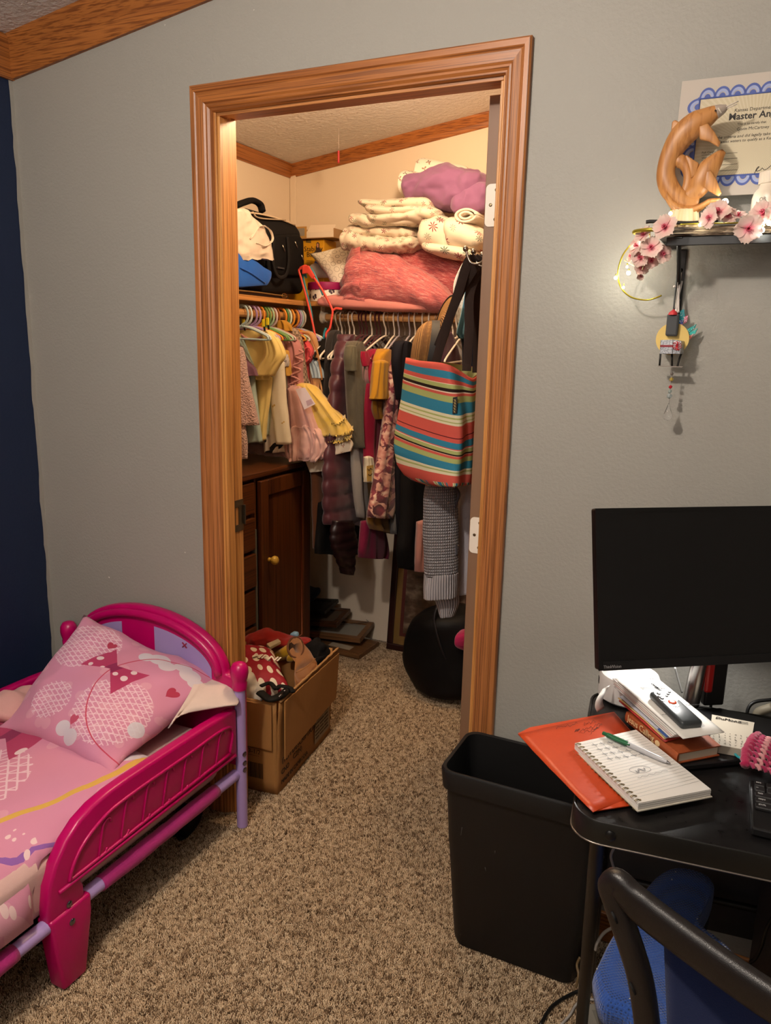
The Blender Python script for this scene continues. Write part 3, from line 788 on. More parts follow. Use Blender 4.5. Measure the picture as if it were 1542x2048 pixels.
# floral flannel sheets: folded bundles
bundle('flannel_sheet', 'white flannel sheet with tiny flowers, lowest of the left stack', 'sheet', FLOR, [
    ([(694, 478, 502), (705, 464, 505), (740, 470, 508), (790, 476, 512), (830, 474, 506), (846, 478, 494)], 1.24, .10, dict(wr=.004, seed=1, rg=.008, m=50, n=44)),
    ([(697, 458, 485), (720, 452, 482), (770, 455, 482), (820, 456, 484), (846, 462, 480)], 1.28, .10, dict(wr=.005, seed=2, wf=16, rg=.010, rf=14, m=60, n=44, stretch=(1.6, 1, .5)))])
bundle('flannel_sheet', 'white flannel sheet with tiny flowers, middle of the left stack', 'sheet', FLOR, [
    ([(713, 430, 452), (724, 427, 459), (760, 438, 462), (800, 440, 461), (840, 432, 456), (874, 425, 440)], 1.25, .10, dict(wr=.004, seed=3, rg=.008, m=50, n=44)),
    ([(738, 426, 450), (770, 430, 452), (810, 428, 450), (855, 414, 446), (885, 420, 440)], 1.205, .08, dict(wr=.004, seed=4, rg=.008, m=50, n=44))])
bundle('flannel_sheet', 'white flannel sheet with tiny flowers, folded on top of the left stack', 'sheet', FLOR, [
    ([(729, 402, 412), (745, 403, 422), (790, 402, 424), (840, 398, 424), (868, 398, 426), (882, 412, 424)], 1.27, .10, dict(wr=.006, seed=5)),
    ([(741, 412, 425), (760, 414, 433), (800, 418, 436), (840, 414, 434), (872, 420, 432)], 1.225, .09, dict(wr=.005, seed=6))])
bundle('flannel_sheet', 'white flannel sheet with large snowflake flowers, rolled beside the stack', 'sheet', FLORB, [
    ([(845, 455, 490), (860, 437, 498), (885, 434, 507), (905, 440, 512), (918, 452, 505)], 1.22, .10, dict(wr=.004, seed=7, ends=.3, rg=.008, m=44)),
    ([(850, 482, 500), (880, 488, 514), (915, 492, 520), (950, 500, 522), (966, 505, 520)], 1.20, .09, dict(wr=.006, seed=9))])
bundle('flannel_sheet', 'white flannel sheet with large red and green flowers at the door edge', 'sheet', FLORB, [
    ([(893, 437, 470), (910, 434, 500), (940, 444, 506), (962, 455, 506), (975, 465, 500), (982, 475, 492)], 1.20, .10, dict(wr=.004, seed=8, ends=.3, rg=.007, m=44))])
bm = BM()
for k, rr_ in enumerate((.026, .016)):
    P = [onY(945, 437, 1.2)+V((math.cos(a)*rr_*1.7, -.08, math.sin(a)*rr_)) for a in [2*PI*j/24 for j in range(25)]]
    R_ = [[p+V((0, q, 0)) for p in P] for q in (0, .05, .1, .16)]
    rings(bm, R_, False, False)
ql = tag(obj('quilt', bm, fabric('#e4d9c8', None, 300, .9, .5), None, smooth=180), 'rolled cream quilt showing its end under the purple sheet', 'quilt'); ql.modifiers.new('t', 'SOLIDIFY').thickness = .008
bundle('pillow', 'white pillow with little bow print, propped behind the purple sheet', 'pillow', BOWS, [
    ([(807, 346, 395), (815, 342, 402), (830, 345, 410), (850, 350, 412)], 1.36, .07, dict(wr=.003, seed=11, ends=.15)),
    ([(834, 330, 372), (845, 316, 380), (880, 322, 385), (920, 330, 390), (945, 336, 390)], 1.41, .06, dict(wr=.004, seed=12, ends=.2))])
PURP = fabric('#8a5d84', None, 1100, .8, .15, .2)
bundle('bed_sheet', 'crumpled purple bed sheet piled highest on the back shelf', 'sheet', PURP, [
    ([(815, 362, 395), (830, 354, 402), (865, 345, 410), (900, 334, 424), (930, 336, 432), (965, 345, 425), (990, 360, 405)], 1.27, .11, dict(wr=.008, wf=13, seed=13, ends=.2, m=80, n=80, rg=-.014, rf=6)),
    ([(905, 395, 425), (930, 380, 434), (960, 362, 428), (985, 365, 410)], 1.19, .05, dict(wr=.006, wf=18, seed=14, m=50, n=50, rg=-.009, rf=10))])
bundle('red_cloth', 'small fold of red cloth between purple sheet and door edge', 'cloth', fabric('#b02d2a'), [([(950, 408, 420), (962, 405, 426), (985, 404, 424)], 1.22, .05, dict(wr=.004))])

# ------------------------------------------------------------------ left shelf
BLK = fabric('#1b1a1c', None, 1200, .75, .3, .05)
BLK2 = fabric('#100f11', None, 900, .8, .3, .05)
bag = thing('laptop_bag', 'big black wheeled laptop bag standing on the left closet shelf', 'bag', (-1.95, 1.1, SHZ))
xf = -1.872
px_ = [(470, 418), (500, 416), (540, 428), (572, 437), (592, 446), (603, 462), (608, 500), (611, 560), (608, 588), (470, 586)]
P = [onX(u, v, xf) for u, v in px_]
for p in P: p.z = max(p.z, SHZ+.002); p.y = min(p.y, YB-.03)
bm = BM(); prism(bm, P, (-.165, 0, 0), .022, 4); obj('body', bm, BLK, bag, True, smooth=50)
def on_face(u, v, d=0.0): q = onX(u, v, xf+d); return q
bm = BM(); prism(bm, [on_face(*q) for q in ((532, 470), (590, 468), (600, 480), (602, 545), (596, 552), (536, 552), (528, 545))], (.022, 0, 0), .012, 3); obj('front_pocket', bm, BLK2, bag, True, smooth=50)
bm = BM(); tube(bm, [on_face(480, 424, .006), on_face(520, 428, .008), on_face(560, 438, .008), on_face(590, 450, .008)], .0035, 6, 20); obj('piping', bm, plain('#d3bfa4', .5), bag, True, smooth=180)
bm = BM(); tube(bm, [on_face(505, 424, .006), on_face(518, 436, .008), on_face(570, 440, .008)], .006, 6, 20, flat=.5); obj('zipper', bm, plain('#b9a68c', .5), bag, True, smooth=180)
for uu, vv in (((548, 468), (546, 540)), ((575, 470), (572, 545))):
    pass
bm = BM(); tube(bm, [on_face(549, 478, .026), on_face(546, 520, .034), on_face(556, 552, .04), on_face(572, 550, .04), on_face(578, 520, .036), on_face(575, 474, .028)], .0085, 8, 30, flat=.35, up=V((1, 0, 0))); obj('carry_strap', bm, BLK, bag, True, smooth=180)
for u, v in ((565, 490), (590, 483), (603, 510)):
    bm = BM(); tube(bm, [on_face(u, v, .028), on_face(u+5, v+13, .029)], .0022, 6); obj('zipper_pull', bm, plain('#b8b2a6', .3, 1.0), bag, True, smooth=180)
bm = BM(); P = [on_face(470, 412, -.04), on_face(488, 405, -.045), on_face(505, 401, -.05), on_face(520, 409, -.05), on_face(525, 424, -.04)]
tube(bm, P, .017, 10, 24, flat=.7); obj('top_handle', bm, BLK2, bag, True, smooth=180)
bm = BM(); box(bm, on_face(560, 536, .024), (.012, .05, .006)); obj('badge', bm, plain('#3a3a3c', .4), bag, True)
# white plastic shopping bag
t = NT('thin_plastic'); PLW = t.out(t.mix(t.noise(t.tc(), 20, 3), '#e8ddd0', '#cfc3b4'), .35, Specular__IOR__Level=.5, Subsurface__Weight=.0)
wb = thing('shopping_bag', 'crumpled white plastic shopping bag on the left shelf, on the blue bag', 'bag', (-1.84, .75, SHZ+.1))
bm = BM(); garm([(418, 455, 488), (440, 450, 505), (470, 450, 528), (500, 452, 540), (520, 470, 543), (527, 500, 538)], x=-1.825, th=.035, n=40, m=34, e=.8, folds=0, wr=.008, wf=22, seed=3, bm=bm); wrinkle(bm, .012, 15, 2, (1, 1, 1), None, 2, True)
obj('bag_body', bm, PLW, wb, True, smooth=60)
for P in ([(500, 478), (520, 452), (540, 460), (545, 480), (530, 492), (512, 486)],):
    bm = BM(); tube(bm, [onX(u, v, -1.785) for u, v in P], .006, 8, 30, flat=.4); wrinkle(bm, .003, 30, 1); obj('bag_handle', bm, PLW, wb, True, smooth=180)
# blue folded bag
bb = thing('tote_bag', 'royal blue folded shopping bag under the white plastic bag', 'bag', (-1.82, .8, SHZ))
BLU = fabric('#1556b8', '#2a78e0', 500, .6, .15)
bm = BM(); prism(bm, [onX(u, v, -1.800) for u, v in ((455, 500), (478, 503), (510, 520), (545, 541), (546, 555), (535, 572), (455, 575))], (-.20, 0, 0), .01, 2)
bmesh.ops.subdivide_edges(bm, edges=bm.edges[:], cuts=2, use_grid_fill=True); bmesh.ops.triangulate(bm, faces=[f for f in bm.faces if len(f.verts) > 4]); wrinkle(bm, .006, 18, 3); obj('bag_body', bm, BLU, bb, True, smooth=35)
bm = BM(); tube(bm, [onX(480, 535, -1.797), onX(505, 548, -1.795), onX(530, 566, -1.797)], .003, 6, 14); obj('seam', bm, BLU, bb, True, smooth=180)
# flat dark belt pouch under them
po = thing('belt', 'flat dark brown belt with gold buckle lying at the shelf edge', 'belt', (-1.80, .8, SHZ))
obj('strap', bx((-1.98, .55, SHZ+.001), (-1.79, 1.02, SHZ+.014), .004), plain('#1d150f', .5), po, True)
bm = BM(); tube(bm, [V((-1.787, .60, SHZ+.013)), V((-1.785, .8, SHZ+.014)), V((-1.787, 1.0, SHZ+.011))], .003, 6, 16); obj('trim', bm, plain('#9a7d4a', .4, .6), po, True, smooth=180)
bm = BM(); tube(bm, [V((-1.783, .98+.018*math.cos(a), SHZ+.012+.008*math.sin(a))) for a in [2*PI*j/16 for j in range(17)]], .0025, 6); obj('buckle', bm, plain('#a58a52', .3, 1.0), po, True, smooth=180)
# yellow boxed exercise ball
YEL = plain('#d59a18', .5)
ex = thing('product_box', 'yellow stability ball box standing behind the laptop bag', 'box', (-1.88, 1.40, SHZ))
xr = onY(648, 500, 1.36).x
obj('carton', bx((xr-.19, 1.36, SHZ+.001), (xr, 1.47, 1.905), .002), YEL, ex, True)
FR = lambda u, v: onY(u, v, 1.3595)
for k, (w_, v_) in enumerate((('Stability', 503), ('Ball', 514))):
    p = FR(608 if k == 0 else 613, v_); text(w_, .031, basis(p, (1, 0, 0), (0, 0, 1)), plain('#2a1c0c', .6), ex)
def flat_patch(name, pts, y, mat, parent, d=.0008):
    bm = BM(); prism(bm, [onY(u, v, y) for u, v in pts], (0, -d, 0)); return obj(name, bm, mat, parent, True)
flat_patch('printed_label', ((612, 476), (622, 477), (622, 486), (612, 485)), 1.3595, plain('#6f5a2a', .6), ex)
# printed woman and ball picture (flat print)
flat_patch('print', ((633, 486), (636, 484), (639, 487), (639, 496), (645, 505), (646, 513), (631, 511), (629, 505), (633, 498)), 1.3595, plain('#3a2a26', .6), ex)
flat_patch('print', ((634, 487), (637, 487), (637, 495), (634, 495)), 1.3590, plain('#c48a6a', .6), ex)
bm = BM(); prism(bm, [onY(637+9*math.cos(a), 532+15*math.sin(a), 1.3595) for a in [2*PI*j/24 for j in range(24)]], (0, -.0008, 0)); lab(obj('print', bm, plain('#3a4f98', .4), ex, True), 'blue printed ball')
for v_ in (521, 525, 529): flat_patch('print', ((613, v_), (625, v_+.4), (625, v_+1.6), (613, v_+1.2)), 1.3595, plain('#7a5c1c', .6), ex)
# small open carton on top
ob_ = thing('small_box', 'small open carton with white inside on top of the yellow box', 'box', (-1.86, 1.42, 1.906))
CARD = plain('#a8835a', .7); WHC = plain('#e2d3bf', .6)
y0 = 1.34; a, b = onY(592, 470, y0), onY(668, 478, y0)
zb = 1.907; xl, xr2 = a.x, b.x
def slabbox(name, lo, hi, m, par, **k): return obj(name, bx(lo, hi, .0008), m, par, True)
slabbox('base', (xl, y0, zb), (xr2, y0+.12, zb+.003), CARD, ob_)
slabbox('side', (xl, y0, zb+.003), (xl+.003, y0+.12, zb+.052), CARD, ob_)
slabbox('side', (xr2-.003, y0, zb+.003), (xr2, y0+.12, zb+.040), CARD, ob_)
slabbox('side', (xl+.003, y0+.117, zb+.003), (xr2-.003, y0+.12, zb+.045), WHC, ob_)
slabbox('side', (xl+.003, y0, zb+.003), (xl+.055, y0+.003, zb+.052), lab(slabbox, '') if False else plain('#b98d4a', .6), ob_)
slabbox('side', (xl+.055, y0, zb+.003), (xr2-.003, y0+.003, zb+.026), WHC, ob_)
bm = BM(); prism(bm, [V((xl+.055, y0, zb+.026)), V((xr2-.003, y0, zb+.026)), V((xr2-.008, y0+.03, zb+.058)), V((xl+.058, y0+.03, zb+.06))], (0, .002, .001)); obj('flap', bm, WHC, ob_, True)
slabbox('label', (xl+.01, y0-.0008, zb+.012), (xl+.045, y0, zb+.045), plain('#8d867a', .6), ob_)
# butterfly hat box with magenta lid
t = NT('butterflies'); uv = t.tc('UV')
q = t.n('ShaderNodeVectorMath', _operation='SCALE', i0=uv); q.inputs['Scale'].default_value = 24.0; q = q.outputs[0]
vo = t.n('ShaderNodeTexVoronoi', Vector=q, Scale=1.0, Randomness=.5)
lv = t.n('ShaderNodeVectorMath', _operation='SUBTRACT', i0=q, i1=vo.outputs['Position']).outputs[0]
x, y, z = t.sep(t.sc(lv, (1, 1, 1), (0, 0, .5))); ax_ = t.math('ABSOLUTE', x)
w1 = t.math('LESS_THAN', t.math('ADD', t.math('POWER', t.math('SUBTRACT', ax_, .17), 2.0), t.math('POWER', t.math('SUBTRACT', y, .09), 2.0)), .026)
w2 = t.math('LESS_THAN', t.math('ADD', t.math('POWER', t.math('SUBTRACT', ax_, .13), 2.0), t.math('POWER', t.math('ADD', y, .12), 2.0)), .014)
bc = t.ramp(t.sep(vo.outputs['Color'])[0], [(.0, '#5b2a4a'), (.35, '#b04a3e'), (.6, '#3c2a36'), (.8, '#96335a')], True)
BUT = t.out(t.mix(t.math('MAXIMUM', w1, w2), '#e9dfd2', bc), .5)
hc = V((-1.742, 1.275, SHZ+.001)); hx = thing('hat_box', 'butterfly print hat box with magenta lid on the corner of the shelves', 'box', hc)
bm = BM(); lathe(bm, [(.088, 0), (.09, .058)], hc, n=28); obj('body', bm, BUT, hx, True, smooth=40)
bm = BM(); lathe(bm, [(.094, .050), (.095, .052), (.095, .078), (.092, .081), (0, .082)], hc, n=28); obj('lid', bm, plain('#8f1450', .4), hx, True, smooth=40)
# clear plastic pouch behind the hat box
t = NT('clear_pouch'); CLR = t.out('#c9c4c6', .15, Alpha=.45)
pc_ = thing('plastic_pouch', 'clear plastic pouch between yellow box and hexagon pillow', 'pouch', (-1.83, 1.38, SHZ+.09))
bm = BM(); lump([(618, 532, 552), (632, 528, 556), (650, 536, 556), (662, 545, 556)], 1.335, .02, bm, wr=.004); obj('film', bm, CLR, pc_, True, smooth=180)
# ================================================================== CLOTHES ON THE LEFT ROD (facing the door)
KH = {}
def kid_hanger_mesh():
    """flat plastic child's hanger in its own x-z plane, rod centre at the origin"""
    bm = BM()
    hook = [V((-.030, 0, -.012)), V((-.031, 0, .004)), V((-.020, 0, .021)), V((0, 0, .027)), V((.020, 0, .021)), V((.030, 0, .002)), V((.029, 0, -.022)), V((.018, 0, -.038)), V((.004, 0, -.046)), V((0, 0, -.052))]
    tube(bm, hook, .0052, 8, 34, flat=.55, up=V((0, 1, 0)))
    body = [V((0, 0, -.050)), V((-.04, 0, -.058)), V((-.105, 0, -.082)), V((-.118, 0, -.094)), V((-.105, 0, -.100)), V((0, 0, -.098)), V((.105, 0, -.100)), V((.118, 0, -.094)), V((.105, 0, -.082)), V((.04, 0, -.058)), V((0, 0, -.050))]
    tube(bm, body, .0042, 6, 60); return bm
def kid_hanger(y, col, label, tilt=0.0, xo=0.0):
    t_ = thing('clothes_hanger', label, 'hanger', (RDX+xo, y, RDZ), tilt, 'children\'s hangers on the left rod')
    if 'me' not in KH:
        o = obj('frame', kid_hanger_mesh(), plastic(col, .4), t_, smooth=180); KH['me'] = o.data
    else:
        me = KH['me'].copy(); me.materials.clear(); o = link('frame', me, plastic(col, .4), t_)
    return t_
LB, VI, OR, GR, MI, WHI, PE = '#a9c4cf', '#9d82b4', '#d98a2b', '#5f8a4a', '#a4c4a8', '#e6ddd0', '#d9a58a'
for y, c, l, tl in ((.735, LB, 'light blue plastic hanger nearest the door on the left rod', .05), (.762, '#cfdde0', 'white-blue plastic hanger second on the left rod', -.04),
    (.792, VI, 'lavender plastic hanger, first of a pair on the left rod', .06), (.818, '#b39ac6', 'lavender plastic hanger, second of a pair on the left rod', .02),
    (.846, OR, 'orange plastic hanger between lavender and green on the left rod', -.05), (.868, GR, 'green plastic hanger beside the orange one on the left rod', .04),
    (.890, '#7aa060', 'leaf green plastic hanger before the mint one on the left rod', -.02), (.910, MI, 'mint plastic hanger on the left rod', .05), (.934, '#c8b4b8', 'pale pink plastic hanger on the left rod', 0),
    (.958, '#9a5a2a', 'brown plastic hanger beside the pale pink one on the left rod', -.15), (1.000, OR, 'orange plastic hanger after the wide gap on the left rod', .08), (1.022, '#4f8a52', 'dark green plastic hanger in the middle group of the left rod', -.05),
    (1.040, '#cfe0cf', 'white-green plastic hanger in the middle group of the left rod', .02), (1.062, '#dd9436', 'orange plastic hanger ending the middle group on the left rod', .07), (1.100, '#d58a3a', 'orange plastic hanger starting the last group on the left rod', -.04),
    (1.118, '#a68cbb', 'lavender plastic hanger in the last group on the left rod', .03), (1.134, LB, 'light blue plastic hanger in the last group on the left rod', .0), (1.150, WHI, 'white plastic hanger at the far end of the left rod', .04)):
    kid_hanger(y, c, l, tl)
def cloth(name, label, cat, mat, group=None, parent=None, **k):
    bm = garm(**k); o = obj(name, bm, mat, parent, False, smooth=180)
    return tag(o, label, cat, group) if label else o
def part(name, mat, parent, lab_=None, **k):
    bm = garm(**k); o = obj(name, bm, mat, parent, False, smooth=180)
    if lab_: o['label'] = lab_
    return o
def sherpa(col):
    t = NT('sherpa'); v = t.n('ShaderNodeTexVoronoi', Vector=t.tc(), Scale=170.0); t.bump(v.outputs[0], .9, .006)
    return t.out(t.mix(v.outputs[0], '#ffffff' if False else col, '#a98a86'), .95, Sheen__Weight=.3)
fl_ = cloth('fleece_jacket', 'pale pink teddy fleece jacket nearest the door on the left rod', 'jacket', sherpa('#cfaea6'), y=.735, th=.035, wr=.004,
    rows=[(690, 425, 483), (720, 420, 489), (765, 415, 497), (810, 412, 507), (850, 412, 516), (858, 414, 512)])
part('sleeve', sherpa('#d8bcae'), fl_, y=.712, th=.022, rows=[(760, 430, 479), (820, 428, 485), (880, 428, 492), (918, 430, 494), (924, 432, 490)])
cloth('velvet_top', 'dark mauve velvet child\'s top behind the pink fleece', 'top', fabric('#6f4a60', None, 700, .6, .2, .4), y=.765, th=.025, folds=3, famp=.006, rows=[(690, 430, 484), (715, 425, 492), (735, 425, 510), (752, 430, 516), (758, 440, 500)])
cloth('aqua_shirt', 'pale aqua child\'s long top behind the pink fleece', 'top', fabric('#a9bfb8'), y=.79, th=.028, rows=[(672, 440, 484), (700, 430, 495), (735, 430, 508), (800, 430, 512), (860, 432, 520), (884, 436, 523), (888, 440, 521)])
YELW = fabric('#dcc679', '#e8d8a2', 700, .85)
yt = cloth('ruffle_top', 'pale yellow ruffled child\'s top with pink neckline on the left rod', 'top', YELW, y=.825, th=.030, folds=2, famp=.006,
    rows=[(662, 470, 668, 533), (672, 468, 676, 550), (700, 478, 712, 545), (735, 484, 735, 540), (758, 505, 752, 545), (768, 510, 760, 540)] and [(660, 474, 536), (670, 470, 552), (705, 474, 552), (735, 482, 540), (760, 500, 538), (768, 508, 532)])
part('flutter_sleeve', YELW, yt, y=.80, th=.022, folds=4, famp=.007, rows=[(660, 522, 540), (680, 528, 558), (702, 530, 569), (716, 526, 570), (732, 516, 560), (752, 508, 548), (764, 504, 536)])
part('flutter_sleeve', YELW, yt, y=.80, th=.02, folds=3, famp=.006, rows=[(668, 470, 487), (682, 468, 486), (692, 468, 482)])
part('lower_panel', YELW, yt, y=.84, th=.018, folds=2, famp=.004, rows=[(750, 508, 545), (800, 512, 540), (850, 516, 532), (880, 518, 530), (884, 519, 529)])
bm = BM(); tube(bm, [onY(u, v, .79) for u, v in ((480, 668), (492, 676), (508, 680), (524, 672), (530, 660))], .005, 8, 20); lab(obj('neckline', bm, fabric('#c58a80'), yt, False, smooth=180), 'pink neckline')
LEG = motif('#d9d2bd', ('#b99a52', '#c7ad6a'), 24.0, .22, 2, .5)
cloth('leggings', 'white leggings with small gold print hanging beside the yellow top', 'leggings', LEG, y=.872, th=.018, folds=1, famp=.003, rows=[(718, 543, 566), (760, 541, 570), (810, 543, 574), (850, 548, 578), (888, 553, 582), (894, 555, 581)])
t = NT('cow_print'); n = t.noise(t.tc(), 17, 1); COW = t.out(t.ramp(n, [(.0, '#17140f'), (.47, '#e0d8cc')], True), .9)
cloth('cow_print_top', 'black and white cow print child\'s top behind the gold print leggings', 'top', COW, y=.90, th=.02, rows=[(730, 540, 560), (790, 534, 566), (840, 530, 570), (880, 529, 574), (904, 531, 572), (908, 534, 570)])
cloth('mint_top', 'pale mint child\'s cardigan between yellow top and leggings', 'cardigan', fabric('#c3cdb8'), y=.885, th=.02, rows=[(720, 530, 552), (770, 527, 552), (830, 524, 545), (870, 520, 540), (878, 522, 538)])
mt = cloth('mustard_tee', 'mustard child\'s tee with grey printed sleeve behind the leggings', 'shirt', fabric('#c89a44'), y=.925, th=.02, rows=[(700, 560, 578), (730, 562, 582), (752, 564, 584), (764, 568, 582)])
part('grey_sleeve', motif('#b9b4b4', ('#3a3436',), 60.0, .4, 4), mt, 'grey printed sleeve', y=.905, th=.014, rows=[(708, 560, 574), (722, 560, 577), (733, 562, 576)])
cloth('dark_trousers', 'dark navy child\'s trousers low behind the leggings', 'trousers', fabric('#17161c'), y=.945, th=.02, rows=[(780, 560, 590), (850, 540, 592), (893, 535, 588), (898, 540, 584)])
# mustard and plaid things round the bow
cloth('mustard_cardigan', 'mustard knit cardigan shoulder above the plaid collar', 'cardigan', fabric('#b5842e', None, 300, .9, .5), y=.965, th=.018, rows=[(640, 553, 570), (650, 544, 580), (662, 542, 585), (674, 546, 578)])
t = NT('plaid'); o_ = t.tc(); a_ = t.n('ShaderNodeTexChecker', Vector=o_, Scale=90.0, Color1='#6b5a4c', Color2='#a08a78'); PLD = t.out(a_.outputs[0], .9)
pd_ = cloth('plaid_dress', 'grey-brown checked child\'s dress with white bow at the collar', 'dress', PLD, y=.985, th=.022, rows=[(655, 560, 592), (668, 555, 600), (690, 572, 606), (720, 582, 608), (750, 590, 612), (766, 592, 614)])
bm = BM()
for s in (-1, 1):
    c = onY(552+6*s, 664+2*s, .955); soft(bm, [(c+V((-.010*s, 0, 0)), V((0, 0, .004)), V((0, .004, 0))), (c, V((0, 0, .010)), V((0, .006, 0))), (c+V((.011*s, 0, 0)), V((0, 0, .012)), V((0, .005, 0)))], 14, 8, 1)
lab(obj('bow', bm, fabric('#cfc6ba'), pd_, False, smooth=180), 'small white bow')
# dusty pink tulle dress
def tulle(col, a, sc=500): 
    t = NT('tulle'); n = t.noise(t.tc(), 30, 3); return t.out(t.mix(t.math('MULTIPLY', n, .25), col, '#ffffff'), .7, Alpha=a, Sheen__Weight=.4, Specular__IOR__Level=.2)
PNK = fabric('#c18484', None, 800, .8)
pk = cloth('pink_dress', 'dusty pink child\'s dress with ruffled bodice and tulle skirt', 'dress', PNK, y=.955, th=.028, rows=[(668, 566, 578), (682, 563, 596), (705, 571, 603), (740, 576, 602), (775, 578, 606), (800, 578, 616)])
TP = tulle('#d2968f', .7)
for k, (dy, sd) in enumerate(((0, 1), (-.03, 2), (.025, 3))):
    part('tulle_skirt', TP, pk, None, y=.955+dy, th=.035-.006*k, folds=5, famp=.010, seed=sd, wr=.006, wf=22, rows=[(770, 577, 606), (810, 577+k, 622), (850, 578, 640-k*2), (890, 577, 652-k*3), (915, 576, 655-k*4), (922, 579, 650)])
part('tulle_ruffle', tulle('#dba69c', .75), pk, None, y=.925, th=.036, folds=9, famp=.012, seed=6, wr=.014, wf=34, n=72, m=40, rows=[(850, 588, 628), (866, 578, 646), (890, 575, 656), (908, 577, 654), (920, 582, 646), (924, 590, 636)])
for k in range(4):
    bm = BM(); tube(bm, [onY(598-4*k+8*math.sin(i*1.5+k), 700+22*k+i*4, .922) for i in range(7)], .0042, 6, 26); obj('ruffle', bm, fabric('#c98f8c'), pk, False, smooth=180)
part('mauve_hem', tulle('#7a5058', .8), pk, 'mauve tulle hem', y=.93, th=.03, folds=5, famp=.008, seed=9, wr=.01, wf=20, rows=[(886, 500, 888, 575), (898, 496, 905, 590), (906, 505, 916, 600), (912, 530, 924, 605)])
# yellow tulle dress
yd = cloth('yellow_dress', 'bright yellow tulle child\'s dress with printed bodice and swing tag', 'dress', motif('#c9b49a', ('#54453c', '#8a7a68'), 60.0, .38, 4), y=1.0, th=.025, rows=[(690, 586, 604), (720, 587, 608), (750, 592, 612), (770, 594, 618)])
TY = tulle('#e3b915', .8)
for k in range(3):
    part('tulle_skirt', TY, yd, 'bright yellow tulle layer', y=1.0-.025*k, th=.035, folds=5, famp=.010, seed=11+k, wr=.006, wf=20, rows=[(764, 594, 768, 622), (790, 600, 798, 652), (825, 608, 833, 684), (850, 618, 852, 702), (872, 630, 868, 704), (884, 640, 878, 690)])
for k, (v0, a, b) in enumerate(((840, 655, 690), (862, 650, 706), (876, 654, 704))):
    bm = BM(); R_ = []
    for i in range(40):
        f = i/39; u = a+(b-a)*f; v = v0+6*math.sin(f*3)-(8*f); w = 7+2*math.sin(i*1.3)
        R_.append([onY(u, v-4, .955), onY(u+2*math.sin(i*2.1), v+w*.4, .94+.010*math.sin(i*1.9)), onY(u+3*math.sin(i*1.7), v+w, .925+.018*math.sin(i*1.9+k))])
    rings(bm, R_, False, False); fo = obj('frill', bm, tulle('#e8c32c', .9), yd, False, smooth=180); fo.modifiers.new('t', 'SOLIDIFY').thickness = .0015
bm = BM(); prism(bm, [onY(u, v, .855) for u, v in ((591, 778), (610, 775), (631, 808), (609, 819))], (0, -.001, 0)); tg_ = lab(obj('swing_tag', bm, plain('#ddd0d8', .4), yd), 'pale pink swing tag')
bm = BM(); prism(bm, [onY(u, v, .8535) for u, v in ((612, 802), (622, 798), (627, 806), (615, 812))], (0, -.0006, 0)); obj('tag_print', bm, plain('#b9a0ae', .5), tg_)
# coral tee, peach hoodie, blue shorts, printed white trousers
cr = cloth('coral_tee', 'coral pink child\'s tee with open sleeve behind the yellow dress', 'shirt', fabric('#cf4b52'), y=1.035, th=.022, rows=[(664, 593, 604), (680, 597, 616), (700, 600, 626), (722, 602, 624), (732, 606, 616), (770, 602, 616), (790, 604, 618)])
bm = BM(); P = [onY(612+12*math.cos(a)*.62+7*math.sin(a), 710-14*math.sin(a)+5*math.cos(a), 1.005) for a in [2*PI*j/20 for j in range(21)]]
tube(bm, P, .004, 6); obj('cuff', bm, fabric('#d9565a'), cr, False, smooth=180)
ph = cloth('peach_hoodie', 'peach hooded child\'s top far along the left rod', 'hoodie', fabric('#cf9a66'), y=1.075, th=.03, folds=2, famp=.006, rows=[(662, 598, 622), (676, 606, 632), (700, 618, 636), (740, 622, 644), (780, 628, 652), (800, 632, 650)])
bm = BM(); tube(bm, [onY(u, v, 1.04) for u, v in ((600, 666), (618, 668), (630, 690), (638, 720), (644, 760))], .0045, 6, 24); obj('zip_edge', bm, fabric('#b07a48'), ph, False, smooth=180)
cloth('blue_shorts', 'pale blue child\'s shorts between coral tee and black jacket', 'shorts', fabric('#9fb0ba'), y=1.055, th=.02, rows=[(718, 620, 632), (740, 622, 646), (756, 626, 650), (768, 630, 640)])
HEM = motif('#e0d3bd', ('#a5604c', '#8a5a4a'), 34.0, .26, 3, .6, .9)
wp = cloth('printed_nightgown', 'white cotton nightgown with small red print, hem below the tulle skirts', 'nightgown', HEM, y=.965, th=.022, folds=3, famp=.006, rows=[(850, 620, 850, 690), (880, 606, 872, 700), (905, 604, 888, 706), (922, 606, 902, 702), (930, 612, 908, 694)])
part('second_hem', HEM, wp, None, y=.985, th=.015, folds=2, famp=.004, rows=[(908, 610, 905, 664), (925, 614, 922, 668), (945, 620, 940, 669), (951, 622, 944, 668)])
# yellow clips on two hangers
for u, v, w_ in ((487, 645, 'leftmost yellow hanger clip, beside the light blue hanger'), (527, 646, 'yellow hanger clip under the brown hanger, left of two'), (535, 643, 'yellow hanger clip under the brown hanger, right of two')):
    t_ = thing('hanger_clip', w_, 'clip', onY(u, v, .77), 0, 'yellow hanger clips')
    obj('jaw', bx((-.006, -.004, -.014), (.006, .004, .014), .002), plastic('#d9c92a', .35), t_)
    bm = BM(); tube(bm, [(0, 0, .008), (.004, .002, -.03)], .004, 6); obj('bar', bm, plain('#16130f', .5), t_)
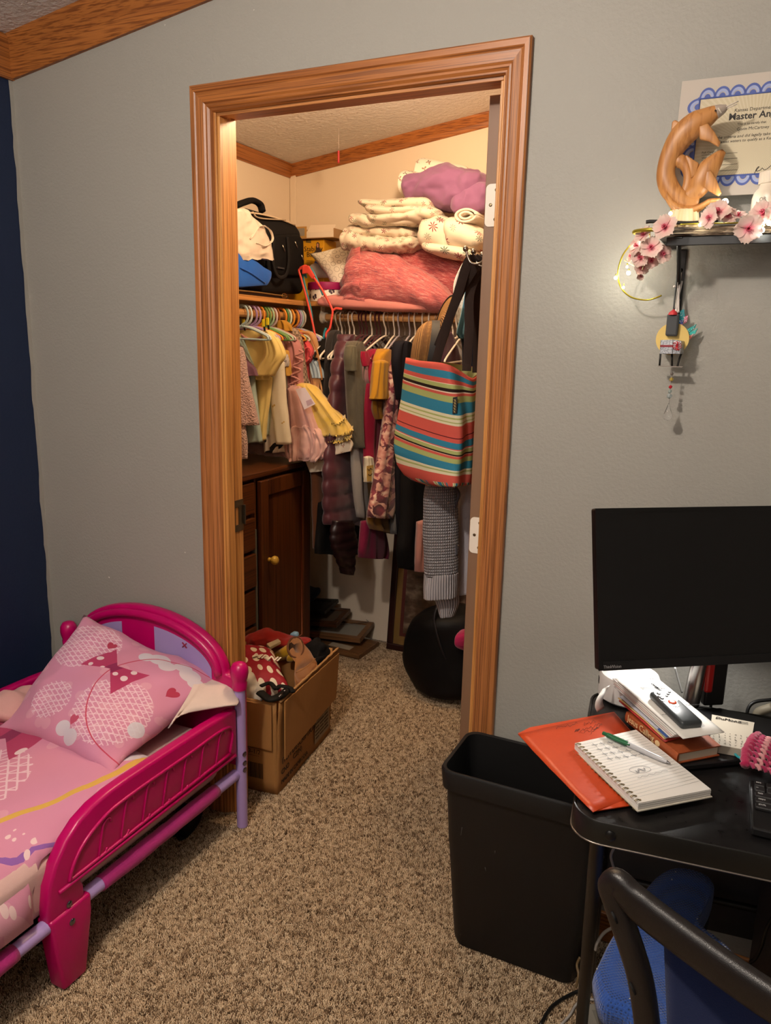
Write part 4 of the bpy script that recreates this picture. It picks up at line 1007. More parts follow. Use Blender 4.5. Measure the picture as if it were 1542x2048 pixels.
# red and teal hangers hooked at the corner
def flat_hanger(label, col, pts, dy):
    y = 1.112+dy; t_ = thing('clothes_hanger', label, 'hanger', onY(622, 560, y))
    for i, P in enumerate(pts):
        bm = BM(); tube(bm, [onY(u, v, y) for u, v in P], .0050, 8, 40, flat=.6, up=V((0, 1, 0))); obj(('arm', 'arm', 'hook', 'notched_end')[i], bm, col, t_, True, smooth=180)
RDH, TEA = plastic('#d8483a', .45), plastic('#2f8390', .45)
flat_hanger('coral red hanger hanging upside down at the shelf corner', RDH, [[(608, 536), (598, 540), (602, 556), (614, 600), (626, 650), (634, 690), (644, 716)], [(600, 536), (612, 532), (620, 545), (634, 564), (648, 586), (664, 618), (664, 634)], [(664, 622), (672, 617), (684, 618)], [(664, 632), (660, 655), (652, 668), (654, 682), (648, 706), (640, 714)]], -.004)
flat_hanger('teal hanger nested with the coral one at the shelf corner', TEA, [[(612, 552), (606, 552), (612, 580), (622, 622), (628, 665), (636, 700)], [(611, 536), (622, 537), (634, 560), (646, 590)], [(610, 546), (613, 556)], [(652, 656), (648, 668), (646, 690), (638, 704), (634, 692)]], .012)
bm = BM(); prism(bm, [onY(u, v, 1.1) for u, v in ((604, 531), (616, 531), (628, 552), (624, 558), (614, 546), (604, 548))], (0, .012, 0), .002); t_ = [o for o in COL.objects if o.name == 'clothes_hanger.018']; obj('plate', bm, RDH, t_[0], True)

# ================================================================== CLOTHES ON THE BACK ROD (edge on to the door)
def adult_hanger_bm(r=.0042, half=.205):
    bm = BM()
    tube(bm, [V((0, .022, -.002)), V((0, .018, .018)), V((0, 0, .0255)), V((0, -.018, .016)), V((0, -.021, -.004)), V((0, -.012, -.028)), V((0, 0, -.045)), V((0, 0, -.075))], r*.8, 7, 28)
    tube(bm, [V((0, 0, -.072)), V((0, -.05, -.088)), V((0, -half+.02, -.150)), V((0, -half, -.168)), V((0, -half+.03, -.172)), V((0, 0, -.168)), V((0, half-.03, -.172)), V((0, half, -.168)), V((0, half-.02, -.150)), V((0, .05, -.088)), V((0, 0, -.072))], r, 7, 64)
    return bm
AH = {}
def adult_hanger(x, kind, label, rz=0.0):
    t_ = thing('clothes_hanger', label, 'hanger', (x, RDY, RDZ), rz, 'adult hangers on the back rod')
    m = {'w': plastic('#ded3c2', .4), 'g': plastic('#a79fa6', .45), 'r': fabric('#4a1418', None, 700, .8), 'm': plain('#b8b0a4', .25, 1.0), 'k': plastic('#15130f', .4)}[kind]
    key = 'thin' if kind == 'm' else 'std'
    if key not in AH:
        o = obj('frame', adult_hanger_bm(.0018 if kind == 'm' else .0042), m, t_, smooth=180); AH[key] = o.data
    else:
        me = AH[key].copy(); me.materials.clear(); link('frame', me, m, t_)
names = {'w': 'white plastic hanger', 'g': 'grey plastic hanger', 'r': 'dark red velvet hanger', 'm': 'thin wire hanger', 'k': 'black plastic hanger'}
seq = [(-1.690, 'k', .1), (-1.668, 'w', -.1), (-1.650, 'w', .06), (-1.632, 'm', .0), (-1.612, 'w', .12), (-1.590, 'w', -.05), (-1.560, 'r', .05), (-1.545, 'r', -.05), (-1.528, 'r', .08), (-1.505, 'w', .1), (-1.482, 'r', 0), (-1.465, 'r', .06), (-1.440, 'w', -.1), (-1.425, 'm', .1), (-1.400, 'w', .15), (-1.378, 'g', .1), (-1.352, 'm', -.1), (-1.330, 'g', .16), (-1.305, 'w', .1), (-1.272, 'w', .22), (-1.245, 'w', .3), (-1.212, 'm', .1), (-1.185, 'm', 0), (-1.160, 'w', .08), (-1.140, 'w', .02), (-1.120, 'w', -.04), (-1.100, 'w', .05)]
ORD = 'first second third fourth fifth sixth seventh eighth ninth tenth eleventh twelfth thirteenth fourteenth fifteenth sixteenth'.split()
desc = {}
for x, k, rz in seq:
    desc[k] = desc.get(k, 0)+1
    adult_hanger(x, k, ORD[desc[k]-1]+' '+names[k]+' from the left on the back closet rod', rz)
cloth('black_jacket', 'black jacket at the left end of the back rod', 'jacket', fabric('#15130f', None, 500), x=-1.66, th=.03, rows=[(676, 656, 662), (690, 648, 668), (720, 640, 672), (770, 638, 676), (830, 640, 676), (900, 640, 680), (960, 640, 684), (1000, 642, 684)])
cloth('dark_blouse', 'dark charcoal blouse second on the back rod, behind the pink strap', 'blouse', fabric('#2b2624', None, 500), x=-1.63, th=.02, rows=[(660, 668, 674), (672, 658, 682), (700, 652, 690), (760, 650, 694), (840, 650, 696), (950, 650, 700)])
bm = BM(); tube(bm, [onX(u, v, -1.60) for u, v in ((684, 700), (682, 740), (674, 775), (668, 800), (664, 825))], .0085, 8, 26, flat=.4); tag(obj('sash', bm, fabric('#b07e74', None, 400, .8), None, smooth=180), 'dusty pink sash dangling from a white hanger', 'sash')
# maroon quilted jacket: horizontal baffles
PUF = NT('quilted_nylon'); PUFM = PUF.out('#4a222b', .42, Sheen__Weight=.2, Specular__IOR__Level=.4)
def puffer(rows, x, th, baf, amp, bm=None, seed=0, n=44, m=90):
    st = []
    for r in rows: L, Rr = onX(r[1], r[0], x), onX(r[2], r[0], x); st.append(((L+Rr)/2, (Rr-L)/2, V((th, 0, 0))))
    bm = bm or BM(); soft(bm, st, n, m, .8, 0, 0, seed, False, 0)
    bm.normal_update()
    for v in bm.verts:
        ph_ = (v.co.z+.012*noise.noise(V((v.co.y*5, seed, 0))))/baf; f = abs(math.sin(ph_*PI))
        v.co += v.normal*amp*(f**.35-.7)
        v.co += v.normal*.004*noise.fractal(V((v.co.y*40, v.co.x*40, v.co.z*18)), 1, 2, 2)
    return bm
pj = tag(obj('puffer_jacket', puffer([(668, 688, 697), (690, 680, 703), (730, 671, 708), (770, 666, 711), (850, 658, 714), (930, 651, 718), (990, 650, 722), (1042, 652, 725), (1049, 656, 720)], -1.545, .036, .070, .014), PUFM, None, smooth=180), 'maroon quilted puffer jacket on the back rod', 'jacket')
tag(obj('puffer_vest', puffer([(1040, 668, 700), (1080, 664, 710), (1110, 672, 706), (1135, 684, 702), (1148, 690, 698)], -1.515, .03, .040, .008, None, 4, 30, 40), NT('nylon').out('#1f0f12', .4), None, smooth=180), 'dark quilted sleeve end hanging below the maroon jacket', 'jacket')
cloth('black_skirt', 'black skirt hanging low behind the maroon jacket', 'skirt', fabric('#0f0d0c'), x=-1.60, th=.03, rows=[(1000, 640, 700), (1050, 636, 716), (1090, 632, 722), (1108, 634, 716), (1116, 640, 704)])
cloth('brown_coat', 'camel brown coat sleeve hanging beside the cabinet', 'coat', fabric('#6f4226', None, 600, .8, .2, .3), x=-1.66, th=.026, folds=1, famp=.003, rows=[(905, 622, 650), (960, 626, 652), (1020, 628, 654), (1070, 630, 655), (1098, 630, 657), (1103, 633, 655)])
cg = cloth('grey_cardigan', 'long light grey cardigan beside the maroon puffer jacket', 'cardigan', fabric('#96908a', '#77716b', 300, .9, .4), x=-1.47, th=.020, folds=2, famp=.004, rows=[(700, 694, 712), (760, 696, 716), (840, 700, 720), (900, 704, 726), (980, 710, 732), (1035, 716, 736), (1044, 719, 733)])
oh = cloth('olive_hoodie', 'grey-olive ribbed hoodie over the grey cardigan', 'hoodie', fabric('#5b5547', None, 200, .9, .6), x=-1.452, th=.028, rows=[(682, 708, 714), (688, 701, 720), (704, 698, 725), (724, 697, 728), (790, 698, 732), (850, 703, 731), (880, 705, 731), (896, 709, 729)])
part('sleeve', fabric('#5f5a48'), oh, None, x=-1.43, th=.018, rows=[(690, 697, 707), (715, 695, 708), (742, 697, 706), (748, 699, 704)])
cd = cloth('crimson_dress', 'crimson dress on the back rod between grey cardigan and mustard shirt', 'dress', fabric('#8c1030', None, 900, .8), x=-1.42, th=.026, folds=2, famp=.005, rows=[(698, 746, 751), (708, 740, 755), (740, 735, 758), (800, 731, 760), (860, 730, 760), (910, 731, 758), (935, 732, 757), (945, 734, 754)])
cloth('burgundy_skirt', 'burgundy skirt hem lowest in the middle of the back rod', 'skirt', fabric('#6b0f32'), x=-1.405, th=.03, rows=[(1040, 728, 758), (1070, 724, 768), (1100, 720, 772), (1116, 722, 768), (1122, 728, 756)])
mv = cloth('mauve_tee', 'mauve tee with crimson inside neck on the back rod', 'shirt', fabric('#8f6a6c'), x=-1.44, th=.022, rows=[(715, 724, 738), (730, 718, 738), (755, 717, 737), (772, 722, 736), (778, 727, 733)])
part('neck', fabric('#9a1034'), mv, 'crimson inside neck', x=-1.43, th=.014, rows=[(702, 719, 732), (716, 718, 736), (732, 722, 734), (738, 725, 731)])
yl = cloth('yellow_print_tee', 'white tee with yellow smiling block print low on the back rod', 'shirt', fabric('#ddd2b8'), x=-1.405, th=.014, rows=[(912, 731, 745), (930, 732, 746), (950, 732, 746), (964, 733, 745), (967, 735, 744)])
bm = BM(); prism(bm, [onX(u, v, -1.388) for u, v in ((733, 932), (746, 930), (746, 962), (734, 963))], (.0015, 0, 0)); pr = lab(obj('print_patch', bm, fabric('#d5ab3e'), yl), 'yellow printed patch')
bm = BM()
tube(bm, [onX(u, v, -1.3862) for u, v in ((735, 937), (738, 941), (741, 936), (745, 940))], .0012, 5)
tube(bm, [onX(u, v, -1.3862) for u, v in ((736, 948), (740, 951), (744, 947))], .0012, 5, 10); obj('line_print', bm, plain('#2a2014', .6), pr, True)
ms = cloth('mustard_shirt', 'mustard short-sleeved shirt on the back rod', 'shirt', fabric('#b5801f', None, 800, .85), x=-1.375, th=.028, folds=1, famp=.004, rows=[(697, 766, 771), (703, 758, 778), (716, 752, 785), (742, 750, 786), (780, 748, 782), (800, 746, 780)])
part('sleeve', fabric('#b9841f', None, 800, .85), ms, None, x=-1.352, th=.022, rows=[(720, 752, 772), (750, 749, 772), (785, 746, 771), (798, 745, 772), (802, 748, 769)])
part('shirt_tail', fabric('#8f6318'), ms, None, x=-1.38, th=.015, rows=[(800, 746, 776), (820, 748, 770), (838, 754, 766), (842, 757, 763)])
cloth('ochre_skirt', 'dark ochre skirt hem under the red floral dress', 'skirt', fabric('#8a6224'), x=-1.36, th=.022, rows=[(1020, 738, 770), (1044, 737, 1050, 780), (1058, 745, 1068, 783), (1066, 760, 1078, 782)])
t = NT('red_floral'); uv = t.tc('UV'); n1 = t.noise(t.sc(uv, (1, 1, 1)), 20, 2, .5); n2 = t.n('ShaderNodeTexNoise', Vector=uv, Scale=16.0, Detail=2.0, Distortion=2.2).outputs[0]
RFL = t.out(t.mix(t.ramp(n2, [(.46, '#000000'), (.50, '#ffffff')]), t.ramp(n1, [(.4, '#4a1420'), (.6, '#7a2a38')]), t.ramp(n1, [(.35, '#c9a08c'), (.55, '#a8685e'), (.7, '#d8bfa8')])), .75, Sheen__Weight=.2)
rf = cloth('red_floral_dress', 'long burgundy and cream floral dress on the back rod', 'dress', RFL, x=-1.335, th=.028, folds=3, famp=.007, rows=[(700, 803, 808), (708, 796, 812), (722, 786, 812), (770, 778, 806), (840, 772, 802), (900, 762, 797), (960, 752, 796), (1010, 742, 793), (1036, 740, 788), (1044, 746, 780)])
cloth('black_dress', 'black dress just right of the red floral dress', 'dress', fabric('#131014'), x=-1.29, th=.026, rows=[(690, 826, 834), (705, 816, 838), (730, 810, 840), (790, 802, 842), (880, 796, 844), (960, 794, 846), (1020, 796, 850), (1068, 798, 850), (1076, 806, 844)])
cloth('grey_hoodie', 'slate grey sweater sleeve hanging right of the red floral dress', 'sweater', fabric('#5d5a58', None, 300, .9, .4), x=-1.318, th=.02, folds=1, famp=.003, rows=[(890, 790, 812), (940, 789, 812), (1000, 787, 810), (1055, 784, 806), (1068, 786, 803), (1072, 789, 800)])
cloth('black_coat', 'long black coat hanging below the striped tote', 'coat', fabric('#0e0c0c'), x=-1.225, th=.04, rows=[(900, 812, 868), (960, 808, 872), (1020, 806, 874), (1064, 804, 876), (1100, 800, 870), (1138, 806, 850), (1146, 812, 842)])
cloth('navy_sweater', 'dark navy sweater shoulder behind wire hangers near the straw hat', 'sweater', fabric('#14141c'), x=-1.24, th=.024, rows=[(682, 800, 812), (692, 792, 822), (720, 788, 828), (760, 792, 826), (800, 800, 820)])
cloth('blush_blouse', 'blush pink blouse edge beside the grey knit sweater', 'blouse', fabric('#a8746a'), x=-1.16, th=.02, rows=[(1040, 838, 862), (1080, 836, 862), (1120, 834, 862), (1144, 836, 858), (1149, 842, 852)])
cloth('plum_dress', 'plum dress hanging at the right of the back rod behind the hat', 'dress', fabric('#4a1c34'), x=-1.13, th=.03, rows=[(660, 878, 890), (680, 866, 905), (720, 858, 915), (800, 856, 915), (900, 856, 915), (1020, 858, 915)])
cloth('white_shirt', 'white shirt edge peeking left of the striped tote', 'shirt', fabric('#d8ccbc'), x=-1.262, th=.01, rows=[(708, 812, 830), (724, 811, 828), (745, 814, 824)])
# ================================================================== HUNG ON THE OPEN DOOR
MET = plain('#8d8478', .28, 1.0)
hk = thing('hook_rack', 'metal hook rack with ball tips on the closet side of the open door', 'hook', (DX0-.003, .3, 1.70))
obj('bar', bx((DX0-.005, .13, 1.60), (DX0-.0005, .62, 1.70), .002), plain('#6e5a48', .5), hk, True)
for k, y in enumerate((.155, .215, .285, .45)):
    bm = BM(); P = [V((DX0-.004, y, 1.685)), V((DX0-.025, y, 1.665)), V((DX0-.050, y, 1.668)), V((DX0-.064, y, 1.700))]
    tube(bm, P, .0030, 8, 16); h_ = obj('hook', bm, MET, hk, True, smooth=180)
    bm = BM(); bmesh.ops.create_uvsphere(bm, u_segments=12, v_segments=8, radius=.0075, matrix=Matrix.Translation(P[-1])); obj('ball_tip', bm, MET, h_, True, smooth=180)
# striped tote
t = NT('tote_stripes'); v_ = t.sep(t.tc('UV'))[1]; u_ = t.sep(t.tc('UV'))[0]
CO, BL, GN, BK, CRM, WT = '#c8574a', '#2f7c96', '#a3ab68', '#241410', '#d5d0ae', '#dccab0'
st_ = [(500, CO), (533, BL), (572, CO), (597, WT), (603, GN), (626, BK), (642, WT), (650, CO), (672, GN), (716, BL), (802, CRM), (820, GN), (832, CRM), (850, GN), (858, CRM), (872, CO), (958, '#5a1820'), (964, CO), (1000, BL), (1048, CO), (1058, WT), (1066, GN), (1094, BK), (1110, WT), (1116, CO), (1142, GN), (1192, BL), (1272, CRM), (1292, GN), (1304, CRM), (1335, CO), (1480, CO)]
stripe = t.ramp(v_, [((p-500)/980, c) for p, c in st_], True)
bstr = t.ramp(t.math('FRACT', t.math('MULTIPLY', u_, 4.2)), [(0, CO), (.12, CRM), (.2, GN), (.26, CRM), (.32, BL), (.5, GN), (.56, BK), (.6, WT), (.63, CO), (.72, BL), (.8, CO)], True)
tcol = t.mix(t.math('GREATER_THAN', v_, .955), stripe, bstr)
t.bump(t.noise(t.tc(), 700, 1), .3, .002)
TOTEM = t.out(tcol, .8, Specular__IOR__Level=.25)
GRL = fabric('#b3b377', None, 700, .85)
tote = thing('tote_bag', 'striped canvas tote bag with brown straps hanging from the open closet door', 'bag', (-.78, .3, 1.25))
bm = BM(); Lu = bm.loops.layers.uv.verify(); RW = []
tr = [(0, 820, 716, 889, 727, 946, 757), (.06, 817, 733, 893, 752, 947, 768), (.15, 813, 757, 900, 785, 948, 785), (.3, 808, 795, 910, 828, 948, 820), (.45, 801, 832, 912, 872, 947, 856), (.6, 795, 862, 909, 908, 946, 897), (.75, 793, 893, 906, 935, 945, 925), (.88, 800, 928, 904, 955, 944, 950), (.955, 815, 948, 905, 965, 943, 962), (.99, 838, 962, 906, 974, 942, 970), (1.0, 856, 966, 905, 972, 936, 968)]
NB = 48
for (tt, uL, vL, uN, vN, uR, vR) in tr:
    Lp, Np, Rp = onY(uL, vL, .40), onY(uN, vN, .225), onY(uR, vR, .33)
    Rp.x = min(Rp.x, DX0-.012)
    Bp = (Lp+Rp)/2+V((.05, .16, 0)); Bp.x = min(Bp.x, DX0-.02)
    M1 = (Lp+Np)/2+V((-.012, -.022, 0)); M2 = (Np+Rp)/2+V((.004, -.004, 0))
    lp = [Lp, M1, Np, M2, Rp, Bp]
    ring = []
    for i in range(NB):
        q = i/NB*6; k = int(q); f = q-k; a, b, c, d = lp[(k-1) % 6], lp[k], lp[(k+1) % 6], lp[(k+2) % 6]
        ring.append(.5*((2*b)+(c-a)*f+(2*a-5*b+4*c-d)*f*f+(3*b-a-3*c+d)*f**3))
    RW.append((tt, ring))
def interp_rows(RW, m):
    out = []
    cols = [smooth_path([r[1][j] for r in RW], 1) if False else [r[1][j] for r in RW] for j in range(NB)]
    ts = [r[0] for r in RW]
    for i in range(m):
        t_ = i/(m-1)
        for k in range(len(ts)-1):
            if ts[k] <= t_ <= ts[k+1]+1e-9: break
        f = (t_-ts[k])/(ts[k+1]-ts[k]); n_ = len(ts)-1; row = []
        for j in range(NB):
            a, b, c, d = cols[j][max(k-1, 0)], cols[j][k], cols[j][k+1], cols[j][min(k+2, n_)]
            row.append(b.lerp(c, f))
        out.append((t_, row))
    return out
IR = interp_rows(RW, 40); vr = [[bm.verts.new(p) for p in r] for _, r in IR]
for i in range(39):
    for j in range(NB):
        k = (j+1) % NB; f = bm.faces.new((vr[i][j], vr[i][k], vr[i+1][k], vr[i+1][j])); f.smooth = True
        for lp, q in zip(f.loops, ((j, i), (j+1, i), (j+1, i+1), (j, i+1))): lp[Lu].uv = (q[0]/NB*2.2, IR[q[1]][0])
bm.faces.new(vr[-1])
for v in bm.verts: v.co += V((.3, -1, 0))*.004*noise.fractal(V((v.co.x*16, v.co.z*6, v.co.y*10)), 1, 2, 3)
body = obj('bag_body', bm, TOTEM, tote, True, smooth=180); body.modifiers.new('t', 'SOLIDIFY').thickness = .0025
body.modifiers['t'].offset = 1
bm = BM()
ci = [(_t, [p.lerp(sum(r, V())/NB, .05) for p in r]) for _t, r in IR[:22]]
rings(bm, [r for _, r in ci], False); inn = lab(obj('lining', bm, GRL, tote, True, smooth=180), 'pale green lining')
BRN = fabric('#33251f', None, 900, .85, .4, .1)
def strap(P, w=.0125):
    bm = BM(); tube(bm, P, w, 8, 34, flat=.14, up=V((.4, -1, 0))); return obj('strap', bm, BRN, tote, True, smooth=60)
hp = V((DX0-.050, .20, 1.684)); hp2 = V((DX0-.046, .27, 1.684))
strap([onY(872, 724, .285), onY(890, 660, .27), onY(915, 590, .24), onY(936, 525, .215), hp])
strap([onY(868, 712, .44), onY(893, 650, .36), onY(922, 580, .26), hp+V((.008, .012, .004))])
strap([onY(933, 742, .27), onY(938, 660, .27), onY(941, 580, .27), hp2])
strap([onY(953, 745, .40), onY(955, 660, .36), onY(953, 580, .31), hp2+V((.01, .012, .004))])
bm = BM(); prism(bm, [onY(u, v, .218) for u, v in ((906, 795), (915, 793), (914, 826), (905, 828))], (0, -.0015, 0), .0004, 1); bl = lab(obj('brand_label', bm, plain('#15110f', .6), tote, True), 'small black sewn label with gold script')
text('Kavu bags' if False else 'vera bag', .011, basis(onY(912, 797, .2155), (0, 0, -1), (.8, .1, 0)), plain('#c9b26a', .5), bl, shear=.3) if False else None
bm = BM()
for k in range(5):
    u, v = 910-.3*k, 799+5.6*k; tube(bm, [onY(u-2.4, v, .2158), onY(u+1.5, v+1.2, .2158), onY(u-1, v+2.8, .2158), onY(u+2.4, v+3.8, .2158)], .0006, 5, 10)
obj('script', bm, plain('#c9b26a', .5), bl, True)
# straw hat with dark band
STRAW = NT('woven_straw'); wv = STRAW.n('ShaderNodeTexWave', Vector=STRAW.tc(), Scale=55.0, Distortion=.6, _wave_type='RINGS', _rings_direction='X')
wv2 = STRAW.n('ShaderNodeTexWave', Vector=STRAW.tc(), Scale=90.0, Distortion=.4); hh = STRAW.math('ADD', wv.outputs['Fac'], STRAW.math('MULTIPLY', wv2.outputs['Fac'], .6)); STRAW.bump(hh, .8, .004)
STRAWM = STRAW.out(STRAW.mix(wv.outputs['Fac'], '#6f4a20', '#a87b3e'), .8)
hc_ = onY(870, 706, .50)
hat = thing('straw_hat', 'brown straw sun hat with black band hanging above the striped tote', 'hat', hc_)
axd = (V((-.86, -.42, .12))).normalized()
ha, hb_ = frame_of(axd)
bm = BM(); lathe(bm, [(.098, 0), (.097, .015), (.093, .034), (.082, .052), (.060, .066), (.025, .073), (0, .074)], hc_, axd, 36); obj('crown', bm, STRAWM, hat, True, smooth=180)
bm = BM(); lathe(bm, [(.0995, .002), (.0988, .006), (.0965, .024), (.0958, .026)], hc_, axd, 36, False); bb_ = obj('band', bm, plain('#141210', .7), hat, True, smooth=180)
bm = BM(); R_ = []
for rr_, dz in ((.097, .002), (.12, -.004), (.15, -.012), (.178, -.016)):
    R_.append([hc_+axd*(dz+.014*math.sin(2*PI*j/48*2+.6)*((rr_-.087)/.078))+ha*math.cos(2*PI*j/48)*rr_+hb_*math.sin(2*PI*j/48)*rr_ for j in range(48)])
rings(bm, R_, False); br_ = obj('brim', bm, STRAWM, hat, True, smooth=180); br_.modifiers.new('t', 'SOLIDIFY').thickness = .003
bm = BM(); tube(bm, R_[-1]+[R_[-1][0]], .0025, 6); lab(obj('brim_edge', bm, plain('#1a1512', .7), hat, True, smooth=180), 'dark bound brim edge')
# denim and blue things behind the straps
DEN = fabric('#5d93ad', '#3c6f90', 500, .85, .4)
jn = cloth('denim_jacket', 'faded light blue denim jacket hanging behind the tote straps', 'jacket', DEN, y=.62, th=.035, rows=[(545, 936, 962), (590, 930, 965), (630, 922, 966), (665, 914, 966), (678, 920, 966)])
cloth('denim_jeans', 'dark blue jeans below the faded denim behind the tote', 'jeans', fabric('#24466b', '#1a3350', 500, .85, .4), y=.66, th=.03, rows=[(670, 922, 966), (700, 926, 966), (760, 924, 966), (820, 926, 966)])
cloth('lace_top', 'white lace top edge between red pillow and the tote straps', 'top', motif('#d9d4cc', ('#a9a29a',), 70.0, .4, 5), y=.655, th=.03, rows=[(520, 932, 946), (560, 912, 946), (600, 910, 944), (650, 918, 944)])
# knit sweaters under the tote
t = NT('waffle_knit'); uv = t.tc('UV'); x, y, z = t.sep(t.sc(uv, (1, 1, 1)))
wx = t.math('ABSOLUTE', t.math('SINE', t.math('MULTIPLY', x, 420.0))); wy = t.math('ABSOLUTE', t.math('SINE', t.math('MULTIPLY', y, 330.0)))
hgt = t.math('MULTIPLY', wx, wy); t.bump(hgt, 1.0, .008)
KNIT = t.out(t.mix(hgt, '#6f6b70', '#c2bdbf'), .95, Sheen__Weight=.2)
t = NT('rib_knit'); x, y, z = t.sep(t.tc('UV')); hr = t.math('ABSOLUTE', t.math('SINE', t.math('MULTIPLY', x, 360.0))); t.bump(hr, .9, .006)
RIB = t.out(t.mix(hr, '#787378', '#bdb8ba'), .95, Sheen__Weight=.2)
GKN = fabric('#b3aeb4', '#98949a', 300, .95, .6, .3)
sw = cloth('knit_sweater', 'grey waffle knit sweater with ribbed cuff hanging below the striped tote', 'sweater', KNIT, y=.46, th=.035, folds=1, famp=.003, rows=[(940, 862, 912), (985, 850, 912), (1040, 847, 914), (1100, 848, 914), (1150, 850, 915)])
part('ribbed_cuff', RIB, sw, 'ribbed cuff', y=.458, th=.036, folds=1, famp=.003, rows=[(1144, 849, 915), (1170, 848, 915), (1194, 848, 914), (1202, 850, 912)])
part('lower_sleeve', RIB, sw, 'ribbed lower sleeve end', y=.50, th=.025, folds=1, famp=.003, rows=[(1180, 862, 916), (1210, 874, 916), (1232, 882, 908), (1239, 886, 902)])
cloth('grey_sweater', 'smooth pale grey sweater beside the waffle knit at the door edge', 'sweater', GKN, y=.56, th=.03, folds=1, famp=.004, rows=[(950, 916, 950), (1010, 918, 950), (1080, 914, 950), (1150, 913, 950), (1185, 918, 950), (1196, 926, 950)])
bm = BM(); tube(bm, [onY(u, v, .455) for u, v in ((912, 975), (918, 990), (910, 1015), (904, 1050), (910, 1080), (913, 1110))], .008, 8, 30, flat=.5); lab(obj('folded_edge', bm, fabric('#55545c', None, 300, .9), sw, False, smooth=180), 'dark grey folded edge')

# ================================================================== CLOSET FLOOR
FXC = -1.722
CY0, CY1, CZ = .30, 1.085, .962
cab = thing('wooden_cabinet', 'dark stained wooden cabinet with drawers and a knobbed door along the left wall', 'cabinet', ((XL+FXC)/2, .7, 0))
SWZ, SWY = stainwood('z', '#5c3215', '#42210d', '#281407'), stainwood('y', '#5c3215', '#42210d', '#281407')
obj('body', bx((XL+.004, CY0, .06), (FXC-.020, CY1, CZ-.024), .002), SWZ, cab, True)
obj('top', bx((XL+.003, CY0-.015, CZ-.024), (FXC+.012, CY1+.012, CZ), .005), SWY, cab, True)
for y in (CY0, CY1-.035): obj('post', bx((FXC-.045, y, .0), (FXC, y+.035, CZ-.024), .003), SWZ, cab, True)
obj('skirt_board', bx((FXC-.020, CY0+.035, .06), (FXC-.002, CY1-.035, .115), .002), SWY, cab, True)
dy0 = onX(514, 1000, FXC).y
# drawers, stacked left of the door; each sits a little crooked
zz_ = [(.800, .925), (.655, .785), (.505, .640), (.350, .490), (.200, .335), (.12, .19)]
for k, (z0, z1) in enumerate(zz_):
    p_ = .004+.006*((k*7) % 3)/2
    d_ = obj('drawer', bx((FXC-.30, CY0+.04, z0), (FXC+p_, dy0-.022, z1), .004), SWY, cab, True)
    if z0 < .34: continue
    bm = BM(); lathe(bm, [(.007, 0), (.007, .012), (.016, .018), (.017, .026), (.010, .032), (0, .033)], (FXC+p_, CY0+.16, (z0+z1)/2), V((1, 0, 0)), 16); obj('knob', bm, plain('#b8953a', .35), d_, True, smooth=60)
obj('stile', bx((FXC-.02, dy0-.018, .115), (FXC-.001, dy0-.006, CZ-.026), .001), SWZ, cab, True)
# framed door with recessed panel
dz0, dz1 = .125, .925
dr = thing('cabinet_door_group', '', '') if False else None
bm = BM(); ya, yb_ = dy0, CY1-.040; f_ = .052
prism(bm, [V((FXC, y, z)) for y, z in ((ya, dz0), (yb_, dz0), (yb_, dz1), (ya, dz1))], (.020, 0, 0)); bmesh.ops.delete(bm, geom=bm.verts[:], context='VERTS')
for lo, hi in (((FXC, ya, dz0), (FXC+.02, ya+f_, dz1)), ((FXC, yb_-f_, dz0), (FXC+.02, yb_, dz1)), ((FXC, ya+f_, dz1-f_*1.2), (FXC+.0195, yb_-f_, dz1)), ((FXC, ya+f_, dz0), (FXC+.0195, yb_-f_, dz0+f_*1.2))):
    l, h = V(lo), V(hi); box(bm, (l+h)/2, h-l, bev=.002, seg=1)
dr = obj('door', bm, SWZ, cab, True)
obj('door_panel', bx((FXC+.001, ya+f_-.002, dz0+f_), (FXC+.009, yb_-f_+.002, dz1-f_), .001), SWZ, dr, True)
bm = BM(); q = [V((FXC+.013, y, z)) for y, z in ((ya+f_, dz0+f_*1.2), (yb_-f_, dz0+f_*1.2), (yb_-f_, dz1-f_*1.2), (ya+f_, dz1-f_*1.2))]; tube(bm, q+[q[0]], .004, 6); obj('panel_bead', bm, stainwood('z', '#8a4522', '#6b2f16', '#4a1d0d'), dr, True)
kp = onX(538, 1119, FXC+.02)
bm = BM(); lathe(bm, [(.009, 0), (.008, .012), (.014, .016), (.0185, .024), (.018, .034), (.011, .041), (0, .042)], kp, V((1, 0, 0)), 20); lab(obj('knob', bm, plain('#c9a544', .35), dr, True, smooth=60), 'yellow painted knob')
# papers jammed in the gap beside the drawers
bm = BM(); box(bm, (FXC-.006, dy0-.014, .46), (.02, .012, .55), bev=.002); wrinkle(bm, .003, 30); lab(obj('paper_edge', bm, plain('#5a5c54', .8), cab, True), 'grey paper edges showing in the gap')
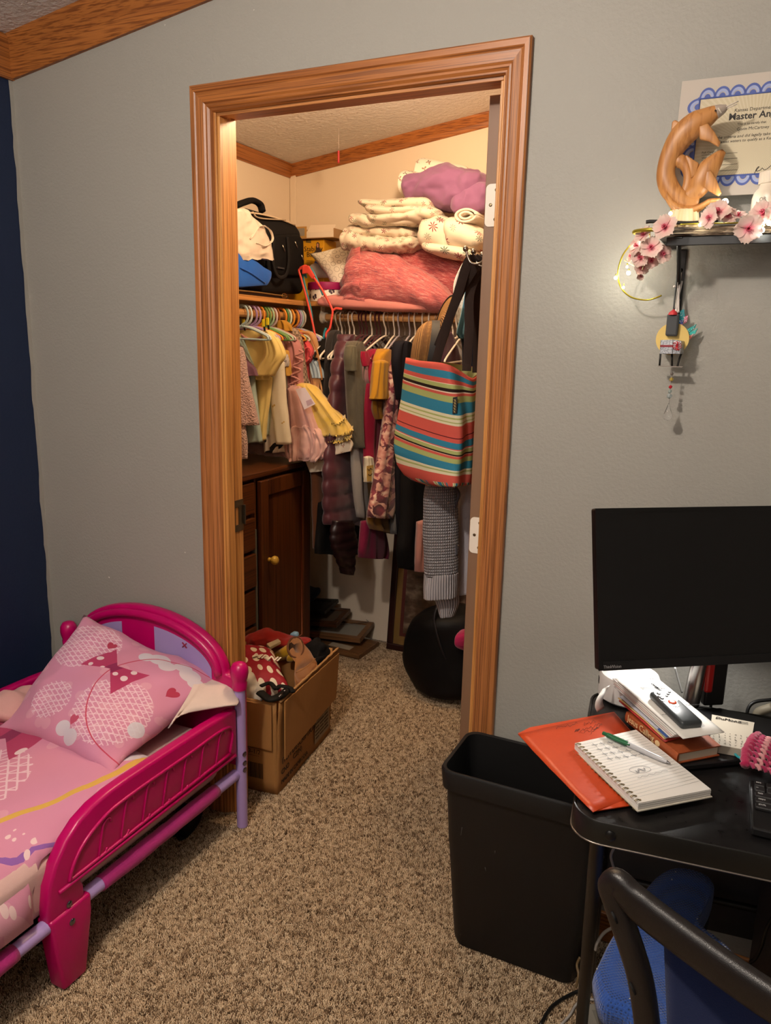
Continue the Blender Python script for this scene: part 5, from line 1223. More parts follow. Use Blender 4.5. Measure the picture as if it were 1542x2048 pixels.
# pile of picture frames lying on the carpet
FRD = stainwood('x', '#4a2a16', '#33190c', '#1c0d06'); FRB = oak('x', '#7a5534', '#644325', '#4a2f18')
pile_spots = [((-1.80, 1.355, .0), (.50, .20, .022), -.03, 0, 'brown backed picture frame with white label, lowest of the pile', FRB, True),
 ((-1.80, 1.385, .055), (.42, .19, .024), .10, .10, 'picture frame lying face down with hanging wire, second of the pile', FRB, False),
 ((-1.86, 1.375, .112), (.30, .17, .022), .06, .14, 'dark wooden picture frame third in the pile', FRD, None),
 ((-1.90, 1.37, .162), (.26, .15, .018), .02, .12, 'black picture frame near the top of the pile', plain('#15110e', .4), None)]
for k, (c, s, rz, ti, l_, m_, kind) in enumerate(pile_spots):
    t_ = thing('picture_frame', l_, 'frame', (c[0], c[1], c[2]+.001), 0, 'picture frames stacked on the closet floor', rot=(ti, -.04*k, rz))
    w, d, h = s; b_ = .026
    for nm, lo, hi in (('rail', (-w/2, -d/2, 0), (w/2, -d/2+b_, h)), ('rail', (-w/2, d/2-b_, 0), (w/2, d/2, h)), ('rail', (-w/2, -d/2+b_, 0), (-w/2+b_, d/2-b_, h)), ('rail', (w/2-b_, -d/2+b_, 0), (w/2, d/2-b_, h))):
        obj(nm, bx(lo, hi, .002), m_, t_)
    if kind is True:
        obj('back_board', bx((-w/2+b_*.3, -d/2+b_*.3, h-.004), (w/2-b_*.3, d/2-b_*.3, h+.001)), FRB, t_)
        lab(obj('paper_label', bx((.06, -d/2+.03, h+.0012), (.18, -d/2+.075, h+.002)), plain('#b3a48c', .7), t_), 'white paper label')
    elif kind is False:
        lab(obj('back_board', bx((-w/2+b_, -d/2+b_, h*.3), (w/2-b_, d/2-b_, h*.6)), plain('#8a8478', .8), t_), 'grey paper backing')
        bm = BM(); tube(bm, [V((-w/2+.05, -d/2+.02, h+.002)), V((-.03, .0, h+.004)), V((.08, .03, h+.003)), V((w/2-.03, d/2-.02, h+.006)), V((w/2-.035, d/2-.015, h+.016))], .0012, 5, 30); obj('hanging_wire', bm, plain('#1c120c', .5), t_, smooth=180)
        obj('clip', bx((-.07, -.055, h), (-.03, -.03, h+.007), .001), plain('#101010', .4), t_)
    else:
        obj('back_board', bx((-w/2+b_, -d/2+b_, h*.4), (w/2-b_, d/2-b_, h*.8)), plain('#4a3a2c', .7) if k == 2 else plain('#1f1a17', .5), t_)
bm = BM(); soft(bm, [(V((-1.98, 1.36, .235)), V((0, .06, 0)), V((0, 0, .03))), (V((-1.92, 1.37, .228)), V((0, .06, .01)), V((0, 0, .026))), (V((-1.855, 1.38, .235)), V((0, .05, .012)), V((0, 0, .022)))], 22, 14, .7, 0, 0, 1, False, .006, 20, round_ends=.2)
tag(obj('blue_pouch', bm, fabric('#1d2a44', None, 500, .7), smooth=180), 'navy blue pouch on top of the picture frame pile', 'pouch')
# tall framed picture leaning on the back wall
fb, ft = onY(772, 1291, 1.43), onY(766, 1105, 1.485)
lf_ = thing('framed_picture', 'tall dark framed picture with gold mat leaning on the back closet wall', 'picture', (fb.x, 1.43, 0), 0, rot=(-math.atan2(.07, .62), 0, .03))
MAH = plain('#2a0f0a', .35)
Wf, Hf = .46, .62
for nm, lo, hi in (('rail', (0, 0, 0), (Wf, .022, .032)), ('rail', (0, 0, Hf-.032), (Wf, .022, Hf)), ('stile', (0, 0, .032), (.032, .022, Hf-.032)), ('stile', (Wf-.032, 0, .032), (Wf, .022, Hf-.032))): obj(nm, bx(lo, hi, .004), MAH, lf_)
lab(obj('mat_board', bx((.030, .008, .030), (Wf-.030, .013, Hf-.030)), plain('#8a6a34', .6), lf_), 'dull gold mat')
obj('inner_mat', bx((.062, .0068, .075), (Wf-.062, .008, Hf-.065)), plain('#5a1c1a', .6), lf_)
t = NT('old_photo'); n = t.noise(t.sc(t.tc(), (9, 9, 16)), 1.2, 5); PH = t.out(t.ramp(n, [(.3, '#241812'), (.5, '#5a4436'), (.7, '#a08c76')]), .3)
obj('photo', bx((.080, .0055, .092), (Wf-.08, .0068, Hf-.082)), PH, lf_)
obj('glass', bx((.031, .0035, .031), (Wf-.031, .0045, Hf-.031)), plain('#ffffff', .05, Transmission__Weight=1.0, IOR=1.1), lf_)
# round black bag on the floor
bm = BM(); st = []
for v, a, b in ((1186, 868, 935), (1200, 838, 955), (1225, 820, 972), (1260, 811, 980), (1295, 812, 982), (1325, 826, 980), (1348, 848, 975), (1364, 880, 960)):
    yb2 = 1.10; L_, R2 = onY(a, v, yb2), onY(b, v, yb2); st.append(((L_+R2)/2+V((0, 0, 0)), (R2-L_)/2, V((0, .13, 0))))
mz = min(s[0].z for s in st)
st = [(c+V((0, 0, -mz+.004)) if False else c, A, B) for c, A, B in st]
soft(bm, st, 40, 30, .95, 0, 0, 2, False, .006, 10, round_ends=.22)
mz = min(v.co.z for v in bm.verts)
bmesh.ops.translate(bm, vec=(0, 0, -mz+.001), verts=bm.verts[:])
rb = tag(obj('round_bag', bm, fabric('#0b0a0b', None, 600, .55, .2, .05), None, smooth=180), 'big round black bag on the closet carpet beside the open door', 'bag')
bm = BM(); c = onY(870, 1260, .965); tube(bm, [onY(u, v, y_) for u, v, y_ in ((876, 1205, .995), (868, 1240, .972), (880, 1290, .965), (896, 1330, .985))], .006, 6, 24, flat=.5); obj('seam', bm, plain('#171518', .5), rb, False, smooth=180)
bm = BM(); lump([(915, 1268, 1282), (922, 1262, 1294), (940, 1262, 1300), (955, 1270, 1296)], .975, .05, bm, wr=.006)
tag(obj('pink_slipper', bm, fabric('#b01a58', None, 400, .8, .3, .4), None, smooth=180), 'hot pink fuzzy slipper on the black bag, poking from behind the open door', 'slipper')
# ---------------------------------------------------------------- cardboard box with things
KRA = NT('kraft'); kn = KRA.noise(KRA.sc(KRA.tc(), (60, 60, 6)), 1.0, 3); KRAM = KRA.out(KRA.mix(KRA.math('MULTIPLY', kn, .35), '#a8773f', '#8a5e30'), .75)
TORN = plain('#a67c4c', .9)
B0, B1 = V((-1.280, .146, 0)), V((-1.334, .590, 0)); ex_ = (B1-B0); exn = ex_.normalized(); sid = V((-exn.y, exn.x, 0)); Lb = ex_.length; Wb, Hb = .36, .325
cb = thing('cardboard_box', 'worn brown cardboard box full of bags and a boot in the closet doorway', 'box', (-1.48, .38, 0))
def bpt(a, b, z): return B0+exn*a+sid*b+V((0, 0, z))
def wall_bm(P, off, top=True, seg=26, amp=.006):
    """cardboard wall: P(s,z) with a ragged torn rim"""
    bm = BM(); rr = random.Random(len(P)); (a0, b0), (a1, b1), z0, z1a, z1b, out0, out1 = P
    g = []
    for i in range(seg+1):
        s = i/seg; a, b = a0+(a1-a0)*s, b0+(b1-b0)*s; row = []
        zt = z1a+(z1b-z1a)*s+amp*noise.fractal(V((s*9, a0*3+b0, 1)), 1, 2, 3)
        for k in range(9):
            f = k/8; z = z0+(zt-z0)*f; o = (out0+(out1-out0)*s)*f*f+.004*noise.noise(V((s*3, f*3, a0)))
            row.append(bm.verts.new(bpt(a, b, z)+V(off).normalized()*o))
        g.append(row)
    for i in range(seg):
        for k in range(8): bm.faces.new((g[i][k], g[i+1][k], g[i+1][k+1], g[i][k+1]))
    return bm
so = [(exn*0-sid), -exn, sid, exn]
def cwall(name, P, off, l=None):
    o = obj(name, wall_bm(P, off), KRAM, cb, True, smooth=30); o.modifiers.new('t', 'SOLIDIFY').thickness = .005; o.modifiers['t'].offset = -1; return o
side_w = cwall('side_panel', ((0, 0), (Lb, 0), .0, Hb+.004, Hb+.02, .012, .030), -sid)
front_w = cwall('end_panel', ((0, 0), (0, Wb), .0, Hb+.004, Hb, .004, .004), -exn)
cwall('end_panel', ((Lb, 0), (Lb, Wb), .0, Hb+.012, Hb-.005, .02, .02), exn)
cwall('side_panel', ((0, Wb), (Lb, Wb), .0, Hb-.005, Hb-.01, .0, .0), sid)
bm = BM(); prism(bm, [bpt(.003, .003, .003), bpt(Lb-.003, .003, .003), bpt(Lb-.003, Wb-.003, .003), bpt(.003, Wb-.003, .003)], (0, 0, .004)); obj('bottom', bm, KRAM, cb, True)
# folded-down flaps outside the walls
def flap(a0, a1, b, z0, z1, off, d0, name='flap', slant=0):
    bm = BM(); pts = []
    n_ = 22
    for i in range(n_+1):
        s = i/n_; pts.append((a0+(a1-a0)*s, z0+slant*s+.004*noise.fractal(V((s*14, z0*5, 2)), 1, 2, 3)))
    tp = [(a1-(a1-a0)*i/n_, z1+.018*(1-i/n_)*0+.003*noise.fractal(V((i*.7, 3, 1)), 1, 2, 2)) for i in range(n_+1)]
    P = [bpt(a, b, z)+V(off)*(d0+.012*max(0, (z-.12)/.2)*(a/Lb if abs(off.dot(sid)) > .5 else 0)) for a, z in pts+tp] if abs(V(off).dot(sid)) > .5 else [bpt(0, a, z)+V(off)*d0 for a, z in pts+tp]
    prism(bm, P, V(off)*.0045); return obj(name, bm, KRAM, cb, True)
f1 = flap(.02, Lb+.005, 0, .125, Hb+.002, -sid, .016, slant=.02)
f2 = flap(.012, Wb-.02, 0, .165, Hb-.002, -exn, .010)
# worn rim: pale torn paper along the top edge
bm = BM(); P = [bpt(Lb*i/30, 0, Hb+.008+.016*i/30)+(-sid)*(.012+.018*i/30)+V((0, 0, .003*noise.noise(V((i*.9, 0, 0))))) for i in range(31)]; tube(bm, P, .0042, 6); wrinkle(bm, .002, 90); obj('torn_edge', bm, TORN, side_w, True, smooth=180)
# printed words on the side under the flap
INK = plain('#241708', .7)
MS = lambda a, z, dd=.0006: basis(bpt(a, 0, z)+(-sid)*(.0022+dd), exn, (0, 0, 1))
text('ITEM DESCRIPTION', .030, MS(.025, .098, .004), INK, side_w, sx=1.05)
text('CZ(N)', .026, MS(.115, .066), INK, side_w); text('CNO', .026, MS(.025, .058), INK, side_w)
text('MADE IN CAMBODIA', .022, MS(.025, .024), INK, side_w, sx=1.0)
MF = lambda b, z: basis(bpt(0, b, z)+(-exn)*.0022, -sid, (0, 0, 1))
text('3-1/2"', .022, MF(.105, .135), INK, front_w)
for z in (.155, .128):
    bm = BM(); box(bm, (0, 0, 0), (.09, .0015, .0006), M=basis(bpt(0, .085, z)+(-exn)*.002, -sid, (0, 0, 1)) @ Matrix.Rotation(PI/2, 4, 'X')); obj('ruled_line', bm, INK, front_w, True)
bm = BM(); rr = random.Random(4); b = .105
while b > .052:
    w = rr.choice((.0012, .0022, .0034)); q = basis(bpt(0, b, .075)+(-exn)*.0022, -sid, (0, 0, 1)); box(bm, (w/2, 0, 0), (w, .055, .0006), M=q); b -= w+rr.choice((.0012, .0022))
obj('barcode', bm, INK, front_w, True)
# white shipping label, far end of the side
bm = BM(); prism(bm, [bpt(a, 0, z)+(-sid)*.0055 for a, z in ((.29, .03), (.425, .035), (.425, .19), (.29, .15))], -sid*.0006); sl = lab(obj('shipping_label', bm, plain('#9a8a70', .7), side_w, True), 'faded white shipping label')
bm = BM()
for k in range(7):
    for j in range(3): box(bm, (0, 0, 0), (.03+.004*((k+j) % 3), .006, .0005), M=basis(bpt(.312+.04*j, 0, .05+.014*k)+(-sid)*.0064, exn, (0, 0, 1)))
obj('label_text', bm, plain('#4a3c2a', .7), sl, True)
# things inside the box
t = NT('polka'); uv = t.tc('UV'); vo = t.n('ShaderNodeTexVoronoi', Vector=uv, Scale=4.6, Randomness=.25); POL = t.out(t.mix(t.math('LESS_THAN', vo.outputs['Distance'], .34), '#8f1726', '#d9cbb4'), .6, Specular__IOR__Level=.3)
bp = thing('polka_backpack', 'red backpack with white polka dots lying in the cardboard box', 'backpack', (-1.42, .28, .25))
bm = BM(); P4 = [onZ(462, 1288, .33), onZ(520, 1280, .35), onZ(590, 1365, .335), onZ(545, 1398, .31), onZ(470, 1345, .33)]
a, b, c_, d = onZ(455, 1280, .37), onZ(545, 1288, .37), onZ(580, 1368, .345), onZ(482, 1368, .345)
cc = (a+b+c_+d)/4; axx = ((b+c_)-(a+d))/4; ayy = ((a+b)-(d+c_))/4
pillow(bm, cc+V((0, 0, -.035)), axx*1.06, ayy*1.02, axx.cross(ayy).normalized()*.060, 3.0, 26, 22, .04, .006, 8, 14); obj('bag_body', bm, POL, bp, True, smooth=180)
TRM = fabric('#14120f', None, 600, .7)
bm = BM(); tube(bm, [onZ(u, v, .352) for u, v in ((522, 1372), (540, 1366), (552, 1378), (560, 1372), (580, 1376), (586, 1384))], .009, 8, 26, flat=.5); obj('trim', bm, TRM, bp, True, smooth=180)
bm = BM(); tube(bm, [onZ(u, v, .345) for u, v in ((520, 1385), (540, 1398), (560, 1392), (575, 1380))], .016, 8, 26, flat=.5); obj('trim', bm, TRM, bp, True, smooth=180)
bm = BM(); tube(bm, [onZ(558, 1394, .36), onZ(566, 1386, .362)], .003, 8); lathe(bm, [(.005, 0), (.006, .002), (.004, .004)], onZ(569, 1382, .36)); obj('zipper_pull', bm, plain('#8a8a90', .25, 1.0), bp, True, smooth=180)
p0 = onZ(503, 1313, .386); p1 = onZ(556, 1322, .386)
text('MI-NI', .040, basis(p0, p1-p0, onZ(503, 1296, .39)-p0), plain('#ddd2c0', .6), bp, sx=1.1, bold=.025)
bt = thing('suede_boot', 'tan suede ankle boot sticking out of the cardboard box', 'boot', (-1.4, .45, .3))
SUE = NT('suede'); SUE.bump(SUE.noise(SUE.tc(), 400, 2), .3, .003); SUEM = SUE.out(SUE.mix(SUE.noise(SUE.tc(), 14, 3), '#7d4c22', '#a06a34'), .9, Sheen__Weight=.3)
b0, b1, b2, b3 = onZ(596, 1292, .405), onZ(605, 1318, .37), onZ(612, 1345, .335), onZ(600, 1362, .31)
bC, bA = (onZ(577, 1304, .405)+onZ(605, 1286, .405))/2, (onZ(605, 1286, .405)-onZ(577, 1304, .405))/2
bM, bMA = (onZ(592, 1327, .37)+onZ(621, 1305, .37))/2, (onZ(621, 1305, .37)-onZ(592, 1327, .37))/2
bL, bLA = (onZ(590, 1360, .34)+onZ(634, 1328, .34))/2, (onZ(634, 1328, .34)-onZ(590, 1360, .34))/2
bT = V((-.022, .012, .026))
bm = BM(); soft(bm, [(bC, bA, bT), (bC.lerp(bM, .5), bA.lerp(bMA, .5), bT), (bM, bMA, bT*1.05), (bM.lerp(bL, .6), bMA.lerp(bLA, .7), bT*1.1), (bL, bLA, bT), (bL+V((.004, -.012, -.035)), bLA*.9, bT*.9)], 28, 24, 1, 0, 0, 1, False, .003, 20)
ub = obj('upper', bm, SUEM, bt, True, smooth=180)
bm = BM(); tube(bm, [onZ(593, 1345, .372), onZ(606, 1338, .375), onZ(622, 1326, .372), onZ(630, 1317, .368)], .003, 6, 20, flat=.5); obj('welt_seam', bm, plain('#8a5c30', .8), bt, True, smooth=180)
bm = BM(); R_ = [bC+bA*math.cos(a)+bT*math.sin(a) for a in [2*PI*j/24 for j in range(25)]]; tube(bm, R_, .004, 6); obj('collar', bm, plain('#5a3418', .9), bt, True, smooth=180)
bundle('yellow_toy', 'yellow plush toy beside the boot in the cardboard box', 'toy', fabric('#b58a14', None, 300, .9, .3, .3), [([(548, 1305, 1320), (558, 1298, 1322), (575, 1288, 1318), (592, 1284, 1312), (600, 1290, 1306)], .56, .03, dict(wr=.007, wf=22)), ([(575, 1310, 1322), (585, 1306, 1325), (594, 1310, 1320)], .53, .02, dict(wr=.003))])
bundle('red_cloth', 'bright red cloth heaped at the back of the cardboard box', 'cloth', fabric('#8f1c14'), [([(490, 1268, 1300), (515, 1262, 1298), (540, 1264, 1296), (570, 1272, 1292), (620, 1280, 1290)], .60, .05, dict(wr=.012, wf=18))])
bundle('black_jacket', 'black jacket stuffed in the far corner of the cardboard box', 'jacket', fabric('#100e0e'), [([(612, 1285, 1330), (625, 1280, 1345), (640, 1290, 1340), (655, 1295, 1322)], .58, .05, dict(wr=.012, wf=18)), ([(600, 1300, 1345), (620, 1318, 1350), (645, 1310, 1330)], .54, .05, dict(wr=.010, wf=18))])
bundle('white_bag', 'white plastic bag with blue print in the near corner of the cardboard box', 'bag', plain('#cfc8bc', .4), [([(480, 1345, 1400), (492, 1340, 1412), (505, 1352, 1412), (515, 1370, 1412), (523, 1392, 1410)], .20, .03, dict(wr=.008, wf=22))])
bundle('blue_wrapper', 'small light blue wrapper at the back rim of the cardboard box', 'wrapper', plain('#7aa0b8', .35), [([(582, 1266, 1272), (588, 1263, 1273), (597, 1265, 1273)], .66, .012, dict(wr=.003, wf=40))])
bm = BM(); prism(bm, [onZ(u, v, .34) for u, v in ((533, 1293), (556, 1283), (562, 1288), (540, 1300))], (0, 0, .012), .002); tag(obj('white_case', bm, plain('#b3a488', .5)), 'flat cream plastic case between red cloth and yellow toy', 'case')
# ================================================================== WASTE BIN
BINM = NT('black_plastic'); bn = BINM.noise(BINM.sc(BINM.tc(), (30, 30, 8)), 1.0, 4); BINM.bump(BINM.noise(BINM.tc(), 500, 1), .15, .001)
BINP = BINM.out(BINM.mix(BINM.math('MULTIPLY', bn, .5), '#0c0b0b', '#171514'), .5)
bin_ = thing('waste_bin', 'tall black rectangular plastic waste bin between door casing and desk', 'bin', (-.39, -.125, 0))
def rrect(x0, x1, y0, y1, r, z, n=6):
    P = []
    for cx, cy, a0 in ((x1-r, y1-r, 0), (x0+r, y1-r, 90), (x0+r, y0+r, 180), (x1-r, y0+r, 270)):
        for k in range(n+1):
            a = math.radians(a0+90*k/n); P.append(V((cx+r*math.cos(a), cy+r*math.sin(a), z)))
    return P
BZ = .492
tl, tr_, bl_, br__ = (-.578, -.222), None, None, None
RB = [(-.535, -.235, -.190, -.035, .03, .002), (-.540, -.230, -.194, -.032, .03, .02), (-.560, -.205, -.212, -.022, .032, .30), (-.568, -.197, -.220, -.020, .033, BZ-.052)]
RBo = RB+[(-.576, -.189, -.228, -.016, .034, BZ-.050), (-.580, -.186, -.231, -.0145, .035, BZ-.006), (-.577, -.189, -.228, -.0165, .034, BZ)]
RBi = [(-.570, -.196, -.221, -.024, .03, BZ-.002), (-.560, -.206, -.212, -.032, .03, .30), (-.536, -.234, -.188, -.045, .028, .012)]
bm = BM(); rings(bm, [rrect(*r) for r in RBo+RBi], True); obj('tub', bm, BINP, bin_, True, smooth=35)
for (u, v, u2, v2) in ((924, 1655, 922, 1670), (990, 1702, 990, 1706), (970, 1735, 972, 1742)):
    bm = BM(); a, b = onY(u, v, -.2155), onY(u2, v2, -.2135); tube(bm, [a, b], .0016, 6, flat=.4); lab(obj('scuff', bm, plain('#5a5550', .8), bin_, True), 'pale scuff mark')
# ================================================================== DESK
DZ = .722; RZ = math.radians(7.2)
dx_, dy_ = V((math.cos(RZ), math.sin(RZ), 0)), V((-math.sin(RZ), math.cos(RZ), 0))
D0 = V((-.196, -.620, 0))
def dpt(a, b, z): return D0+dx_*a+dy_*b+V((0, 0, z))
DKM = NT('black_laminate'); dn = DKM.noise(DKM.tc(), 60, 4); DKM.bump(DKM.noise(DKM.tc(), 300, 2), .08, .001)
DKMM = DKM.out(DKM.mix(DKM.math('MULTIPLY', dn, .5), '#0e0d0e', '#1c1a1a'), DKM.ramp(dn, [(.3, (.26, .26, .26)), (.7, (.40, .40, .40))]))
desk = thing('desk', 'black desk with rounded corner and raised metal edge under the monitor', 'desk', (.35, -.3, 0))
def rr2(a0, a1, b0, b1, r, z, n=7):
    P = []
    for ca, cb_, t0 in ((a1-r, b1-r, 0), (a0+r, b1-r, 90), (a0+r, b0+r, 180), (a1-r, b0+r, 270)):
        for k in range(n+1):
            t_ = math.radians(t0+90*k/n); P.append(dpt(ca+r*math.cos(t_), cb_+r*math.sin(t_), z))
    return P
DA, DB = .84, .500
bm = BM(); rings(bm, [rr2(.004, DA-.004, .004, DB-.004, .046, DZ-.026), rr2(.004, DA-.004, .004, DB-.004, .046, DZ-.0025)]); obj('top', bm, DKMM, desk, True, smooth=40)
bm = BM(); rings(bm, [rr2(-.002, DA+.002, -.002, DB+.002, .050, DZ-.040), rr2(-.002, DA+.002, -.002, DB+.002, .050, DZ-.002), rr2(-.0005, DA, -.0005, DB, .049, DZ+.0005), rr2(.003, DA-.003, .003, DB-.003, .046, DZ-.001), rr2(.006, DA-.006, .006, DB-.006, .044, DZ-.030), rr2(.003, DA, .003, DB, .046, DZ-.0405)], False)
obj('edge_band', bm, plastic('#15130f', .35), desk, True, smooth=40)
bm = BM(); P = rr2(-.003, DA+.003, -.003, DB+.003, .051, DZ-.0395); tube(bm, P[15:25]+P[25:27], .0016, 6); lab(obj('edge_bead', bm, plain('#8a8178', .3, .8), desk, True, smooth=180), 'bright worn lower edge')
bm = BM(); lathe(bm, [(.009, 0), (.009, .002), (.006, .004), (0, .004)], dpt(.062, -.002, DZ-.02), -dy_, 14); obj('rivet', bm, plastic('#0d0c0c', .3), desk, True, smooth=40)
LEGM = plastic('#171412', .4)
def dleg(a, b, a2, b2): bm = BM(); tube(bm, [dpt(a, b, DZ-.03), dpt(a2, b2, 0.0)], .0125, 14); return obj('leg', bm, LEGM, desk, True, smooth=40)
lf0 = onZ(1166, 2048, .05)
lft, lfb = onZ(1196, 1664, DZ-.045), None
bm = BM(); a = onZ(1197, 1655, DZ-.035); b = onZ(1160, 2085, .0); tube(bm, [a, b], .0125, 14); obj('leg', bm, LEGM, desk, True, smooth=40)
dleg(.05, .45, .05, .45); dleg(.78, .06, .79, .2); dleg(.78, .45, .78, .45)
bm = BM(); tube(bm, [dpt(.05, .20, .52), dpt(.05, .45, .64)], .008, 10); tube(bm, [dpt(.05, .45, .30), dpt(.78, .45, .30)], .008, 10); obj('brace', bm, LEGM, desk, True, smooth=40)
obj('back_panel', (lambda bm: (prism(bm, [dpt(.06, .48, .20), dpt(.78, .48, .20), dpt(.78, .48, DZ-.042), dpt(.06, .48, DZ-.042)], dy_*.010), bm)[1])(BM()), plain('#2d2b2f', .6), desk, True)
bm = BM(); box(bm, (0, 0, 0), (.42, .30, .44), bev=.004, M=basis(dpt(.58, .27, .222), dx_, dy_)); tag(obj('black_case', bm, plain('#2b2a2e', .55)), 'big black boxy case under the desk', 'case')
bm = BM(); P = [onY(u, v, -.36) for u, v in ((1545, 1835), (1532, 1860), (1524, 1890), (1512, 1915), (1500, 1925))]; tube(bm, P, .0032, 7, 24); tag(obj('black_cable', bm, plain('#060606', .5), None, smooth=180), 'black cable hanging under the desk in front of the case', 'cable')
# ---------------------------------------------------------------- papers on the desk
def on_desk(name, label, cat, pts, z, h, mat, bev=.001):
    bm = BM(); prism(bm, [onZ(u, v, z) for u, v in pts], (0, 0, h), bev, 1); return tag(obj(name, bm, mat), label, cat)
ORG = NT('orange_card'); ORG.bump(ORG.noise(ORG.tc(), 26, 3), .25, .004); ORGM = ORG.out(ORG.mix(ORG.noise(ORG.tc(), 8, 2), '#a83410', '#b84016'), .42)
fo = thing('folder', 'orange paper folder overhanging the desk corner and the waste bin', 'folder', (-.22, -.4, DZ))
FP = ((1036, 1468), (1060, 1456), (1228, 1425), (1345, 1560), (1274, 1610), (1186, 1624))
bm = BM(); prism(bm, [onZ(u, v, DZ+.002) for u, v in FP], (0, 0, .0016)); obj('back_leaf', bm, ORGM, fo, True)
bm = BM(); q = [onZ(u, v, DZ+.0045) for u, v in FP]; G = []
e0 = smooth_path([q[0], q[0].lerp(q[5], .45)+V((-.003, -.002, .002)), q[5]], 14); e1 = smooth_path([q[2], q[2].lerp(q[3], .5), q[3]], 14)
for i in range(14):
    r = [e0[i].lerp(e1[i], k/14) for k in range(15)]
    for k, p in enumerate(r): p.z += .006*math.sin(PI*k/14)*math.sin(PI*min(1, i/10))+.0012*noise.noise(V((i*.4, k*.4, 0)))
    G.append([bm.verts.new(p) for p in r])
for i in range(13):
    for k in range(14): bm.faces.new((G[i][k], G[i][k+1], G[i+1][k+1], G[i+1][k])).smooth = True
ol = obj('front_leaf', bm, ORGM, fo, True, smooth=180); ol.modifiers.new('t', 'SOLIDIFY').thickness = .0012
bm = BM()
rr = random.Random(8)
def scribble(bm, a, b, h, n, z, r=.0004, seed=0, y=None):
    rr = random.Random(seed); P = []
    for i in range(n):
        f = i/(n-1); P.append(onZ(a[0]+(b[0]-a[0])*f+rr.uniform(-1, 1), a[1]+(b[1]-a[1])*f+rr.uniform(-h, h)*.5, z))
    tube(bm, P, r, 4, n*3)
for k, (a, b) in enumerate((((1112, 1456), (1155, 1446)), ((1150, 1462), (1160, 1459)), ((1168, 1448), (1192, 1442)), ((1160, 1462), (1200, 1448)), ((1158, 1468), (1196, 1455)), ((1178, 1468), (1205, 1448)))): scribble(bm, a, b, 6, 14, DZ+.0095, .0004, k)
lab(obj('handwriting', bm, plain('#3a1408', .7), fo, True), 'faint dark handwriting')
# spiral notebook: cover, page block, top page lines, wire
nbk = thing('notebook', 'white lined spiral notebook open on the orange folder', 'notebook', (-.12, -.45, DZ))
NZ = DZ+.010
n0, n1, n2, n3 = onZ(1150, 1486, NZ+.013), onZ(1277, 1606, NZ+.013), onZ(1422, 1578, NZ+.013), onZ(1272, 1459, NZ+.013)
WHP = NT('page'); PAGE = WHP.out('#dcd8d2', .75, Specular__IOR__Level=.2)
def slabq(P, z0, z1, name, mat, par, off=0.0):
    c = sum(P, V())/4; bm = BM(); prism(bm, [V((p.x+(p.x-c.x)*off, p.y+(p.y-c.y)*off, z0)) for p in P], (0, 0, z1-z0)); return obj(name, bm, mat, par, True)
slabq([n0, n1, n2, n3], NZ-.0015, NZ+.0002, 'cover', plain('#bdb6a8', .7), nbk, .03)
for k in range(7): slabq([n0, n1, n2, n3], NZ+.0004+k*.0018, NZ+.0019+k*.0018, 'pages', PAGE, nbk, .004*((k*3) % 2)) if k in (0, 1, 2, 3, 4, 5, 6) else None
top_z = NZ+.0135
eL, eD = (n1-n0), (n3-n0)
def npt(s, d, z=top_z): return V(((n0+eL*s+eD*d).x, (n0+eL*s+eD*d).y, z))
bm = BM()
for k in range(22):
    s = .05+k*.042; a, b = npt(s, .06), npt(s, .985); tube(bm, [a, b], .00018, 4)
obj('ruled_lines', bm, plain('#c2cad0', .8), nbk, True)
bm = BM()
for r_ in range(4):
    for c_ in range(5):
        q = npt(.10+.085*r_+.01*c_, .22+.115*c_, top_z+.0003); h = .0048
        for dxx, dyy in ((1, 1), (1, -1)): tube(bm, [q+V((-h*dxx, -h*dyy*.7, 0)), q+V((h*dxx, h*dyy*.7, 0))], .0004, 4)
P = [npt(.60+.055*math.cos(a)+.05*math.sin(a)*.3, .44+.14*math.sin(a), top_z+.0003) for a in [2*PI*j/20 for j in range(21)]]; tube(bm, P, .0003, 4)
for k in range(3): tube(bm, [npt(.60+.02*math.sin(i*1.7)+.01*k, .36+.025*i, top_z+.0003) for i in range(7)], .0003, 4, 20)
tube(bm, [npt(.70+.008*math.sin(i*2.1), .30+.035*i, top_z+.0003) for i in range(14)], .0003, 4, 40)
lab(obj('handwriting', bm, plain('#8b8d92', .8), nbk, True), 'grey pencilled marks')
WIRE = plain('#9c8f6a', .3, 1.0)
bm = BM()
for k in range(17):
    s = .03+k*.0585; c = npt(s, -.005, NZ+.006)
    o = eD.normalized()
    for ds in (0, .012):
        cc = npt(s+ds, -.005, NZ+.006); P = [cc+o*(.0085*math.cos(a)+.002)+V((0, 0, .0098*math.sin(a))) for a in [(-2.6+i*.37) for i in range(14)]]; tube(bm, P, .00065, 5)
obj('spiral_wire', bm, WIRE, nbk, True, smooth=180)
bm = BM()
for k in range(17): q = npt(.036+k*.0585, .05, top_z+.0002); lathe(bm, [(.0022, 0), (.0022, .0003)], q, n=8)
obj('punched_holes', bm, plain('#6a5a3a', .6), nbk, True)
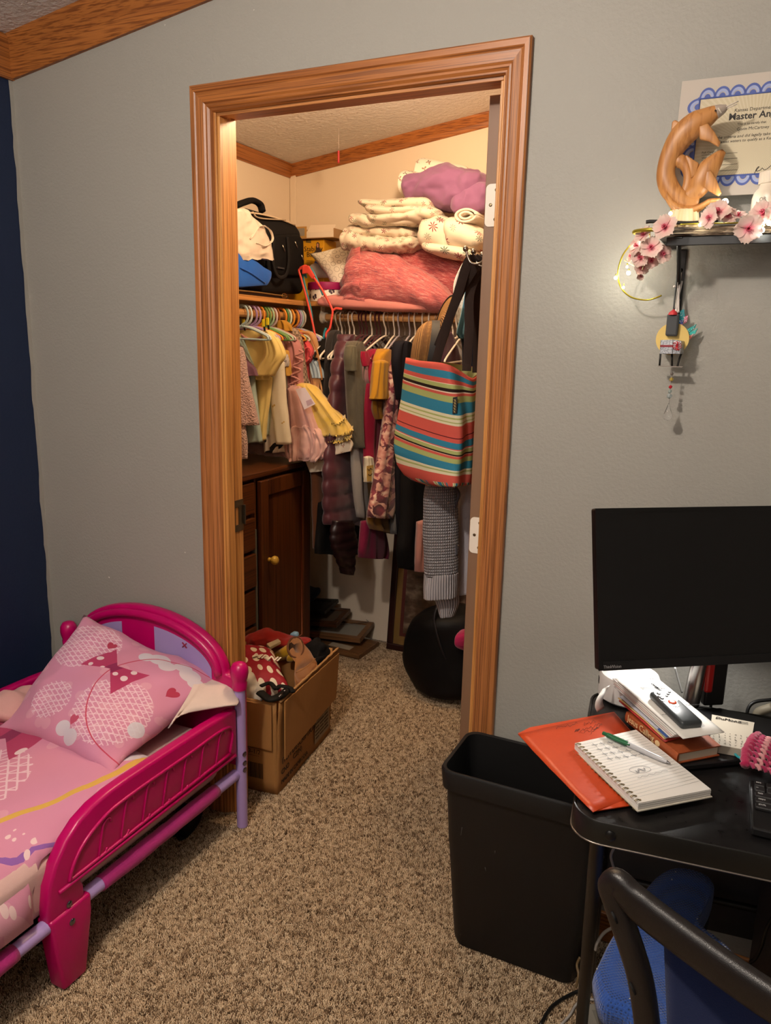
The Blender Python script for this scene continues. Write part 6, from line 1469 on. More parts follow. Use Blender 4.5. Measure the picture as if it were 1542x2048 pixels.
# pen on the notebook
pa, pb = onZ(1206, 1466, NZ+.019), onZ(1341, 1527, NZ+.0175)
pn = thing('pen', 'white ballpoint pen with green clip end lying on the notebook', 'pen', (pa+pb)/2)
GRN = plastic('#0f5a33', .3); GRY_ = plastic('#b4b4b8', .3)
L_ = lambda f: pa.lerp(pb, f)
bm = BM(); tube(bm, [L_(.38), L_(.60), L_(.85), L_(.95)], [.0049, .0050, .0046, .0030], 14, 16); obj('barrel', bm, GRY_, pn, True, smooth=40)
bm = BM(); tube(bm, [L_(.06), L_(.10), L_(.39)], [.0040, .0050, .0050], 14, 16); obj('cap', bm, GRN, pn, True, smooth=40)
bm = BM(); tube(bm, [L_(0), L_(.065)], [.0036, .0036], 12); obj('button', bm, GRN, pn, True, smooth=40)
bm = BM(); tube(bm, [L_(.10)+V((-.004, -.004, .003)), L_(.25)+V((-.005, -.005, .002)), L_(.44)+V((-.003, -.004, .003))], .0026, 8, 16, flat=.5); obj('clip', bm, GRN, pn, True, smooth=180)
bm = BM(); tube(bm, [L_(.95), L_(.985), L_(1.0)], [.0028, .0014, .0006], 10); obj('tip', bm, plain('#8a8a8c', .25, 1.0), pn, True, smooth=40)
# tan hardcover book
TAN = NT('leatherette'); TAN.bump(TAN.noise(TAN.tc(), 250, 3), .2, .002); TANM = TAN.out(TAN.mix(TAN.noise(TAN.tc(), 20, 3), '#8a3f1e', '#a3532c'), .45)
bk = thing('book', 'tan leather-bound book under the pile of papers', 'book', (-.07, -.3, DZ))
b0, b1, b2, b3 = onZ(1253, 1424, .756), onZ(1357, 1508, .756), onZ(1441, 1492, .756), onZ(1335, 1402, .756)
Z0, Z1 = DZ+.014, .757
slabq([b0, b1, b2, b3], Z0, Z0+.002, 'cover', TANM, bk); slabq([b0, b1, b2, b3], Z1-.002, Z1, 'cover', TANM, bk)
bm = BM(); dd_ = (b3-b0).normalized(); R_ = []
for p in (b0, b1):
    R_.append([V((p.x, p.y, 0))+dd_*(.002-.005*math.sin(a))+V((0, 0, (Z0+Z1)/2-(Z1-Z0)/2*math.cos(a))) for a in [PI*j/10 for j in range(11)]])
rings(bm, R_, True); obj('spine', bm, TANM, bk, True, smooth=60)
slabq([b0.lerp(b3, .02), b1.lerp(b2, .02)+(b0-b1).normalized()*.004, b2+(b3-b2).normalized()*.004-dd_*.003, b3-dd_*.003], Z0+.002, Z1-.002, 'page_block', plain('#cfc4ae', .8), bk)
sp = (b1-b0).normalized(); up_ = V((0, 0, 1))
text('Jesus Calling', .019, basis(V((b0.x, b0.y, Z0+.0075))-dd_*.0040+sp*.010, sp, up_), plain('#d9b98a', .5), bk, sx=.92)
bm = BM(); q = V((b0.x, b0.y, Z0+.011))-dd_*.0035+sp*.108; lathe(bm, [(.006, 0), (.006, .0008)], q, -dd_, 12); obj('emblem', bm, plain('#d9b98a', .5), bk, True)
bm = BM(); q = b1.lerp(b0, .05)+dd_*.006; tube(bm, [V((q.x, q.y, Z0+.002)), V((q.x+.006, q.y-.012, DZ+.010)), V((q.x+.016, q.y-.028, DZ+.002))], .004, 6, 12, flat=.15); lab(obj('ribbon_marker', bm, plain('#a58a70', .7), bk, True, smooth=180), 'pale ribbon marker')
# monitor stand base plate lies under the book: see monitor below
# pile of letters and papers
def sheet_quad(name, label, cat, pts, z, mat, h=.0012, curl=.0, tilt=None):
    P = [onZ(u, v, zz) for (u, v), zz in zip(pts, z)]; bm = BM(); G = []
    for i in range(11):
        r = []
        for k in range(11):
            p = (P[0].lerp(P[3], k/10)).lerp(P[1].lerp(P[2], k/10), i/10); p.z += curl*math.sin(PI*k/10)*math.sin(PI*i/10); r.append(bm.verts.new(p))
        G.append(r)
    for i in range(10):
        for k in range(10): bm.faces.new((G[i][k], G[i+1][k], G[i+1][k+1], G[i][k+1])).smooth = True
    o = obj(name, bm, mat, None, smooth=180); o.modifiers.new('t', 'SOLIDIFY').thickness = h; o.modifiers['t'].offset = -1
    return tag(o, label, cat), P
PAP = plain('#d9d6d0', .75); 
pr_, _ = sheet_quad('booklet', 'red and white booklet under the letters on the tan book', 'booklet', ((1238, 1400), (1330, 1482), (1400, 1462), (1300, 1385)), (.765, .762, .762, .765), plain('#a8302a', .6), .003)
lab(obj('page_edge', (lambda bm: (tube(bm, [onZ(1237, 1396, .768), onZ(1290, 1440, .766), onZ(1330, 1478, .765)], .0022, 6, flat=.5), bm)[1])(BM()), plain('#cfae70', .7), pr_), 'cream page edge')
ev, _ = sheet_quad('envelope', 'blue-cornered envelope between booklet and letters', 'envelope', ((1240, 1392), (1332, 1474), (1400, 1462), (1300, 1380)), (.772, .769, .769, .772), plain('#b5b8c4', .7), .003)
bm = BM(); prism(bm, [onZ(u, v, .7725) for u, v in ((1314, 1458), (1332, 1474), (1344, 1472), (1326, 1456))], (0, 0, .0005)); obj('blue_corner', bm, plain('#3a5a9a', .6), ev)
for k in range(4):
    sheet_quad('letter', ('folded white letter, lowest in the pile on the tan book', 'folded white letter with pinkish edge, second in the pile', 'white letter, third in the pile on the book', 'creased white letter just under the topmost one')[k], 'letter', ((1228-k, 1372-k*5), (1340+k*3, 1474-k*2), (1420+k*4, 1466-k), (1310, 1352)), (.778+.004*k, .775+.003*k, .775+.003*k, .778+.004*k), plain(('#c9c4c0', '#cdb8b4', '#d2cec8', '#d6d2ce')[k], .75), .0015, .002)
tl_, P4 = sheet_quad('letter', 'white printed letter on top of the pile, under the remote', 'letter', ((1230, 1357), (1366, 1477), (1449, 1464), (1312, 1354)), (.797, .788, .790, .797), PAP, .0012, .002)
ZL = lambda s, d: (P4[0].lerp(P4[3], d)).lerp(P4[1].lerp(P4[2], d), s)+V((0, 0, .0016+.002*math.sin(PI*s)*math.sin(PI*d)))
ldir, ddir = (P4[1]-P4[0]).normalized(), (P4[3]-P4[0]).normalized()
bm = BM()
rr = random.Random(2)
for (s0, d0, rows_, w) in ((.20, .30, 4, .022), (.20, .62, 5, .024), (.02, .78, 3, .012), (.80, .55, 3, .016), (.66, .1, 1, .05), (.55, .85, 2, .03)):
    for k in range(rows_):
        a = ZL(s0, d0)+ddir*(.0032*k)*0+ldir*(.0028*k); x = 0
        while x < w:
            l = rr.uniform(.002, .005); tube(bm, [a+ddir*x, a+ddir*(x+l)], .00038, 4); x += l+.0011
obj('printed_text', bm, plain('#3a3a3c', .8), tl_)
text('Dividend', .0085, basis(ZL(.14, .66), ldir, ddir), plain('#222', .8) if False else plain('#222224', .8), tl_, world=False)
# remote control
r0, r1 = onZ(1319, 1386, .806), onZ(1384, 1447, .800); rdir = (r1-r0).normalized(); rsd = V((-rdir.y, rdir.x, 0)).normalized()
rm = thing('remote_control', 'dark grey remote control with orange button lying on the letters', 'remote', (r0+r1)/2)
rl = (r1-r0).length; Mr = basis((r0+r1)/2+V((0, 0, -.003)), rdir, rsd)
bm = BM(); box(bm, (0, 0, 0), (rl+.004, .044, .016), bev=.006, seg=3, M=Mr); obj('case', bm, plastic('#33383a', .35), rm, True, smooth=40)
bm = BM(); P = []
for a, b in ((-.5, -.34), (-.5, .34), (-.42, .42), (-.18, .42), (-.10, .22), (.02, .16), (.06, 0), (.02, -.16), (-.10, -.22), (-.18, -.42), (-.42, -.42)): P.append(Mr @ V((a*rl*.95, b*.042, .0081)))
prism(bm, P, (0, 0, .0006)); lab(obj('face_plate', bm, plain('#b9b9b6', .4), rm, True), 'light grey face plate')
def rbtn(a, b, r, col, nm='button', l=None):
    bm = BM(); lathe(bm, [(r, 0), (r*.9, .0016), (r*.5, .002), (0, .002)], Mr @ V((a*rl, b*.042, .0087)), V((0, 0, 1)), 14); o = obj(nm, bm, plastic(col, .35), rm, True, smooth=60); return lab(o, l) if l else o
rbtn(-.10, 0, .0082, '#d1502e', 'button', 'round orange button')
for a, b in ((-.42, .28), (-.36, .12), (-.30, -.04)): rbtn(a, b*1.0+.08, .0030, '#4a4e50')
for a, b in ((-.40, -.22), (-.30, -.33), (-.24, -.30)): rbtn(a, b, .0040, '#24282a')
# ---------------------------------------------------------------- monitor
mn = thing('monitor', 'large black monitor turned toward the right on the desk', 'monitor', (0, -.2, DZ))
c0, ct = onZ(1197, 1342, .871) if False else CAM+ray(1198, 1342)*1.452, CAM+ray(1238, 1020)*1.464
mx = V((.815, .58, 0)).normalized(); mz = (ct-c0); mz = (mz-mx*mz.dot(mx)).normalized(); my = mx.cross(mz)*-1   # my points to the front
mfr = mx.cross(mz)
Hm = (ct-c0).length; Wm = .545
if mfr.dot(CAM-c0) < 0: mfr = -mfr
MB_ = lambda a, b, d: c0+mx*a+mz*b+mfr*d
BEZ = plastic('#0c0b0c', .32)
def mbox(name, a0, a1, b0, b1, d0, d1, mat, par, bev=.0):
    bm = BM(); l = Matrix(((mx.x, mfr.x, mz.x, 0), (mx.y, mfr.y, mz.y, 0), (mx.z, mfr.z, mz.z, 0), (0, 0, 0, 1)))
    box(bm, (0, 0, 0), (a1-a0, d1-d0, b1-b0), bev=bev, M=Matrix.Translation(MB_((a0+a1)/2, (b0+b1)/2, (d0+d1)/2)) @ l); return obj(name, bm, mat, par, True)
mbox('housing', 0, Wm, 0, Hm, -.022, -.001, BEZ, mn, .004)
mbox('bezel', 0, .008, 0, Hm, -.003, .0, BEZ, mn); mbox('bezel', Wm-.008, Wm, 0, Hm, -.003, .0, BEZ, mn); mbox('bezel', .008, Wm-.008, Hm-.008, Hm, -.003, .0, BEZ, mn); mbox('bezel', .008, Wm-.008, 0, .017, -.003, .002, plastic('#100f10', .45), mn)
mbox('screen', .008, Wm-.008, .017, Hm-.008, -.003, -.0012, plain('#060b14', .35, 0, .22), mn)
text('ThinkVision', .0085, Matrix.Translation(MB_(.008, .0045, .0022)) @ Matrix(((mx.x, mz.x, mfr.x, 0), (mx.y, mz.y, mfr.y, 0), (mx.z, mz.z, mfr.z, 0), (0, 0, 0, 1))), plain('#8c8888', .5), mn, sx=.9)
cb2 = MB_(Wm*.40, .04, -.030)
bs = [onZ(u, v, DZ+.0145) for u, v in ((1356, 1530), (1490, 1516), (1560, 1470), (1560, 1440), (1440, 1413), (1345, 1417))]
bm = BM(); prism(bm, [V((p.x, p.y, DZ+.001)) for p in bs], (0, 0, .011), .002, 1); obj('base_plate', bm, plastic('#121112', .4), mn, True)
sc_ = onZ(1381, 1408, DZ+.013); sc_.z = DZ+.012
bm = BM(); tube(bm, [sc_, sc_+V((.010, .005, .11)), V((sc_.x+.03, sc_.y+.012, c0.z+.10))], [.0175, .0165, .0165], 18, 12); obj('stand_column', bm, plain('#a8a5a2', .25, 1.0), mn, True, smooth=40)
bm = BM(); box(bm, sc_+V((.040, .024, .085)), (.045, .018, .17), rz=.6, bev=.004); obj('stand_back', bm, plastic('#1a1818', .4), mn, True)
bm = BM(); box(bm, sc_+V((.030, .005, .075)), (.018, .010, .085), rz=.6, bev=.005); lab(obj('cable_clip', bm, plastic('#b01a18', .3), mn, True), 'red cable clip of the stand')
for nm, l_, P, r_, col in (('grey_cable', 'thick grey cable looping behind the monitor stand', ((1392, 1382), (1412, 1362), (1436, 1348), (1448, 1330)), .0042, '#8a8a8a'), ('black_cable', 'black cable hanging behind the monitor by the wall', ((1430, 1330), (1428, 1370), (1422, 1410), (1420, 1422)), .0032, '#141414'), ('white_cable', 'thin white cable beside the monitor stand', ((1350, 1335), (1356, 1358), (1364, 1385)), .0022, '#b8b6b2'), ('black_cable', 'black cable curving up from the desk at the right', ((1494, 1442), (1496, 1418), (1510, 1404), (1545, 1399)), .0036, '#101010')):
    bm = BM(); yy = -.06 if 'right' not in l_ and 'hanging' not in l_ else -.035
    tube(bm, [onY(u, v, yy-.02*(1-i/3)) for i, (u, v) in enumerate(P)], r_, 8, 24); tag(obj(nm, bm, plain(col, .4), None, smooth=180), l_, 'cable')
bm = BM(); tube(bm, [onY(u, v, -.012) for u, v in ((1512, 1440), (1518, 1424), (1545, 1414))], .010, 8, 16); tag(obj('cream_cable', bm, plain('#a59a84', .5), None, smooth=180), 'cream power cord against the wall at the right edge', 'cable')
# desk lamp: white round base, short stem, head bent low behind the monitor
WHT = plastic('#c9c6c2', .35)
lb = onZ(1236, 1408, DZ+.004)
lp = thing('desk_lamp', 'white desk lamp with round base tucked behind the monitor corner', 'lamp', (lb.x+.01, lb.y+.05, DZ+.001))
lc = V((lb.x+.012, lb.y+.055, DZ+.001))
bm = BM(); lathe(bm, [(.060, 0), (.064, .004), (.064, .046), (.060, .054), (.05, .057), (0, .058)], lc, n=36); bse = obj('base', bm, WHT, lp, True, smooth=40)
bm = BM(); box(bm, lc+V((-.060, -.018, .034)), (.004, .012, .016), rz=.3, bev=.001); lab(obj('port', bm, plain('#0a0a0a', .4), bse, True), 'black socket in the base')
sx_ = onY(1229, 1352, lc.y+.01)
bm = BM(); P = [V((sx_.x, lc.y+.01, DZ+.055)), V((sx_.x+.002, lc.y+.012, .86)), V((sx_.x+.02, lc.y+.03, .93)), V((-.13, -.105, .96))]; tube(bm, P, .0075, 10, 24); obj('stem', bm, WHT, lp, True, smooth=180)
hd = V((-.105, -.115, .957)); ha_ = V((.10, -.42, -.9)).normalized()
bm = BM(); lathe(bm, [(.012, -.03), (.018, -.028), (.034, .0), (.036, .012), (.034, .012), (.032, .002), (.010, -.022)], hd, ha_, 24); obj('shade', bm, WHT, lp, True, smooth=60)
EM = NT('led'); EMM = EM.out('#ffffff', .5, Emission__Color='#f1f4ff', Emission__Strength=7.0)
bm = BM(); lathe(bm, [(.026, .004), (.026, .007), (0, .0075)], hd, ha_, 20); obj('led_panel', bm, EMM, lp, True)
lo = lamp('desk_lamp_light', 'SPOT', hd+ha_*.016, 4.6, (1.0, .97, .92), .022); lo.rotation_euler = ha_.to_track_quat('-Z', 'Y').to_euler(); lo.data.spot_size = math.radians(150); lo.data.spot_blend = .6
lo.parent = lp; lo.matrix_parent_inverse = Matrix.Translation(-lp.location)
# white paper curl by the lamp
bm = BM(); L1 = [onZ(u, v, z) for u, v, z in ((1205, 1378, .77), (1194, 1396, .76), (1190, 1412, .745), (1194, 1424, .73))]; L2 = [p+V((.012, .02, .004)) for p in L1]; rings(bm, [smooth_path(L1, 12), smooth_path(L2, 12)], False, False); o_ = tag(obj('paper_slip', bm, plain('#c9c5bf', .7), None, smooth=180), 'curled white paper slip leaning on the lamp base', 'paper'); o_.modifiers.new('t', 'SOLIDIFY').thickness = .0006
# memo pad with printed heading
mp = thing('memo_pad', 'beige memo pad with printed heading and handwriting behind the book', 'notepad', onZ(1466, 1466, DZ+.015))
m0, m1, m2, m3 = onZ(1424, 1428, .752), onZ(1420, 1486, .752), onZ(1499, 1500, .752), onZ(1509, 1444, .752)
PADM = plain('#a59c8c', .75)
slabq([m0, m1, m2, m3], DZ+.013, .751, 'pad', PADM, mp)
mdx, mdy = (m3-m0).normalized(), (m0-m1).normalized()
text('DuMond', .013, basis(m0+mdx*.006-mdy*.018+V((0, 0, .0004)), mdx, mdy), plain('#26221e', .8), mp, shear=.25)
bm = BM()
for r_ in range(5):
    for c_ in range(7):
        q = m1+mdx*(.006+.0095*c_)+mdy*(.010+.011*r_)+V((0, 0, .0003)); rr = random.Random(r_*9+c_); tube(bm, [q+mdx*rr.uniform(-.002, .002)+mdy*rr.uniform(-.003, .003) for _ in range(4)], .0003, 4, 9)
for k in range(3): tube(bm, [m0+mdx*.048-mdy*(.010+.004*k)+V((0, 0, .0003)), m0+mdx*.066-mdy*(.010+.004*k)+V((0, 0, .0003))], .0004, 4)
lab(obj('handwriting', bm, plain('#3a352e', .8), mp, True), 'pencilled notes')
# crocheted piece and turquoise clip
cw = thing('crochet_piece', 'raspberry and pink crocheted piece lying by the keyboard', 'crochet', onZ(1530, 1510, DZ+.02))
yr = random.Random(6); ax0, ax1, ax2 = onZ(1490, 1535, .752), onZ(1516, 1475, .760), onZ(1570, 1560, .752)
for k in range(7):
    bm = BM(); s0 = ax0.lerp(ax2, k/6.5); s1 = ax1+(ax2-ax0)*(k/6.5)
    P = []
    for i in range(40):
        f = i/39; p = s0.lerp(s1, f)+V((0, 0, .012*math.sin(PI*f)+.003)); a = f*PI*18; P.append(p+(ax2-ax0).normalized()*.0045*math.cos(a)+V((0, 0, .0045*math.sin(a))))
    tube(bm, P, .0036, 6, 110); obj('crochet_row', bm, fabric(('#8f1f44', '#a8385c', '#c98a8c', '#8f1f44', '#b34a66', '#d0a09a', '#8f1f44')[k], None, 300, .9, .4, .3), cw, True, smooth=180)
bm = BM(); tube(bm, [ax0+V((0, 0, .004)), ax0.lerp(ax1, .3)+V((-.006, 0, .010)), ax0.lerp(ax1, .7)+V((-.004, 0, .012)), ax1+V((0, 0, .004))], .0085, 8, 30); wrinkle(bm, .002, 150); obj('border', bm, fabric('#a01c48', None, 300, .9, .5, .3), cw, True, smooth=180)
tc = thing('stitch_marker', 'turquoise plastic stitch marker beside the crochet', 'clip', onZ(1470, 1505, DZ+.012))
bm = BM(); tube(bm, [onZ(u, v, DZ+.0165) for u, v in ((1484, 1518), (1474, 1512), (1464, 1500), (1459, 1496), (1463, 1493), (1470, 1500), (1480, 1500), (1486, 1503), (1480, 1504))], .0024, 7, 40); obj('loop', bm, plastic('#2f9aa3', .3), tc, True, smooth=180)
# keyboard (left end in view)
kb = thing('keyboard', 'black keyboard at the right edge of the desk', 'keyboard', onZ(1540, 1590, DZ))
k0, k1 = onZ(1500, 1556, DZ+.017), onZ(1504, 1652, DZ+.017); kd = V(((k1-k0).x, (k1-k0).y, 0)); kl = kd.length; kd.normalize(); ks = V((-kd.y, kd.x, 0)); ks = ks if ks.x > 0 else -ks
bm = BM(); prism(bm, [V((q.x, q.y, DZ+.001)) for q in (k0, k0+ks*.44, k0+ks*.44+kd*kl, k0+kd*kl)], (0, 0, .014), .003, 2); obj('case', bm, plastic('#131213', .4), kb, True)
for r_ in range(5):
    for c_ in range(20):
        w = .030 if c_ == 0 and r_ > 1 else .0165
        x0 = .006+(0 if c_ == 0 else (.034+(c_-1)*.019 if r_ > 1 else .019*c_))
        if c_ == 19 and r_ < 2: x0 += .014
        q = k0+ks*(x0+w/2)+kd*(kl*.12+r_*.0178); bm = BM(); box(bm, (0, 0, 0), (w, .0155, .006), bev=.0015, seg=1, M=Matrix.Translation((0, 0, 0))); kk = ('key', round(w, 4)); qm = basis(V((q.x, q.y, DZ+.018)), ks, -kd)
        if kk not in KH: kc = obj('key', bm, plastic('#1b1a1b', .5), kb); KH[kk] = kc.data
        else: bm.free(); kc = bpy.data.objects.new('key', KH[kk]); COL.objects.link(kc); kc.parent = kb
        kc.matrix_basis = kb.matrix_basis.inverted() @ qm
        if c_ == 0: text(('esc', '~', 'tab', 'caps', 'shift')[r_], .0065, basis(V((q.x, q.y, DZ+.0211))-ks*w*.35, ks, -kd), plain('#b8b8b8', .6), kc)
# ================================================================== OFFICE CHAIR
CHB = NT('chair_plastic'); CHB.bump(CHB.noise(CHB.tc(), 900, 2), .3, .001); CHP = CHB.out('#171313', .33)
t = NT('mesh_cloth'); c1 = t.n('ShaderNodeTexChecker', Vector=t.sc(t.tc(), (1, 1, 1), (0, 0, .8)), Scale=190.0, Color1='#12336f', Color2='#1d4a98'); w_ = t.n('ShaderNodeTexVoronoi', Vector=t.sc(t.tc(), (1, 1, 1), (0, 0, .8)), Scale=210.0, Randomness=.0)
t.bump(w_.outputs[0], .8, .004); BLM = t.out(t.mix(t.math('LESS_THAN', w_.outputs[0], .28), '#1c4894', '#0b2450'), .85, Sheen__Weight=.25)
ch = thing('office_chair', 'black office chair with blue mesh seat and back in the near right corner', 'chair', (.02, -.62, 0))
SZ = .475
sp_ = [onZ(u, v, SZ) for u, v in ((1186, 1945), (1225, 1868), (1285, 1783), (1320, 1745), (1360, 1732), (1410, 1745), (1430, 1772), (1412, 1815), (1400, 1850))]
sp_ += [V((.065, -.50, SZ)), V((.13, -.61, SZ)), V((.13, -.73, SZ)), V((.03, -.79, SZ)), onZ(1262, 2034, SZ), onZ(1205, 2005, SZ)]
cs = sum(sp_, V())/len(sp_); loop_ = smooth_path(sp_+[sp_[0]], 61)[:-1]
bm = BM(); R_ = []
for k, z in ((.90, -.052), (.985, -.040), (1.0, -.018), (.985, -.004), (.93, .006), (.8, .004), (.5, -.004), (.2, -.007)): R_.append([cs+(p-cs)*k+V((0, 0, z)) for p in loop_])
rings(bm, R_); st_o = obj('seat', bm, BLM, ch, True, smooth=180)
bm = BM(); R_ = [[cs+(p-cs)*k+V((0, 0, z)) for p in loop_] for k, z in ((.8, -.085), (.93, -.075), (.97, -.05), (.9, -.045))]; rings(bm, R_); obj('seat_pan', bm, plastic('#1c2028', .5), ch, True, smooth=60)
# lint specks on the seat
bm = BM(); rr = random.Random(3)
for _ in range(9):
    p = loop_[rr.randrange(60)]; q = cs+(p-cs)*rr.uniform(.75, .98); bmesh.ops.create_icosphere(bm, subdivisions=1, radius=.0013, matrix=Matrix.Translation(q+V((0, 0, .005))))
o = obj('lint', bm, plain('#c9c5c0', .9), st_o, True); o['kind'] = 'stuff'
# backrest: bent plastic frame with blue mesh, its back to the camera
A0, A1 = V((-.098, -.866, .792)), V((.088, -.938, .800))
bxv = (A1-A0).normalized(); bdn = V((.05, .10, -.99)).normalized(); bno = bxv.cross(bdn); bno = bno if bno.dot(CAM-A0) > 0 else -bno
CW = .44
def cpt(a, b, d=0.0): return A0+bxv*a+bdn*b+bno*(d+.05*(1-((a-CW/2)/(CW/2))**2)*-1)
def onBack(u, v, d=0.0):
    r = ray(u, v); n_ = bno; t_ = ((A0-CAM).dot(n_)+d)/r.dot(n_); return CAM+r*t_
bar = [onBack(1300, 2140), onBack(1294, 2047), onBack(1281, 1960), onBack(1264, 1900), onBack(1247, 1850), onBack(1230, 1800), onBack(1222, 1772), onBack(1236, 1766), onBack(1262, 1794), onBack(1300, 1828), onBack(1390, 1896), onBack(1482, 1962), onBack(1545, 2004), onBack(1610, 2046), onBack(1660, 2085), onBack(1670, 2140), onBack(1660, 2200)]
bm = BM(); bp_ = smooth_path(bar, 90)
R_ = []
cen = cpt(CW/2, .22)
for i, p in enumerate(bp_):
    d = (bp_[min(i+1, 89)]-bp_[max(i-1, 0)]).normalized(); n_ = bno; s_ = d.cross(n_).normalized()
    f = i/89; wd = .0165+.0085*max(0, min(1, (f-.40)/.14))
    R_.append([p+s_*math.copysign(abs(math.cos(a))**.7, math.cos(a))*wd+n_*math.copysign(abs(math.sin(a))**.8, math.sin(a))*.013 for a in [2*PI*j/18 for j in range(18)]])
rings(bm, R_); fr_ = obj('back_frame', bm, CHP, ch, True, smooth=180)
for q in ((1240, 1822), (1276, 1963)):
    bm = BM(); c = onBack(*q)+bno*.0128; tube(bm, [c+bxv*-.004+bdn*-.006, c+bxv*.004+bdn*.007], .0030, 8, flat=.5); obj('slot', bm, plain('#030303', .8), fr_, True)
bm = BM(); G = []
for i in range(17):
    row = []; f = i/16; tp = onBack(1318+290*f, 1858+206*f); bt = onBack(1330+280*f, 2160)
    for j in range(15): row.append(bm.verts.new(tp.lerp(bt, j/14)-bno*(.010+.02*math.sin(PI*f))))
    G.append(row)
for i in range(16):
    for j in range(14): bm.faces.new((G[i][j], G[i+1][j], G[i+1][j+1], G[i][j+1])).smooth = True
o = obj('back_mesh', bm, fabric('#0b1c48', '#10285c', 600, .85), ch, True, smooth=180); o.modifiers.new('t', 'SOLIDIFY').thickness = .004  # darker than the seat mesh: shade on this back side put into the colour
bm = BM(); tube(bm, [onBack(1300, 2150), onBack(1480, 2165), onBack(1665, 2150)], .016, 12, 24); obj('lower_bar', bm, CHP, ch, True, smooth=180)
bm = BM(); tube(bm, [onBack(1480, 2165), V((.10, -.80, .42)), V((.03, -.62, .40))], .02, 10, 20, flat=.5); obj('back_bracket', bm, CHP, ch, True, smooth=180)
bm = BM(); tube(bm, [V((.03, -.60, .07)), V((.03, -.60, .41))], [.026, .022], 16); obj('gas_lift', bm, CHP, ch, True, smooth=40)
for k in range(5):
    a = 2*PI*k/5+.5; bm = BM(); c = V((.03, -.60, .075)); e = c+V((math.cos(a)*.24, math.sin(a)*.24, -.015)); tube(bm, [c, e], [.022, .014], 10); lg = obj('leg', bm, CHP, ch, True, smooth=40)
    bm = BM(); lathe(bm, [(.0, -.011), (.024, -.010), (.025, 0), (.024, .010), (0, .011)], V((e.x, e.y, .026)), V((-math.sin(a), math.cos(a), 0)), 18); obj('castor', bm, plastic('#0d0c0c', .4), lg, True, smooth=40)
# ---------------------------------------------------------------- floor clutter by the desk leg
for nm, l_, P, r_, col in (('black_cable', 'black cable lying on the carpet across the desk leg', ((1080, 2050, 0), (1105, 2012, 0), (1150, 1985, .0), (1175, 1982, .01), (1210, 1985, .01)), .0038, '#0b0b0b'), ('white_cable', 'white cable on the carpet left of the desk leg', ((1122, 2050, 0), (1140, 2030, 0), (1152, 2010, 0), (1168, 1998, 0), (1190, 2000, 0)), .003, '#a8a29c'), ('white_cable', 'twisted white cable hanging under the desk top', ((1234, 1672, .62), (1228, 1695, .6), (1222, 1712, .58), (1227, 1735, .55)), .0024, '#8a8684'), ('white_cable', 'white cable curving behind the blue chair seat', ((1225, 1855, .42), (1208, 1866, .40), (1195, 1885, .38), (1191, 1900, .36)), .003, '#8a8680'), ('wire_tie', 'tan wire tie on the desk leg', ((1160, 1915, .12), (1154, 1930, .1), (1157, 1950, .09), (1152, 1975, .06)), .003, '#6a5638')):
    bm = BM(); tube(bm, [onZ(u, v, max(z, r_)) for u, v, z in P], r_, 8, 40); tag(obj(nm, bm, plain(col, .5), None, smooth=180), l_, 'cable')
pst = thing('power_strip', 'white power strip box on the carpet behind the desk leg', 'power strip', onZ(1195, 2035, .04))
q = onZ(1200, 2045, .05); bm = BM(); box(bm, V((q.x+.03, q.y-.02, .027)), (.10, .16, .052), rz=.5, bev=.006); obj('case', bm, plastic('#8c877c', .4), pst, True)
bm = BM(); box(bm, V((q.x+.03, q.y-.02, .0535)), (.05, .12, .001), rz=.5); obj('socket_plate', bm, plastic('#77736a', .5), pst, True)
# ================================================================== WALL SHELF AND WHAT STANDS ON IT
SY = -.115     # front edge
sl0 = onY(1300, 447, SY); 
SX0, SZ1 = -.214, onY(1400, 452, SY).z
ws = thing('wall_shelf', 'dark shelf with rough bark-like front edge on the grey wall', 'shelf', (0, 0, SZ1-.03))
BARK = NT('bark_edge'); bn_ = BARK.noise(BARK.sc(BARK.tc(), (16, 16, 420)), 1.0, 4, .7); BARK.bump(bn_, .9, .006); BARKM = BARK.out(BARK.ramp(bn_, [(.40, '#1a130e'), (.47, '#5f4f3f'), (.54, '#a08d75'), (.62, '#c0ae96')]), .8)
obj('board', bx((SX0, SY+.006, SZ1-.017), (.42, -.0005, SZ1), .002), plain('#2a2320', .5), ws, True)
bm = BM(); n_ = 150; R_ = []
for i in range(n_+1):
    x = SX0+(.42-SX0)*i/n_; row = []
    for j, (dy, dz) in enumerate(((.006, 0), (-.001, -.0005), (-.003, -.004), (-.0015, -.0085), (-.003, -.013), (0, -.0168), (.006, -.017))):
        k = 0 if j in (0, 6) else .0026*noise.fractal(V((x*55, j*2.3, 0)), 1, 2, 3); row.append(V((x, SY+dy+k, SZ1+dz+(k*.5 if j not in (0, 6) else 0))))
    R_.append(row)
rings(bm, R_, False, False); obj('bark_edge', bm, BARKM, ws, True, smooth=50)
BLKM = plain('#0d0c0c', .35)
obj('metal_rail', bx((SX0+.018, SY+.004, SZ1-.034), (.42, SY+.009, SZ1-.018), .001), BLKM, ws, True)
obj('metal_rail', bx((SX0-.01, -.02, SZ1-.030), (SX0+.03, -.001, SZ1-.020), .001), BLKM, ws, True)
bkx = onY(1357, 560, -.03).x
